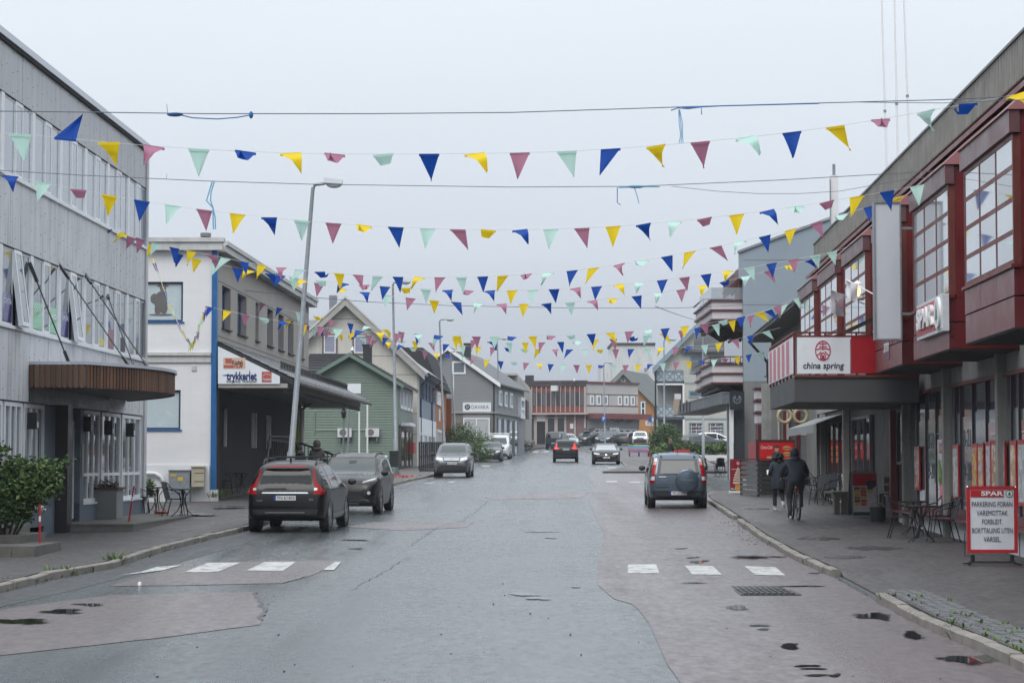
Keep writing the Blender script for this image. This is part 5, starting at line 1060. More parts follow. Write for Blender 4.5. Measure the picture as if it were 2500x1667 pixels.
w = window(rt, gx(1104), gx(1137), gzp(913), gzp(882), -.1, .14, .1, gm=M_GLASSP); B('white_downpipe', M_WHITE, rt, gx(1106.5), gx(1108.5), -.1, -.04, gzp(1004), gzp(914))
B('ledge', M_CONC, rt, gx(1098), .3, -.25, -.01, gzp(1009), gzp(1005)); B('shop_base', mat('brown_grey_render', (.17, .15, .135), .8, .1), rt, gx(1098), .02, -.1, -.035, -.3, gzp(1010))
window(rt, gx(1131), gx(1196), .6, gzp(1020), -.24, .1, .08, cols=(.5,), gm=mat('frosted_white', (.4, .42, .43), .2, .06)); B('shutter_box', M_GRY, rt, gx(1130), gx(1197), -.17, -.1, gzp(1020), gzp(1013))
sb = B('name_board', mat('sign_white', (1, 1, 1)), rt, gx(1130), gx(1199), -.12, -.05, gzp(1005.5), gzp(982)); M_CHAR = mat('charcoal_letter', (.03, .035, .04), .5)
text('DAVAKA', .46, M_CHAR, sb, (gx(1172), -.125, gzp(994)), gx(1193) - gx(1151), ext=.004); MB().lathe([(.24, -.128), (.24, -.12)], 20, (gx(1141.5), 0, gzp(993.5)), 'y').build('emblem', M_CHAR, sb); text('D', .32, M_SW, sb, (gx(1141.5), -.13, gzp(993.5)), ext=.003)
MD = Matrix.Rotation(pi / 2 - .13, 4, 'Z')
for k in range(4):
    x = 2.2 + k * 3.6
    if k < 3: window(rt, x, x + 1.8, gzp(988), gzp(950), -.12, .2, .1, M=MD)
    window(rt, x - .6, x + 2, .3, gzp(1018), -.12, .12, .1, M=MD, fm=M_GALV)
window(rt, 15.5, 18.5, gzp(1012), gzp(955), -.3, .35, .3, rows=(.45,), M=MD, gm=[M_WHITE, M_GLASSP]); B('cornice', M_CONC, rt, 0, DD, -.2, -.01, gzp(1009), gzp(1005)).matrix_local = MD
MB().tube([(gx(1205), -.25, ze - .2), (gx(1206), -.12, ze - .7), (gx(1206), -.12, .2)], .07, 6).build('downpipe', M_BLACK, rt)
# ---------------------------------------------------------------- pale modern building further on
M_PALE = mat('pale_cast_panel', (.40, .375, .345), .8, .08, 1, streak=.2)
rt, Mh, Lh, top = street_house('pale_office', 'pale two-storey office with concrete ribs past the grey house', 1256, 1287, 208, 246, 918, M_PALE); rt['category'] = 'building'
for k in range(6):
    x = k * Lh / 5; B('rib', mat('pale_rib', (.5, .48, .46), .8, .05), rt, x - .35, x + .35, -.5, 0, -.5, top)
    if k < 5: window(rt, x + 1.2, x + Lh / 5 - 1.2, top - 3.0, top - .6, -.1, .2, .1, gm=M_GLASSP); window(rt, x + .6, x + Lh / 5 - .6, .4, 2.8, -.1, .2, .1); window(rt, x + 1.2, x + Lh / 5 - 1.2, 3.6, top - 3.6, -.1, .2, .1, gm=M_GLASSP)
B('floor_band', M_PALE, rt, 0, Lh, -.3, -.02, top - 3.55, top - 3.1); a = LP(Mh, 1268, 1000); B('shop_sign', mat('plum_sign', (.06, .03, .04), .6), rt, a.x - 3, a.x + 3, -.9, -.55, a.z - .9, a.z + .9)
B('parapet', M_PALE, rt, -2, Lh, -.3, 6, top, top + .2)
# ---------------------------------------------------------------- buildings closing the street
def cross(name, label, p0, Y0, p1, Y1, cat='building'):
    a, b = P(p0, 1000, Y0), P(p1, 1000, Y1); ang = atan2(b.y - a.y, b.x - a.x); z = gz(min(Y0, Y1)) - .1; M = frame(a.x, Y0, z, ang)
    return empty(name, M, label, cat), M, (b - a).xy.length
M_BRK = mat('dull_red_panel_wall', (.20, .052, .042), .75, .12, .8); M_PIL = mat('pale_pink_pilaster', (.42, .35, .33), .7, .1)
rt, Mh, Lh = cross('red_terrace', 'dull red two-storey building with white pilasters closing the street', 1286, 257.5, 1431, 256)
X = lambda px: LP(Mh, px, 1000).x; Zz = lambda py, px=1350: LP(Mh, px, py).z
B('wall', M_BRK, rt, 0, Lh, 0, 1.5, -1, Zz(935)); B('parapet', mat('dark_fascia', (.045, .03, .03), .7), rt, -.4, Lh, -.25, 1.4, Zz(935), Zz(929)); B('eaves_band', mat('dark_fascia', (1, 1, 1)), rt, 0, Lh, -.2, -.01, Zz(943), Zz(935) - .002)
for k in range(12):
    x = X(1299 + 11.65 * k); B('pilaster', M_PIL, rt, x - .045, x + .045, -.16, -.01, Zz(1006), Zz(942))
for k in range(12):
    a, b = X(1288.5 + 11.65 * k) + .02, X(1298 + 11.65 * k) - .02; window(rt, a, b, Zz(991), Zz(957), -.05, .06, .05, fm=mat('dark_fascia', (1, 1, 1)), gm=[M_GLASS, M_GLASSP][k % 2])
B('canopy', M_PIL, rt, 0, X(1437), -.9, -.02, Zz(1012), Zz(1008)); B('end_pier', M_PIL, rt, X(1426), X(1431), -.1, -.02, -1, Zz(940))
B('ground_floor', mat('grey_pink_wall', (.17, .1, .1), .7, .1), rt, 0, Lh, -.06, -.01, -1, Zz(1013))
for a, b in ((1289, 1306), (1336, 1356), (1360, 1380)): window(rt, X(a), X(b), .5, Zz(1018), -.12, .1, .08, fm=M_PIL)
B('door_panel', M_SW, rt, X(1311), X(1332), -.15, -.07, Zz(1028), Zz(1012)); B('doorway', M_DARK, rt, X(1312), X(1331), -.14, -.07, -.5, Zz(1029)); B('notice', M_SW, rt, X(1392), X(1400), -.12, -.07, Zz(1046), Zz(1034))
for p in (1309, 1334, 1358, 1381, 1404): B('post', M_PIL, rt, X(p) - .1, X(p) + .1, -.2, -.07, -.5, Zz(1012))
B('chimney', mat('black_slate_chimney', (1, 1, 1)), rt, X(1280), X(1298), .5, 1.4, Zz(940), Zz(915))
bx = B('box_sign', mat('box_sign_white', (.6, .62, .64), .4), rt, X(1349.5), X(1365), -1.2, -.3, Zz(955), Zz(942)); B('arm', M_GALV, bx, X(1356), X(1357), -.4, 0, Zz(952), Zz(950))
rt, Mh, Lh = cross('panel_shop', 'white panelled two-storey shop building with dark red awning band', 1431.5, 256.2, 1558, 261)
M_WPAN = mat('white_facade_panel', (.42, .405, .39), .75, .07, .6, streak=.3); X = lambda px: LP(Mh, px, 1000).x; zt_, zl2, zl1, zb_ = LP(Mh, 1440, 936).z, LP(Mh, 1440, 962).z, LP(Mh, 1440, 990).z, LP(Mh, 1440, 1012).z
B('wall', M_WPAN, rt, 0, Lh, 0, 1.5, -1, zt_); B('roof_trim', mat('red_brown_trim', (.12, .04, .035), .6), rt, -.1, Lh + .1, -.15, 1.6, zt_, zt_ + .25)
for z in (zl2, zl1): B('panel_joint', mat('joint_dark2', (.06, .055, .05), .7), rt, 0, Lh, -.02, -.001, z - .05, z + .05)
for a, b in ((1440, 1450), (1456, 1467), (1473, 1484), (1508, 1518), (1524, 1534), (1540, 1550)):
    window(rt, X(a), X(b), zl1 + .1, zl2 - .15, -.08, .16, .1, gm=mat('grey_blind', (.22, .23, .25), .3, .05)); B('joint', mat('joint_dark2', (1, 1, 1)), rt, X(b) + .05, X(b) + .15, -.02, -.001, zl1 + .05, zl2 - .05)
B('awning_band', mat('dull_red_awning', (.16, .045, .045), .7, .1), rt, 0, Lh + 1, -1.3, -.01, zb_ - .5, zb_ + .15); zz = zb_ - 1.6
B('shop_fascia', mat('grey_fascia', (.24, .235, .23), .7), rt, 0, Lh, -.2, -.01, zz, zb_ - .51)
for a, b in ((1434, 1449), (1450, 1464), (1466, 1481), (1510, 1523), (1525, 1538), (1540, 1553)): window(rt, X(a), X(b), .4, zz - .05, -.1, .12, .08, rows=(.72,), bar=.18, gm=M_GLASS)
window(rt, X(1485), X(1507), .0, zz + .1, -.3, .2, .2, cols=(.25, .5, .75), gm=M_GLASSP, name='entrance'); MB().tube([(X(1484) + k * .55, -.6, zz + 1.0 + .25 * sin(k * 2.1)) for k in range(8)], .12, 5).build('ornate_sign', mat('maroon_sign', (.12, .03, .04), .6), rt)
sk = B('shop_sign', M_SW, rt, X(1557), X(1572), -1.6, -1.4, LP(Mh, 1560, 1039).z, LP(Mh, 1560, 1028).z); text('SKO', .42, M_BLACK, sk, (X(1564.5), -1.61, LP(Mh, 1560, 1033.5).z), X(1571) - X(1558), ext=.004)
# orange gable house
YO = 280.0; po = P(1610, 1080, YO); zo_ = gz(YO); gx = lambda px: P(px, 900, YO).x - po.x; gzp = lambda py: P(900, py, YO).z - zo_
rt = empty('orange_gable_house', T(po.x, YO, zo_), 'orange boarded house with round window and grey gable roof', 'house'); M_OGB = mat('orange_boards', (.38, .17, .045), .7, .1, 1)
xl, xa, xr = gx(1444), gx(1521), gx(1598); za, ze = gzp(906), gzp(984); MB().prism([(xl, 0, -.5), (xr, 0, -.5), (xr, 0, ze), (xa, 0, za), (xl, 0, ze)], (4, 14, 0)).build('wall', M_OGB, rt); boards_gable(rt, xl, xr, 0, ze, ze, xa, za, .3, 0, M_OGB)
roof2(rt, xl, xr, xa, ze, za, -.6, 14, -.1, 4, mat('grey_slate_roof', (.075, .085, .085), .7, .15, .5), ov=.6, th=.2); barge(rt, xl, xr, xa, ze + .05, za + .1, -.6, mat('grey_green_trim', (.2, .22, .21), .7), ov=.6, w=.6)
MB().lathe([(.85, -.12), (.85, -.02)], 20, (gx(1521), 0, gzp(936)), 'y').build('round_window', mat('grey_green_trim', (1, 1, 1)), rt); MB().lathe([(.65, -.14), (.65, -.1)], 20, (gx(1521), 0, gzp(936)), 'y').build('round_pane', M_GLASSP, rt)
for a in (0, pi / 3, 2 * pi / 3): MB().bar((gx(1521) - .65 * cos(a), -.16, gzp(936) - .65 * sin(a)), (gx(1521) + .65 * cos(a), -.16, gzp(936) + .65 * sin(a)), .09, .05).build('glazing_bar', M_SW, rt)
window(rt, gx(1564), gx(1575), gzp(1014), gzp(980), -.2, .14, .15, rows=(.5,)); B('window_case', mat('grey_green_trim', (1, 1, 1)), rt, gx(1561), gx(1578), -.04, -.035, gzp(1017), gzp(977)); B('downpipe', M_BLACK, rt, gx(1596.5), gx(1598.5), -.3, -.1, 0, ze)
# white tall warehouse wall
a, b = P(1495, 1000, 310), P(1600, 842, 310); rt = B('warehouse', mat('stained_white_wall', (.55, .56, .57), .8, .08, .2, streak=.7, dirt=(.2, .2, .19)), None, a.x, b.x, 310, 322, gz(310), b.z); tag(rt, 'tall stained white warehouse block rising behind the orange gable', 'building')
B('lower_block', mat('stained_white_wall', (1, 1, 1)), rt, P(1465, 0, 310).x, a.x - .01, 310.3, 322, gz(310), P(0, 888, 310).z); B('cornice', mat('dark_fascia', (1, 1, 1)), rt, a.x - .2, b.x, 309.8, 322, b.z, b.z + .3); q = B('roof_vent', M_GALV, rt, P(1570, 0, 309).x, P(1576, 0, 309).x, 309, 309.5, P(0, 907, 309).z, P(0, 898, 309).z)
# ---------------------------------------------------------------- cream building with blue balconies
YB = 208.0; pb = P(1602, 1090, YB); zb_ = gz(YB) + .2; rt = empty('balcony_house', T(pb.x, YB, zb_), 'cream boarded apartment house with pale blue cross-braced balconies', 'building')
gx = lambda px, Y=YB: P(px, 900, Y).x - pb.x; gzp = lambda py, Y=YB: P(900, py, Y).z - zb_
M_CRB = mat('cream_boarding', (.47, .465, .42), .7, .06, 1, streak=.15); M_PBL = mat('pale_blue_trim', (.2, .28, .33), .6, .08)
xr = gx(1790); ze = gzp(897); k_ = (gzp(766) - ze) / (gx(1725) - gx(1594)); xp = gx(1690)
xi = gx(1669)
MB().xz([(xi, -.5), (xr, -.5), (xr, gzp(850)), (gx(1694), gzp(850)), (gx(1694), ze + k_ * gx(1694)), (xi, ze + k_ * xi)], 0, .4).build('wall', M_CRB, rt)
MB().xz([(0, gzp(903)), (xi + .05, gzp(903)), (xi + .05, ze + k_ * xi), (0, ze + .1)], .02, .3).build('gable_boarding', M_CRB, rt); B('recess_wall', mat('grey_boarding_recess', (.3, .31, .3), .7), rt, .1, xi, 1.6, 2, -.5, gzp(903)); B('core', M_DARK, rt, xi, xr, .45, 10, -.5, gzp(870))
n = 34
for k in range(n):
    x = xi + .1 + k * (xr - xi) / n; zt_ = gzp(850); B('batten', M_CRB, rt, x, x + .06, -.03, -.001, gzp(1025), zt_)
MB().prism([(gx(1594), -.7, ze), (gx(1725), -.7, gzp(766)), (gx(1733), -.7, gzp(766)), (gx(1602), -.7, ze)], (0, 1.2, 0)).build('roof_edge', mat('grey_slate_roof', (1, 1, 1)), rt); MB().prism([(gx(1592), -.75, ze - .1), (gx(1725), -.75, gzp(766) - .0), (gx(1725), -.75, gzp(766) - .55), (gx(1592), -.75, ze - .65)], (0, .1, 0)).build('barge_board', M_PBL, rt)
MB().prism([(gx(1662), -.5, gzp(862)), (xr, -.5, gzp(862)), (xr, 3, gzp(815, 211)), (gx(1690), 3, gzp(815, 211))], (0, 0, .15)).build('lean_roof', mat('dark_slate_roof', (.045, .05, .055), .7, .15, .6), rt)
for a, b, c, d in ((1684, 1718, 866, 911), (1729, 1763, 866, 911), (1681, 1716, 953, 970), (1729, 1764, 953, 970)): window(rt, gx(a), gx(b), gzp(d), gzp(c), -.1, .14, .12, fm=M_PBL, gm=[M_GLASSP])
for a, b in ((1681, 1716), (1728, 1766)):
    w = window(rt, gx(a), gx(b), gzp(1060), gzp(1031), -.1, .1, .12, fm=M_PBL, gm=M_GLASS, name='shop_window')
    for zz in (1042, 1051, 1058):
        MB().box(gx(a) + .1, gx(b) - .1, -.06, -.05, gzp(zz), gzp(zz) + .05).build('shelf', M_SW, w)
        for k in range(7):
            x = gx(a) + .2 + k * .16 + (.01 * ((k * 7) % 5)); hh = .12 + .05 * ((k * 3 + zz) % 4)
            B('goods', mat('goods_%d' % (k % 3), ((.5, .5, .5), (.3, .1, .1), (.15, .2, .3))[k % 3], .5, 0), w, x, x + .07, -.065, -.055, gzp(zz) + .05, gzp(zz) + .05 + hh)
for z in (gzp(935), gzp(1022)): B('floor_band', M_PBL, rt, xi, xr, -.06, -.001, z - .06, z + .06)
for z0, z1 in ((gzp(931), gzp(904)), (gzp(1018), gzp(990))):
    bl = B('balcony', mat('balcony_floor_grey', (.12, .13, .14), .7), rt, .05, xi + .05, -.1, 1.5, z0 - .2, z0); q = MB()
    q.box(0, xi, -.2, -.12, z1 - .12, z1); q.box(0, xi, -.2, -.12, z0, z0 + .1); npan = 3
    for k in range(npan + 1): x = (xi - .1) * k / npan; q.box(x, x + .1, -.2, -.12, z0, z1)
    for k in range(npan):
        a, b = (xi - .1) * k / npan + .1, (xi - .1) * (k + 1) / npan; q.bar((a, -.16, z0 + .1), (b, -.16, z1 - .12), .07, .09); q.bar((a, -.155, z1 - .12), (b, -.155, z0 + .1), .07, .09)
    q.build('balustrade', M_PBL, bl); B('backing', mat('pale_backing', (.45, .48, .5), .6), bl, .05, xi, -.1, -.08, z0 + .05, z1 - .1)
for x in (0, xi - .05): B('post', M_SW, rt, x - .06, x + .12, -.1, .1, -.5, gzp(903))
B('beam', M_SW, rt, 0, xi, -.12, -.06, gzp(940), gzp(936)); MB().tube([(gx(1597), -.4, ze), (gx(1600), -.2, ze - 1), (gx(1600), -.2, 0)], .09, 6).build('downpipe', M_BLACK, rt)
# ---------------------------------------------------------------- street lamps
def lamp(label, base, top, reach, r=.09, sleeve=1.8):
    o = empty('street_lamp', T(*base), label, 'street lamp', 'street lamps'); v = Vector(top) - Vector(base); h = v.normalized()
    MB().tube([(0, 0, 0), h * sleeve, h * sleeve * 1.02, v], [r * 1.35, r * 1.35, r, r * .6], 10).build('pole', M_GALV, o, smooth=50)
    e = v + Vector((reach * .45, 0, .12)); MB().tube([v - h * .1, v + Vector((.05, 0, .08)), e], r * .55, 8).build('arm', M_GALV, o)
    hd = MB(); L = abs(reach) * .75; s = 1 if reach > 0 else -1
    hd.add([(0, -.16, 0), (0, .16, 0), (0, .1, .16), (0, -.1, .16), (s * L, -.13, -.03), (s * L, .13, -.03), (s * L, .08, .1), (s * L, -.08, .1)], [(0, 1, 2, 3), (4, 7, 6, 5), (0, 4, 5, 1), (1, 5, 6, 2), (2, 6, 7, 3), (3, 7, 4, 0)]); hd.build('lamp_head', mat('lamp_head_grey', (.36, .38, .4), .5), o, M=T(*e))
    MB().ball((s * L * .55, 0, -.04), (L * .42, .12, .1), 10, 6).build('diffuser', mat('lamp_diffuser', (.5, .52, .52), .15, .02), o, M=T(*e), smooth=180)
    return o
def lamp_px(label, px0, py0, Y, px1, py1, reach, h=.12, r=.085, sleeve=1.8):
    b = P(px0, py0, Y); b.z = gz(Y) + h; lamp(label, b, P(px1, py1, Y), reach, r, sleeve)
lamp_px('tall leaning grey street lamp behind the parked black estate car', 701, 1115, 63, 764, 458, .72, r=.09, sleeve=1.6)
lamp_px('grey street lamp with litter bin in front of the green house', 968, 1162, 105, 959, 694, .72)
lamp_px('grey street lamp before the blue house', 1086, 1120, 142, 1073, 784, .8)
lamp_px('grey street lamp beside the orange house', 1115, 1100, 172, 1100, 862, .8)
lamp_px('grey street lamp before the grey gabled house', 1222, 1100, 186, 1214, 830, .7)
lamp_px('grey street lamp with blue parking sign at the end of the street', 1477, 1100, 228, 1474, 888, .8)
lamp_px('grey street lamp before the blue balconies', 1622, 1100, 190, 1621, 832, .9)
lamp_px('grey street lamp beside the hedge and cream house', 1717, 1130, 150, 1716, 797, .8)
a = P(1474, 1022, 227.7); ps = MB().box(-.24, .24, -.02, .02, -.33, .33).build('parking_sign', mat('sign_blue', (.01, .09, .35), .4), None, M=T(*a)); tag(ps, 'blue parking sign with white letter on a lamp pole', 'sign'); text('P', .5, M_SW, ps, (0, -.025, 0), ext=.004, bold=.01)
a = P(1590, 1024, 220); ps = MB().box(-.3, .3, -.02, .02, -.25, .25).build('blue_sign', mat('sign_blue', (1, 1, 1)), None, M=T(*a)); tag(ps, 'blue and white road sign beside the round bush', 'sign'); MB().box(.05, .25, -.025, -.02, -.2, .2).build('symbol', M_SW, ps); MB().tube([(0, .03, -2.6), (0, .03, .2)], .04, 6).build('post', M_GALV, ps)
# ================================================================ CARS
M_TYRE = mat('tyre_rubber', (.012, .012, .013), .75, .2, 20); M_RIM = mat('alloy_rim', (.33, .34, .35), .3, .1, metal=.9); M_CARGLASS = mat('car_glass', (.008, .009, .01), .03, 0, spec=.28)
M_CARGLASS2 = mat('car_glass_light', (.042, .052, .053), .03, 0, spec=.42)
M_PLASTIC = mat('black_plastic', (.014, .014, .015), .55, .1); M_CHROME = mat('chrome', (.6, .62, .65), .15, 0, metal=1); M_PLATE = mat('plate_white', (.66, .67, .68), .4, .04)
M_TAIL = mat('tail_lamp_red', (.26, .003, .004), .25, .05, spec=.2); M_TAILON = mat('lit_tail_lamp', (.8, .02, .012), .2, 0, emit=.45); M_LAMPW = mat('head_lamp_clear', (.55, .57, .58), .12, .1, 20, coat=.5); M_LAMPD = mat('lamp_dark', (.12, .13, .14), .15, .1, coat=.5)
def paint(n, c, metal=.3): return mat('car_paint_' + n, c, .36, .04, 2, metal=metal, coat=.5)
def lerp(tab, y):
    if y <= tab[0][0]: return tab[0][1]
    for (a, va), (b, vb) in zip(tab, tab[1:]):
        if y <= b: return va + (vb - va) * (y - a) / (b - a)
    return tab[-1][1]
PROF = {  # fraction of length from the rear, fraction of height
 'suv': [(0, .40), (.004, .52), (.012, .60), (.02, .655), (.055, .78), (.085, .90), (.12, .955), (.2, .985), (.32, 1), (.45, .995), (.56, .945), (.64, .83), (.715, .70), (.74, .675), (.82, .655), (.9, .62), (.955, .565), (.985, .50), (.997, .42), (1, .38)],
 'boxy': [(0, .40), (.003, .55), (.008, .63), (.02, .70), (.045, .84), (.065, .94), (.09, .975), (.2, .995), (.35, 1), (.5, .99), (.57, .95), (.645, .83), (.715, .70), (.74, .675), (.82, .655), (.91, .62), (.965, .56), (.99, .5), (.998, .42), (1, .38)],
 'sedan': [(0, .42), (.006, .58), (.015, .70), (.04, .74), (.12, .775), (.22, .88), (.32, .965), (.42, 1), (.5, .995), (.58, .93), (.68, .775), (.73, .705), (.8, .685), (.88, .64), (.95, .56), (.985, .48), (1, .36)],
 'hatch': [(0, .40), (.006, .52), (.02, .62), (.05, .72), (.10, .86), (.16, .955), (.26, .99), (.4, 1), (.5, .985), (.6, .88), (.70, .73), (.74, .685), (.82, .665), (.9, .62), (.96, .55), (.99, .46), (1, .36)],
 'van': [(0, .35), (.003, .55), (.01, .75), (.025, .92), (.05, .975), (.2, 1), (.5, 1), (.68, .985), (.74, .93), (.82, .75), (.86, .655), (.9, .625), (.96, .56), (.99, .46), (1, .34)],
 'estate': [(0, .42), (.006, .58), (.02, .68), (.06, .80), (.11, .93), (.2, .985), (.38, 1), (.48, .985), (.56, .92), (.66, .765), (.71, .695), (.8, .675), (.88, .63), (.95, .56), (.985, .48), (1, .36)]}
def car(name, label, kind, L, W, H, pt, rz, pm, front=False, group='cars on the street', clear=.2, wr=.35, belt=.60, roofw=.74, glass=None, wb=(.2, .8), zoff=0):
    pt = Vector(pt); R = Matrix.Rotation(rz, 4, 'Z')
    if front: pt = pt - R.to_3x3() @ Vector((0, L, 0))
    y0, y1 = pt.y, (pt + R.to_3x3() @ Vector((0, L, 0))).y; z0, z1 = gz(y0), gz(y1)
    M = T(pt.x, pt.y, z0 + zoff) @ R @ Matrix.Rotation(math.asin((z1 - z0) / L), 4, 'X')
    root = empty(name, M, label, 'car', group); root['h'] = H
    prof = [(a * L, b * H) for a, b in PROF[kind]]; bel = belt * H
    def zt(y): return lerp(prof, y)
    bot = [(0, clear + .16), (.02 * L, clear + .1), (.08 * L, clear + .05), (.14 * L, clear), (.86 * L, clear), (.93 * L, clear + .03), (.985 * L, clear + .06), (L, clear + .1)]
    plan = [(0, .80), (.008, .86), (.02, .91), (.05, .955), (.1, .985), (.2, 1), (.75, 1), (.85, .98), (.92, .93), (.96, .87), (.985, .80), (1, .70)]
    plan = [(a * L, b * W / 2) for a, b in plan]
    ys_ = sorted({*[p[0] for p in prof], *[p[0] for p in plan], *frange(.1 * L, .9 * L, .16 * L / 4)}); S = [0, .03, .09, .18, .3, .42, .54, .64, .72, .79, .85, .9, .94, .97, .988, 1]
    rings = []
    for y in ys_:
        t, b, w0 = zt(y), lerp(bot, y), lerp(plan, y); r = min(.13, (t - b) * .3); ring = []
        for s in S:
            z = b + (t - b) * s
            if z > bel: w = w0 * (1 - (1 - roofw) * ((z - bel) / (H - bel)) ** 1.05)
            else: w = w0 * (1 - .035 * ((bel - z) / bel) ** 2 * (1 if z > .5 else 1.6) + .012 * sin(max(0, min(1, (z - .45 * H) / (.2 * H))) * pi))
            d = t - z
            if d < r: w -= r * (1 - sqrt(max(0, 1 - ((r - d) / r) ** 2)))
            d = z - b
            if d < .08: w -= .05 * (1 - d / .08) ** 2
            ring.append((w, y, z))
        ring.append((ring[-1][0] * .5, y, t + .012)); rings.append(ring)
    mb = MB(); n = len(rings[0]); full = []
    for ring in rings: full.append([(0, ring[0][1], ring[0][2])] + ring + [(0, ring[0][1], ring[-1][2] + .004)] + [(-p[0], p[1], p[2]) for p in ring[::-1]])
    k = len(full[0]); mb.v = [p for r in full for p in r]
    for i in range(len(full) - 1):
        for j in range(k): mb.f.append((i*k+j, i*k+(j+1) % k, (i+1)*k+(j+1) % k, (i+1)*k+j))
    mb.f += [tuple(range(k - 1, -1, -1)), tuple((len(full) - 1) * k + j for j in range(k))]
    body = mb.build('body', pm, root, smooth=40); bvh = BVHTree.FromPolygons(mb.v, mb.f)
    def drp(nm, poly, view, m, off=.006, par=None, step=.09, sym=False, th=0):
        outs = []
        for sgn in ((1, -1) if sym else (1,)):
            bm = bmesh.new(); f = bm.faces.new([bm.verts.new((p[0] * (sgn if view in ('rear', 'front', 'top') else 1), p[1], 0)) for p in poly]); bmesh.ops.triangulate(bm, faces=bm.faces[:])
            for _ in range(5):
                es = [e for e in bm.edges if e.calc_length() > step]
                if not es: break
                bmesh.ops.subdivide_edges(bm, edges=es, cuts=1); bmesh.ops.triangulate(bm, faces=bm.faces[:])
            vv = view
            if view == 'side': vv = 'right' if sgn > 0 else 'left'
            for v in bm.verts:
                a, b = v.co.x, v.co.y
                o, d = {'rear': (Vector((a, -2, b)), Vector((0, 1, 0))), 'front': (Vector((a, L + 2, b)), Vector((0, -1, 0))), 'right': (Vector((3, a, b)), Vector((-1, 0, 0))), 'left': (Vector((-3, a, b)), Vector((1, 0, 0))), 'top': (Vector((a, b, 5)), Vector((0, 0, -1)))}[vv]
                h = bvh.ray_cast(o, d)
                if h[0] is None: h = bvh.find_nearest(o + d * (2 if vv != 'front' else 2)); 
                v.co = h[0] - d * off if h[0] is not None else o
            bm.normal_update()
            dirv = {'rear': Vector((0, -1, 0)), 'front': Vector((0, 1, 0)), 'right': Vector((1, 0, 0)), 'left': Vector((-1, 0, 0)), 'top': Vector((0, 0, 1))}[vv]
            s_ = sum((f.normal * f.calc_area() for f in bm.faces), Vector((0, 0, 0)))
            if s_.dot(dirv) < 0: bmesh.ops.reverse_faces(bm, faces=bm.faces[:])
            me = bpy.data.meshes.new(nm); bm.to_mesh(me); bm.free(); me.materials.append(m); me.shade_smooth(); outs.append(link(nm, me, par or root))
        return outs[0] if not sym else outs
    g = glass or M_CARGLASS; w = W / 2
    # wheels
    for yy in (wb[0] * L, wb[1] * L):
        for s in (-1, 1):
            x = s * (w * .985 - .11); t_ = MB().lathe([(wr * .62, -.11), (wr * .93, -.11), (wr, -.075), (wr, .075), (wr * .93, .11), (wr * .62, .11)], 24, (0, 0, 0), 'x').build('wheel', M_TYRE, root, M=T(x, yy, wr), smooth=40)
            rm = MB(); rm.lathe([(wr * .12, s * .1), (wr * .64, s * .095), (wr * .64, s * .02), (wr * .1, s * .02)], 20, (0, 0, 0), 'x')
            rm = rm.build('rim', M_PLASTIC, t_, smooth=40)
            sp = MB()
            for a in range(5):
                an = a * 2 * pi / 5 + .3; sp.bar((s * .108, 0, 0), (s * .104, wr * .62 * cos(an), wr * .62 * sin(an)), .015, wr * .2, up=(0, -sin(an), cos(an)))
            sp.tube([(s * .1, wr * .63 * cos(q * pi / 10), wr * .63 * sin(q * pi / 10)) for q in range(21)], .02, 5); sp.build('spokes', M_RIM, t_)
            MB().lathe([(wr * 1.16, s * (w * 1.0 - .1)), (wr * 1.16, s * (w * .995 + .004)), (wr * 1.02, s * (w * .995 + .006)), (wr * 1.02, s * (w - .2))], 24, (0, yy, wr), 'x').build('wheel_arch', M_PLASTIC, root, smooth=40)
    # side windows
    zlo = bel + .035 * H
    def edge_y(z, lo, hi, up):  # where the top profile crosses z
        for i in range(200):
            y = lo + (hi - lo) * i / 199
            if (zt(y) > z) == up: return y
        return hi
    zhi = H * .925; ya, yb = edge_y(zlo + .06, 0, .5 * L, True) + .12, edge_y(zlo + .02, L, .5 * L, True) - .08; yc, yd = edge_y(zhi + .04, 0, .5 * L, True) + .14, edge_y(zhi + .03, L, .4 * L, True) - .1
    def top_at(y): return min(zhi, zt(y) - .10)
    cuts = [ya, ya + (yb - ya) * .27, ya + (yb - ya) * .58, yb]
    for a, b in zip(cuts, cuts[1:]):
        a, b = a + .03, b - .03; up = [(y, max(zlo + .02, top_at(y))) for y in [b + (a - b) * i / 6 for i in range(7)]]
        for vw in ('right', 'left'): drp('side_window', [(a, zlo), (b, zlo)] + up, vw, g)
    # mirrors
    for s in (-1, 1):
        ym = yb - .02; MB().ball((s * (w + .09), ym - .05, zlo + .09), (.11, .09, .085), 10, 6).build('wing_mirror', M_PLASTIC, root, smooth=180)
    dr = dict(root=root, drp=drp, L=L, W=W, H=H, w=w, bel=bel, zt=zt, M=M, body=body, g=g, bvh=bvh, R=R)
    return dr
def plate(c, s, z, view, w=.52, h=.11):
    o = c['drp']('number_plate', [(-w / 2, z - h / 2), (w / 2, z - h / 2), (w / 2, z + h / 2), (-w / 2, z + h / 2)], view, M_PLATE, .02, step=.6)
    ys = [v.co.y for v in o.data.vertices]; sg = -1 if view == 'rear' else 1; y = (min(ys) if sg < 0 else max(ys))
    for v in o.data.vertices: v.co.y = y
    x0 = -w / 2 * (1 if sg < 0 else -1)
    MB().box(x0, x0 + .05 * (1 if sg < 0 else -1), y + sg * .002, y + sg * .004, z - h / 2, z + h / 2).build('country_band', mat('plate_blue', (.01, .04, .25), .4), o)
    text(s, .1, M_INK, o, (.022 * (1 if sg < 0 else -1), y + sg * .004, z), w * .8, ext=.001, rot=(pi / 2, 0, 0 if sg < 0 else pi))
def glass_ends(c, rear=None, front=None):
    H, w, L, zt = c['H'], c['w'], c['L'], c['zt']
    if rear: c['drp']('rear_window', rear, 'rear', c['g'])
    if front: c['drp']('windscreen', front, 'front', c['g'], step=.12)
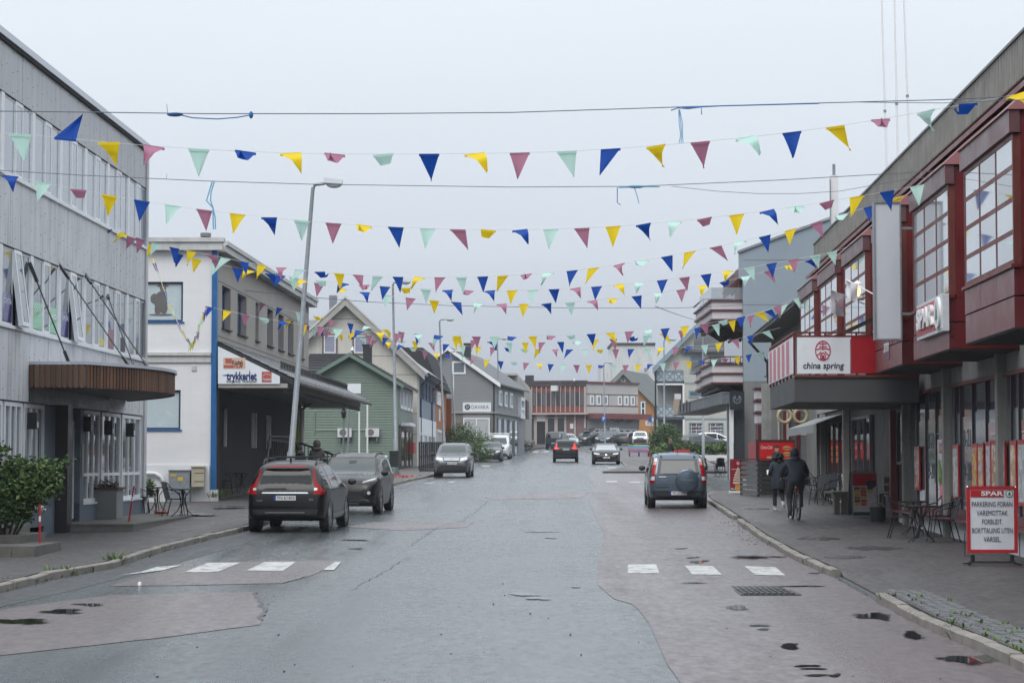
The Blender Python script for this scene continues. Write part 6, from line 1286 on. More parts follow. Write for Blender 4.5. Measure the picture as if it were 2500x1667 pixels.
def std_front(c, grille=True, lamp=M_LAMPW, zl=None, zc=None, zr=None, low=.42, lh=.13):
    H, w = c['H'], c['w']; zc = zc or H * .70; zr = zr or H * .94; zl = zl or H * .53
    glass_ends(c, front=[(-w * .76, zc), (-w * .4, zc - .03), (w * .4, zc - .03), (w * .76, zc), (w * .62, zr), (-w * .62, zr)])
    c['drp']('headlight', [(w * .46, zl - lh * .35), (w * .86, zl - lh * .1), (w * .88, zl + lh * .6), (w * .5, zl + lh * .3)], 'front', lamp, .01, sym=True)
    if grille: c['drp']('grille', [(-w * .42, zl - .1), (w * .42, zl - .1), (w * .45, zl + .07), (-w * .45, zl + .07)], 'front', M_PLASTIC, .008)
    c['drp']('lower_bumper', [(-w * .85, .27), (w * .85, .27), (w * .8, low - .06), (w * .5, low), (-w * .5, low), (-w * .8, low - .06)], 'front', M_PLASTIC, .008)
    for s in (-.35, .35): MB().bar((s * w, c['L'] * .745, zc + .02), (s * w + .45 * w, c['L'] * .70, zc + .05), .02, .02).build('wiper', M_PLASTIC, c['root'])
def std_rear(c, tail=None, zt0=.66, zt1=.9, low=.45):
    H, w = c['H'], c['w']
    glass_ends(c, rear=[(-w * .68, H * zt0), (w * .68, H * zt0), (w * .58, H * zt1), (-w * .58, H * zt1)])
    c['drp']('tail_light', tail or [(w * .66, H * .5), (w * .9, H * .5), (w * .92, H * .58), (w * .82, H * .66), (w * .74, H * .66)], 'rear', M_TAIL, .012, sym=True)
    c['drp']('lower_bumper', [(-w * .84, .3), (w * .84, .3), (w * .86, low), (-w * .86, low)], 'rear', M_PLASTIC, .01)
def rails(c, m=None, z=.05):
    L, w, H, zt = c['L'], c['w'], c['H'], c['zt']
    for s in (-1, 1):
        x = s * w * .66; MB().tube([(x, L * .15, zt(L * .15) - .03), (x, L * .18, zt(L * .18) + z), (x, L * .3, H + z - .01), (x, L * .48, H + z - .02), (x, L * .54, zt(L * .54) - .0)], .02, 6).build('roof_rail', m or M_PLASTIC, c['root'], smooth=60)
th = lambda a: -a
# 1 black estate SUV, seen from behind
BLACK = mat('car_paint_black', (.003, .003, .0035), .3, 0, spec=.35, coat=.08)
c = car('parked_car', 'black sport utility car parked at the left kerb, plate YN 61403', 'suv', 4.63, 1.90, 1.67, GP(695, 1301), th(.062), BLACK, clear=.26, wr=.365, roofw=.66, belt=.575, group='cars parked along the kerbs')
w, H, D = c['w'], c['H'], c['drp']
D('rear_window', [(-w * .68, 1.02), (w * .68, 1.02), (w * .66, 1.10), (w * .58, 1.42), (w * .54, 1.46), (w * .3, 1.43), (-w * .3, 1.43), (-w * .54, 1.46), (-w * .58, 1.42), (-w * .66, 1.10)], 'rear', c['g'])
D('tail_light', [(w * .70, .90), (w * .95, .90), (w * .96, 1.0), (w * .86, 1.09), (w * .77, 1.18), (w * .715, 1.30), (w * .67, 1.50), (w * .635, 1.50), (w * .67, 1.30), (w * .705, 1.12), (w * .735, 1.02)], 'rear', M_TAIL, .014, sym=True, step=.05)
D('reverse_light', [(w * .715, 1.0), (w * .80, 1.0), (w * .80, 1.05), (w * .72, 1.06)], 'rear', M_LAMPW, .018, sym=True)
D('roof_spoiler', [(-w * .56, 1.50), (w * .56, 1.50), (w * .54, 1.555), (-w * .54, 1.555)], 'rear', BLACK, .05); D('brake_light', [(-w * .5, 1.535), (w * .5, 1.535), (w * .42, 1.57), (-w * .42, 1.57)], 'rear', M_TAIL, .055)
D('chrome_strip', [(-w * .58, .925), (w * .58, .925), (w * .56, .955), (-w * .56, .955)], 'rear', M_CHROME, .02); D('lower_bumper', [(-w * .8, .40), (w * .8, .40), (w * .83, .55), (w * .5, .56), (-w * .5, .56), (-w * .83, .55)], 'rear', M_PLASTIC, .012); D('bumper_strip', [(-w * .5, .47), (w * .5, .47), (w * .48, .49), (-w * .48, .49)], 'rear', M_GALV, .016)
D('wiper', [(-w * .55, 1.03), (-w * .5, 1.05), (w * .0, 1.06), (w * .05, 1.045), (0, 1.035)], 'rear', M_PLASTIC, .03)
q = min(v.co.y for v in c['body'].data.vertices)
for i, ch_ in enumerate('VOLVO'):
    hit = c['bvh'].ray_cast(Vector(((-.24 + .12 * i), -2, .985)), Vector((0, 1, 0)))[0]; text(ch_, .05, M_CHROME, c['root'], (hit.x, hit.y - .014, .985), ext=.003)
hit = c['bvh'].ray_cast(Vector((.62, -2, .76)), Vector((0, 1, 0)))[0]; text('D4', .07, M_CHROME, c['root'], (.62, hit.y - .012, .78), ext=.003); hit = c['bvh'].ray_cast(Vector((-.62, -2, .76)), Vector((0, 1, 0)))[0]; text('XC60', .06, M_CHROME, c['root'], (-.6, hit.y - .012, .76), ext=.003)
plate(c, 'YN 61403', .82, 'rear'); rails(c, M_PLASTIC, .06)
for yy in (1.35, 2.35): MB().bar((-w * .74, yy, 1.75), (w * .74, yy, 1.75), .07, .035).build('roof_bar', M_PLASTIC, c['root'])
MB().lathe([(.03, 1.66), (.02, 1.74), (.002, 1.75)], 8, (0, .85, 0)).build('antenna_fin', BLACK, c['root'])
for s in (1,):
    for yy in (1.55, 2.65): MB().tube([(w * .985, yy - .1, .98), (w * 1.005, yy, .985), (w * .985, yy + .1, .98)], .016, 6).build('door_handle', BLACK, c['root'])
D('side_skirt', [(1.35, .3), (3.3, .3), (3.3, .42), (1.35, .42)], 'right', M_GALV, .012)
for yy in (1.42, 2.22, 3.1): D('door_seam', [(yy, .45), (yy + .012, .45), (yy + .012 + .0, 1.0), (yy, 1.0)], 'right', M_PLASTIC, .004)
# 2 grey crossover facing the camera
GREY = mat('car_paint_graphite', (.007, .0075, .0085), .32, .03, spec=.35, coat=.1)
c = car('parked_car', 'graphite crossover facing the street, nose to nose with the black car', 'suv', 4.6, 1.855, 1.68, GP(842, 1257), pi + th(.055), GREY, True, clear=.22, wr=.37, glass=M_CARGLASS2, group='cars parked along the kerbs')
w, H, D = c['w'], c['H'], c['drp']
glass_ends(c, front=[(-w * .80, 1.10), (-w * .4, 1.07), (w * .4, 1.07), (w * .80, 1.10), (w * .66, 1.55), (-w * .66, 1.55)])
D('headlight', [(w * .52, .88), (w * .90, .97), (w * .90, 1.03), (w * .8, 1.02), (w * .5, .93)], 'front', M_LAMPD, .012, sym=True, step=.05); D('head_lamp_strip', [(w * .53, .915), (w * .88, 1.005), (w * .88, 1.028), (w * .53, .93)], 'front', M_LAMPW, .018, sym=True, step=.05)
D('grille', [(-w * .5, .66), (w * .5, .66), (w * .58, .74), (w * .44, .86), (-w * .44, .86), (-w * .58, .74)], 'front', M_PLASTIC, .012); D('upper_grille', [(-w * .52, .88), (w * .52, .88), (w * .5, .905), (-w * .5, .905)], 'front', M_PLASTIC, .01)
D('grille_trim', [(w * .5, .655), (w * .62, .74), (w * .47, .875), (w * .44, .86), (w * .57, .745), (w * .48, .67)], 'front', BLACK, .02, sym=True); D('lower_bumper', [(-w * .84, .28), (w * .84, .28), (w * .86, .52), (w * .66, .46), (w * .45, .56), (-w * .45, .56), (-w * .66, .46), (-w * .86, .52)], 'front', M_PLASTIC, .01)
D('fog_light', [(w * .72 + .05 * cos(a), .62 + .05 * sin(a)) for a in [k * pi / 4 for k in range(8)]], 'front', M_LAMPW, .016, sym=True); D('chrome_strip', [(-w * .75, .38), (-w * .55, .42), (-w * .45, .40), (w * .45, .40), (w * .55, .42), (w * .75, .38), (w * .75, .405), (w * .55, .445), (w * .45, .425), (-w * .45, .425), (-w * .55, .445), (-w * .75, .405)], 'front', M_CHROME, .018, step=.06); D('skid_plate', [(-w * .45, .29), (w * .45, .29), (w * .42, .335), (-w * .42, .335)], 'front', M_GALV, .02)
D('sensor_patch', [(-.12, 1.5), (.12, 1.5), (.09, 1.42), (-.09, 1.42)], 'front', M_PLASTIC, .012); rails(c, M_PLASTIC, .03)
for yy in (1.5, 2.5): MB().tube([(-w * .985, yy - .1, 1.0), (-w * 1.005, yy, 1.005), (-w * .985, yy + .1, 1.0)], .016, 6).build('door_handle', GREY, c['root'])
# 3 blue-grey off-roader with spare wheel
BLUEG = paint('blue_grey', (.075, .105, .14), .55)
c = car('parked_car', 'blue-grey off-road car with spare wheel cover parked at the right kerb', 'boxy', 4.5, 1.78, 1.66, GP(1656, 1242), th(.03), BLUEG, clear=.24, wr=.355, glass=M_CARGLASS2, group='cars parked along the kerbs', belt=.61, roofw=.78)
w, H, D = c['w'], c['H'], c['drp']
D('rear_window', [(-w * .72, 1.04), (w * .72, 1.04), (w * .64, 1.5), (-w * .64, 1.5)], 'rear', M_CARGLASS, .004); D('rear_window_clear', [(-w * .60, 1.06), (w * .60, 1.06), (w * .55, 1.44), (-w * .55, 1.44)], 'rear', M_CARGLASS2, .008)
for za, zb_, m_ in ((.76, .86, M_TAIL), (.86, .97, M_LAMPW), (.97, 1.32, M_TAIL), (1.32, 1.42, mat('amber_lamp', (.6, .2, .12), .15, .05)), (1.42, 1.52, M_LAMPW)):
    f = lambda z: (w * (.80 - .10 * max(0, z - .9) / .6), w * (.95 - .16 * max(0, z - .9) / .6)); D('tail_light', [(f(za)[0], za), (f(za)[1], za), (f(zb_)[1], zb_), (f(zb_)[0], zb_)], 'rear', m_, .012, sym=True, step=.05)
D('lower_bumper', [(-w * .9, .40), (w * .9, .40), (w * .93, .535), (-w * .93, .535)], 'rear', M_PLASTIC, .012); D('bumper_trim', [(-w * .92, .545), (w * .92, .545), (w * .92, .60), (-w * .92, .60)], 'rear', BLUEG, .03)
sw = MB().lathe([(.02, -.16), (.29, -.155), (.335, -.13), (.345, -.05), (.345, .06)], 32, (0, 0, 0), 'y').build('spare_wheel_cover', BLUEG, c['root'], smooth=35, M=T(.26, -.04, .86)); MB().tube([(.27 * cos(a), -.16, .27 * sin(a)) for a in [k * pi / 12 for k in range(25)]], .006, 4).build('cover_ring', BLUEG, sw)
text('HONDA', .085, M_GALV, sw, (0, -.165, .01), .36, ext=.004); text('CR-V', .08, M_CHROME, c['root'], (-.45, c['bvh'].ray_cast(Vector((-.45, -2, .86)), Vector((0, 1, 0)))[0].y - .012, .86), .2, ext=.003)
D('door_handle', [(-.58, .95), (-.36, .95), (-.36, .975), (-.58, .975)], 'rear', M_CHROME, .025); D('door_recess', [(-.68, .63), (-.28, .63), (-.28, .66), (-.68, .66)], 'rear', M_PLASTIC, .006); D('door_recess', [(-.68, .72), (-.28, .72), (-.28, .735), (-.68, .735)], 'rear', M_PLASTIC, .006)
for x in (-w * .78, w * .78): D('door_seam', [(x, .62), (x + .012, .62), (x + .012, 1.03), (x, 1.03)], 'rear', M_PLASTIC, .004)
D('door_seam', [(-w * .78, 1.012), (w * .78, 1.012), (w * .78, 1.024), (-w * .78, 1.024)], 'rear', M_PLASTIC, .004)
plate(c, 'YE 21146', .475, 'rear'); MB().tube([(0, .5, 1.64), (0, .44, 1.86)], .008, 5).build('antenna', M_PLASTIC, c['root']); rails(c, M_PLASTIC, .03)
for s in (-1, 1): D('roof_hinge', [(s * .5 - .03, 1.55), (s * .5 + .03, 1.55), (s * .5 + .03, 1.6), (s * .5 - .03, 1.6)], 'rear', M_PLASTIC, .03)
# 4 silver off-roader, front
SILV = paint('silver_grey', (.075, .08, .085), .4)
c = car('oncoming_car', 'silver-grey off-road car parked facing us by the black fence', 'boxy', 4.5, 1.78, 1.68, GP(1102, 1166), pi + th(.035), SILV, True, clear=.22, wr=.345, glass=M_CARGLASS2, roofw=.77); std_front(c, zl=.90, zc=1.12, zr=1.54, low=.6, lh=.22)
w, D = c['w'], c['drp']; D('grille_bar', [(-w * .4, .86), (w * .4, .86), (w * .43, .90), (-w * .43, .90)], 'front', M_CHROME, .014); D('grille_bar', [(-w * .42, .93), (w * .42, .93), (w * .44, .96), (-w * .44, .96)], 'front', M_CHROME, .014); text('H', .14, M_CHROME, c['root'], (0, c['L'] + .01, .91), ext=.006, rot=(pi / 2, 0, pi)); plate(c, 'BP 82879', .71, 'front'); rails(c)
D('fog_light', [(w * .74 + .06 * cos(a), .62 + .06 * sin(a)) for a in [k * pi / 4 for k in range(8)]], 'front', M_LAMPD, .016, sym=True)
# 5 small dark hatchback
NAVY = paint('midnight', (.02, .024, .032), .4)
c = car('oncoming_car', 'small midnight blue hatchback parked facing us before the white van', 'hatch', 3.75, 1.69, 1.5, GP(1197, 1127), pi + th(.035), NAVY, True, clear=.18, wr=.29, glass=M_CARGLASS2); std_front(c, zl=.76, zc=1.0, zr=1.38, low=.46, lh=.17); plate(c, 'PE 75082', .58, 'front'); c['drp']('badge', [(-.05, .77), (.05, .77), (.05, .81), (-.05, .81)], 'front', M_CHROME, .02)
# 6 white van
WHITE = paint('white', (.5, .51, .52), .1)
c = car('white_van', 'white van with roof rack and silver grille behind the dark hatchback', 'van', 4.9, 1.9, 1.95, GP(1216, 1121), pi + th(.04), WHITE, True, clear=.22, wr=.33, glass=M_CARGLASS2, belt=.58, roofw=.82); std_front(c, zl=.93, zc=1.18, zr=1.72, low=.5, lh=.16); c['root']['category'] = 'van'
for yy in (1.0, 2.4, 3.2): MB().bar((-.75, yy, 2.06), (.75, yy, 2.06), .06, .06).build('rack_bar', M_SW, c['root'])
for s in (-.72, .72): MB().bar((s, .8, 2.0), (s, 3.4, 2.0), .05, .08).build('rack_rail', M_SW, c['root'])
c['drp']('chrome_strip', [(-.7, .6), (.7, .6), (.7, .64), (-.7, .64)], 'front', M_CHROME, .02)
# 7 black SUV driving away with its lamps lit
c = car('moving_car', 'black sport utility car driving away with red tail lights lit', 'suv', 4.7, 1.9, 1.66, GP(1381, 1128), th(.02), BLACK, clear=.24, wr=.365, group='cars driving on the street')
w, H, D = c['w'], c['H'], c['drp']; glass_ends(c, rear=[(-w * .66, 1.05), (w * .66, 1.05), (w * .57, 1.47), (-w * .57, 1.47)]); D('tail_light', [(w * .52, .97), (w * .93, .97), (w * .94, 1.05), (w * .8, 1.12), (w * .72, 1.4), (w * .66, 1.4), (w * .71, 1.08), (w * .52, 1.02)], 'rear', M_TAILON, .014, sym=True, step=.05); D('lower_bumper', [(-w * .84, .38), (w * .84, .38), (w * .86, .52), (-w * .86, .52)], 'rear', M_PLASTIC, .01); plate(c, 'EL 48216', .95, 'rear')
# 8 black saloon facing us
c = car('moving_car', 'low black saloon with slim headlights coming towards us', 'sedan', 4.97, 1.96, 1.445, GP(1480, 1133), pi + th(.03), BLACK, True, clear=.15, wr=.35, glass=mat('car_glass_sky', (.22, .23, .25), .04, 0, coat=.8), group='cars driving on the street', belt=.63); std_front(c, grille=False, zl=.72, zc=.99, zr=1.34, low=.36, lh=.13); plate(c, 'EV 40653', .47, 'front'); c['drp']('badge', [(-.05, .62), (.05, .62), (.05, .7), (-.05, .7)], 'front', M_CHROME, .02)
# 9..14 cars parked at the end of the street
c = car('far_car', 'dark blue-grey box-shaped off-roader seen from behind by the doorway', 'boxy', 4.6, 1.85, 1.82, GP(1351, 1096), th(.22), paint('dark_blue_grey', (.035, .05, .065), .4), clear=.28, wr=.38, group='cars parked at the far end', roofw=.84); std_rear(c, [(c['w'] * .82, .75), (c['w'] * .95, .75), (c['w'] * .95, 1.0), (c['w'] * .84, 1.0)], .64, .93); plate(c, 'KH 21907', .62, 'rear')
c = car('far_car', 'silver saloon half hidden behind the black car driving away', 'hatch', 4.3, 1.78, 1.5, GP(1397, 1092), pi + th(-.2), paint('light_silver', (.3, .33, .34), .5), True, wr=.31, glass=M_CARGLASS2, group='cars parked at the far end'); std_front(c, zl=.72, zc=1.0, zr=1.38)
c = car('far_car', 'dark estate with a black roof box parked facing the square', 'suv', 4.7, 1.86, 1.6, GP(1415, 1088), pi + th(.42), paint('dark_green_grey', (.03, .036, .036), .4), True, clear=.2, wr=.35, glass=M_CARGLASS2, group='cars parked at the far end'); std_front(c, zl=.82, zc=1.08, zr=1.48); plate(c, 'RJ 38114', .55, 'front')
MB().add([(-.42, 1.0, 1.68), (.42, 1.0, 1.68), (.42, 3.0, 1.68), (-.42, 3.0, 1.68), (-.38, 1.05, 1.98), (.38, 1.05, 1.98), (.34, 2.75, 2.0), (-.34, 2.75, 2.0)], [(0, 3, 2, 1), (4, 5, 6, 7), (0, 1, 5, 4), (1, 2, 6, 5), (2, 3, 7, 6), (3, 0, 4, 7)]).build('roof_box', M_PLASTIC, c['root'])
c = car('far_car', 'black sport utility car with white plate between roof box and grey hatchback', 'suv', 4.95, 2.0, 1.68, GP(1470, 1088), pi + th(.3), NAVY, True, clear=.2, wr=.38, glass=M_CARGLASS2, group='cars parked at the far end'); std_front(c, grille=False, zl=.84, zc=1.08, zr=1.5); plate(c, 'EB 86124', .62, 'front')
c = car('far_car', 'mid grey hatchback turned away beside the white car', 'hatch', 4.4, 1.77, 1.54, GP(1517, 1087), th(.62), paint('mid_grey', (.13, .135, .14), .5), clear=.18, wr=.32, group='cars parked at the far end'); std_rear(c)
c = car('far_car', 'white crossover with black nose parked beside the round bush', 'suv', 4.6, 1.87, 1.62, GP(1563, 1088), pi + th(.05), paint('pure_white', (.66, .67, .68), .05), True, clear=.2, wr=.36, glass=M_CARGLASS2, group='cars parked at the far end'); std_front(c, zl=.86, zc=1.1, zr=1.5, low=.8)
# 15, 16 beside the cream apartment house
pz = P(1655, 1100, 196); c = car('far_car', 'dark grey estate parked broadside behind the hedge', 'estate', 4.75, 1.82, 1.47, (pz.x, 196, 0), -pi / 2, paint('slate_grey', (.06, .068, .078), .4), wr=.33, glass=M_CARGLASS2, group='cars behind the hedge', zoff=P(0, 1100, 196).z - gz(196))
pz = P(1690, 1100, 201); c = car('far_car', 'white hatchback parked behind the dark grey estate', 'hatch', 4.4, 1.8, 1.62, (pz.x, 201, 0), -pi / 2, paint('pure_white', (1, 1, 1)), wr=.33, group='cars behind the hedge', zoff=P(0, 1098, 201).z - gz(201))
# ================================================================ STREET FURNITURE
def walkz(x, y): return gz(y) + .12 + (.012 * (interp(KL, y) - x) if x < 0 else .01 * max(0, x - interp(KR, y)))
def WP(px, py):
    h = .15
    for _ in range(4):
        p = GP(px, py, h); h = walkz(p.x, p.y) - gz(p.y)
    p.z = walkz(p.x, p.y); return p
M_BTUBE = mat('black_chair_tube', (.01, .011, .014), .4, .1); M_WEAVE = mat('black_woven', (.012, .013, .017), .6, .3, 40)
def make_chair():
    r = empty('bistro_chair', Matrix(), 'x', 'chair', 'black bistro chairs')
    MB().box(-.21, .21, -.21, .2, .43, .455).build('seat', M_WEAVE, r)
    q = MB(); q.sheet([[(x, .2 + .1 * t - .02 * (1 - (x / .22) ** 2) * 0 + .05 * (1 - (x / .22) ** 2), .46 + .38 * t + .04 * (1 - (x / .22) ** 2) * t) for x in (-.2, -.1, 0, .1, .2)] for t in (0, .33, .66, 1)]); b = q.build('backrest', M_WEAVE, r); b.modifiers.new('s', 'SOLIDIFY').thickness = .015
    for s in (-1, 1):
        MB().tube([(s * .2, -.2, .44), (s * .23, -.27, 0)], .014, 6).build('leg', M_BTUBE, r); MB().tube([(s * .2, .18, .44), (s * .23, .3, 0)], .014, 6).build('leg', M_BTUBE, r)
        MB().tube([(s * .22, .31, .86), (s * .27, .2, .72), (s * .28, -.05, .66), (s * .26, -.2, .6), (s * .22, -.2, .44)], .014, 6).build('armrest', M_BTUBE, r)
    MB().tube([(-.22, .31, .86), (-.12, .36, .885), (0, .37, .89), (.12, .36, .885), (.22, .31, .86)], .014, 6).build('top_rail', M_BTUBE, r)
    return r
def make_table():
    r = empty('bistro_table', Matrix(), 'x', 'table', 'black bistro tables')
    MB().lathe([(.32, .70), (.33, .71), (.33, .725), (.32, .73)], 24).build('table_top', M_BTUBE, r, smooth=40); MB().tube([(0, 0, .3), (0, 0, .7)], .025, 8).build('column', M_BTUBE, r)
    for k in range(4):
        a = k * pi / 2 + .4; d = Vector((cos(a), sin(a), 0)); MB().tube([d * .2 + Vector((0, 0, .69)), d * .05 + Vector((0, 0, .5)), d * .05 + Vector((0, 0, .35)), d * .14 + Vector((0, 0, .15)), d * .32 + Vector((0, 0, 0))], .013, 6).build('leg', M_BTUBE, r)
    return r
CH0, TB0 = make_chair(), make_table(); used = [0, 0]
def chair(px, py, rz, label, base=None):
    p = base or WP(px, py); M = T(*p) @ Matrix.Rotation(rz, 4, 'Z')
    if not used[0]: used[0] = 1; CH0.matrix_local = M; CH0['label'] = label; return
    dup(CH0, label, M)
def table(px, py, label, base=None, rz=0):
    p = base or WP(px, py); M = T(*p) @ Matrix.Rotation(rz, 4, 'Z')
    if not used[1]: used[1] = 1; TB0.matrix_local = M; TB0['label'] = label; return
    dup(TB0, label, M)
# right, by the supermarket window
table(2250, 1323, 'black bistro table nearest the supermarket notice board'); table(2231, 1306, 'second black bistro table, closer to the supermarket door')
chair(2302, 1322, -1.5, 'black bistro chair drawn up beside the supermarket window sill'); chair(2284, 1311, -1.2, 'black bistro chair half hidden behind another by the window sill'); chair(2205, 1313, 1.5, 'black bistro chair facing the two tables from the shop door side')
# right, further on, beside the menu board
table(1998, 1222, 'black bistro table behind the cyclist'); chair(2018, 1228, -1.0, 'black bistro chair next to the timber bench and menu board'); chair(2002, 1232, -.6, 'black bistro chair just beyond the bicycle'); chair(2030, 1220, -1.4, 'black bistro chair tucked against the low white wall'); chair(1985, 1218, .8, 'black bistro chair in the shade behind the cyclist')
# far right under the flats canopy
zc = gz(114); 
for i, (px, rz) in enumerate(((1736, 1.3), (1750, -.3), (1764, .2), (1776, -1.4))):
    p = P(px, 1156, 113); p.z = gz(113); (table if i == 1 else chair)(0, 0, *((('black bistro table under the flats canopy'), p) if i == 1 else (rz, ['black bistro chair at the street end under the flats canopy', '', 'black bistro chair in the middle under the flats canopy', 'black bistro chair against the white pillar of the flats'][i], p)))
# left, on the office terrace
def TPt(px, py): p = ZP(px, py, .8 + .065); return p
table(0, 0, 'black bistro table on the office terrace by the planter', TPt(384, 1254)); table(0, 0, 'black bistro table on the walk beside the terrace end', WP(446, 1261)); chair(0, 0, 1.5, 'black bistro chair beside the leaning red snow pole', TPt(335, 1252)); chair(0, 0, 1.3, 'black bistro chair holding a green plant on the terrace', TPt(352, 1252)); chair(428, 1259, 1.4, 'black bistro chair in front of the grey electric cabinet')
table(589, 1206, 'black bistro table under the lean-to roof of the print works'); chair(556, 1205, 1.3, 'black bistro chair under the lean-to roof beside the downpipe')
p = TPt(362, 1246); rnd = random.Random(2)
def leafmass(name, mats, par, blobs, n, size, seed, M=None, flat=.5):
    rnd = random.Random(seed); mb = MB(); tot = sum(b[3] * b[4] * b[5] for b in blobs)
    mi = []
    for (cx, cy, cz, rx, ry, rz_) in blobs:
        for _ in range(max(4, int(n * rx * ry * rz_ / tot))):
            u = Vector((rnd.gauss(0, 1), rnd.gauss(0, 1), rnd.gauss(0, 1))).normalized() * (rnd.random() ** .38) * (1 + .18 * sin(7 * rnd.random()))
            c = Vector((cx + u.x * rx, cy + u.y * ry, cz + u.z * rz_)); d = Vector((rnd.gauss(0, 1), rnd.gauss(0, 1), rnd.gauss(0, flat))).normalized(); e = d.cross(Vector((rnd.gauss(0, 1), rnd.gauss(0, 1), rnd.gauss(0, 1)))).normalized(); s = size * rnd.uniform(.6, 1.3)
            mb.add([c - d * s, c + e * s * .5 - d * s * .1, c + d * s, c - e * s * .5 - d * s * .1], [(0, 1, 2, 3)]); mi.append(rnd.choices(range(len(mats)), [3, 2, 1][:len(mats)])[0])
    o = mb.build(name, mats, par, M=M)
    o.data.polygons.foreach_set('material_index', mi); return o
def leaf_mat(n, c):
    m = mat(n, c, .5, .25, 6); b = m.node_tree.nodes['Principled BSDF']; b.inputs['Specular IOR Level'].default_value = .3; b.inputs['Subsurface Weight'].default_value = 0; return m
LG = [leaf_mat('leaf_mid', (.05, .095, .022)), leaf_mat('leaf_light', (.10, .17, .04)), leaf_mat('leaf_dark', (.022, .045, .014))]
LD = [leaf_mat('leaf_dark_mid', (.035, .06, .022)), leaf_mat('leaf_dark', (1, 1, 1)), leaf_mat('leaf_mid', (1, 1, 1))]
pl = empty('pot_plant', T(p.x, p.y, p.z + .45), 'bright green leafy plant standing on a terrace chair', 'plant'); leafmass('leaves', [leaf_mat('leaf_bright', (.12, .2, .03)), LG[0]], pl, [(0, 0, .28, .2, .15, .22), (.1, 0, .05, .12, .1, .12)], 260, .06, 3); MB().lathe([(.09, 0), (.12, .16)], 12).build('pot', M_BLACK, pl)
# snow poles
for px, py, py0, px0, lab in ((97, 1342, 1230, 97, 'upright red snow marker pole beside the shrub and stone steps'), (313, 1284, 1186, 327, 'leaning red snow marker pole at the terrace corner')):
    b = WP(px, py); t_ = P(px0, py0, b.y); o = empty('snow_pole', T(*b), lab, 'marker pole', 'snow poles'); v = t_ - b; M_SRED = mat('marker_red', (.42, .012, .02), .5, .1)
    MB().tube([(0, 0, 0), v * .62], .02, 8).build('lower_tube', M_SRED, o); MB().tube([v * .621, v * .74], .021, 8).build('reflective_band', M_SW, o); MB().tube([v * .741, v], .02, 8).build('upper_tube', M_SRED, o)
# stone steps at the left edge
st = empty('stone_steps', T(0, 0, 0), 'weathered concrete steps beneath the shrub at the street edge', 'steps'); M_STEP = mat('step_stone', (.11, .105, .095), .85, .3, 3, .4, 20)
for i, (x1, y0, y1, yy) in enumerate(((86, 1365, 1333, 39.0), (48, 1333, 1308, 40.2), (10, 1308, 1288, 41.2))):
    a = P(x1, y0, yy); b = P(x1, y1, yy); B('step', M_STEP, st, a.x - 3.5, a.x, yy, yy + 2.2, gz(yy) + .05, b.z)
    for k in range(4): B('face_block', M_STEP, st, a.x - .42 * (k + 1) + .01, a.x - .42 * k - .01, yy - .02, yy - .001, gz(yy) + .06, b.z - .05)
# electric cabinets and pipe on the white wall
yb = YW - .05
def frontbox(name, m, x0, y0, x1, y1, dep, lab, cat, Y=YW - .1, base=None):
    a, b = P(x0, y1, Y - dep), P(x1, y0, Y - dep); o = empty(name, T((a.x + b.x) / 2, Y, base if base is not None else a.z), lab, cat); w = (b.x - a.x) / 2; z0 = 0; z1 = b.z - (base if base is not None else a.z)
    B('box', m, o, -w, w, -dep, 0, z0, z1); return o, w, z1
M_CAB = mat('mottled_grey_cabinet', (.22, .24, .26), .5, .25, 18)
o, w, z1 = frontbox('electric_cabinet', M_CAB, 411, 1149, 463, 1245, .35, 'mottled grey electric cabinet with yellow warning labels against the white wall', 'cabinet'); B('lid', M_CAB, o, -w - .02, w + .02, -.38, .0, z1, z1 + .03); B('warning_label', mat('warning_yellow', (.62, .42, .02), .5), o, -w + .06, -w + .24, -.355, -.35, z1 - .17, z1 - .11); B('warning_label', mat('warning_yellow', (1, 1, 1)), o, -.04, .12, -.355, -.35, z1 - .32, z1 - .2); B('door_joint', M_BLACK, o, -w, w, -.353, -.35, z1 * .42, z1 * .42 + .012)
o, w, z1 = frontbox('meter_box', mat('cream_meter_box', (.42, .38, .28), .5, .06), 467, 1140, 498, 1188, .3, 'cream wall meter box beside the grey electric cabinet', 'box'); B('lid', mat('cream_meter_box', (1, 1, 1)), o, -w - .03, w + .03, -.34, 0, z1, z1 + .03); B('hinge', M_BLACK, o, -w + .1, w, -.305, -.3, z1 - .2, z1 - .18); B('hinge', M_BLACK, o, -w + .1, w, -.305, -.3, .16, .18)
pp = [P(x, y, YW - .15) for x, y in ((355, 1155), (378, 1155), (392, 1163), (400, 1175), (402, 1190), (402, 1238))]; tag(MB().tube(pp, .06, 8).build('wall_pipe', M_RENDER, smooth=60), 'white bent pipe leaving the wall beside the grey cabinet', 'pipe')
a = WP(395, 1254); tag(MB().lathe([(.16, 0), (.2, .05), (.2, .07), (.05, .075)], 14, tuple(a)).build('orange_dish', mat('orange_plastic', (.5, .1, .04), .5)), 'orange plastic dish on the ground under the terrace chairs', 'dish')
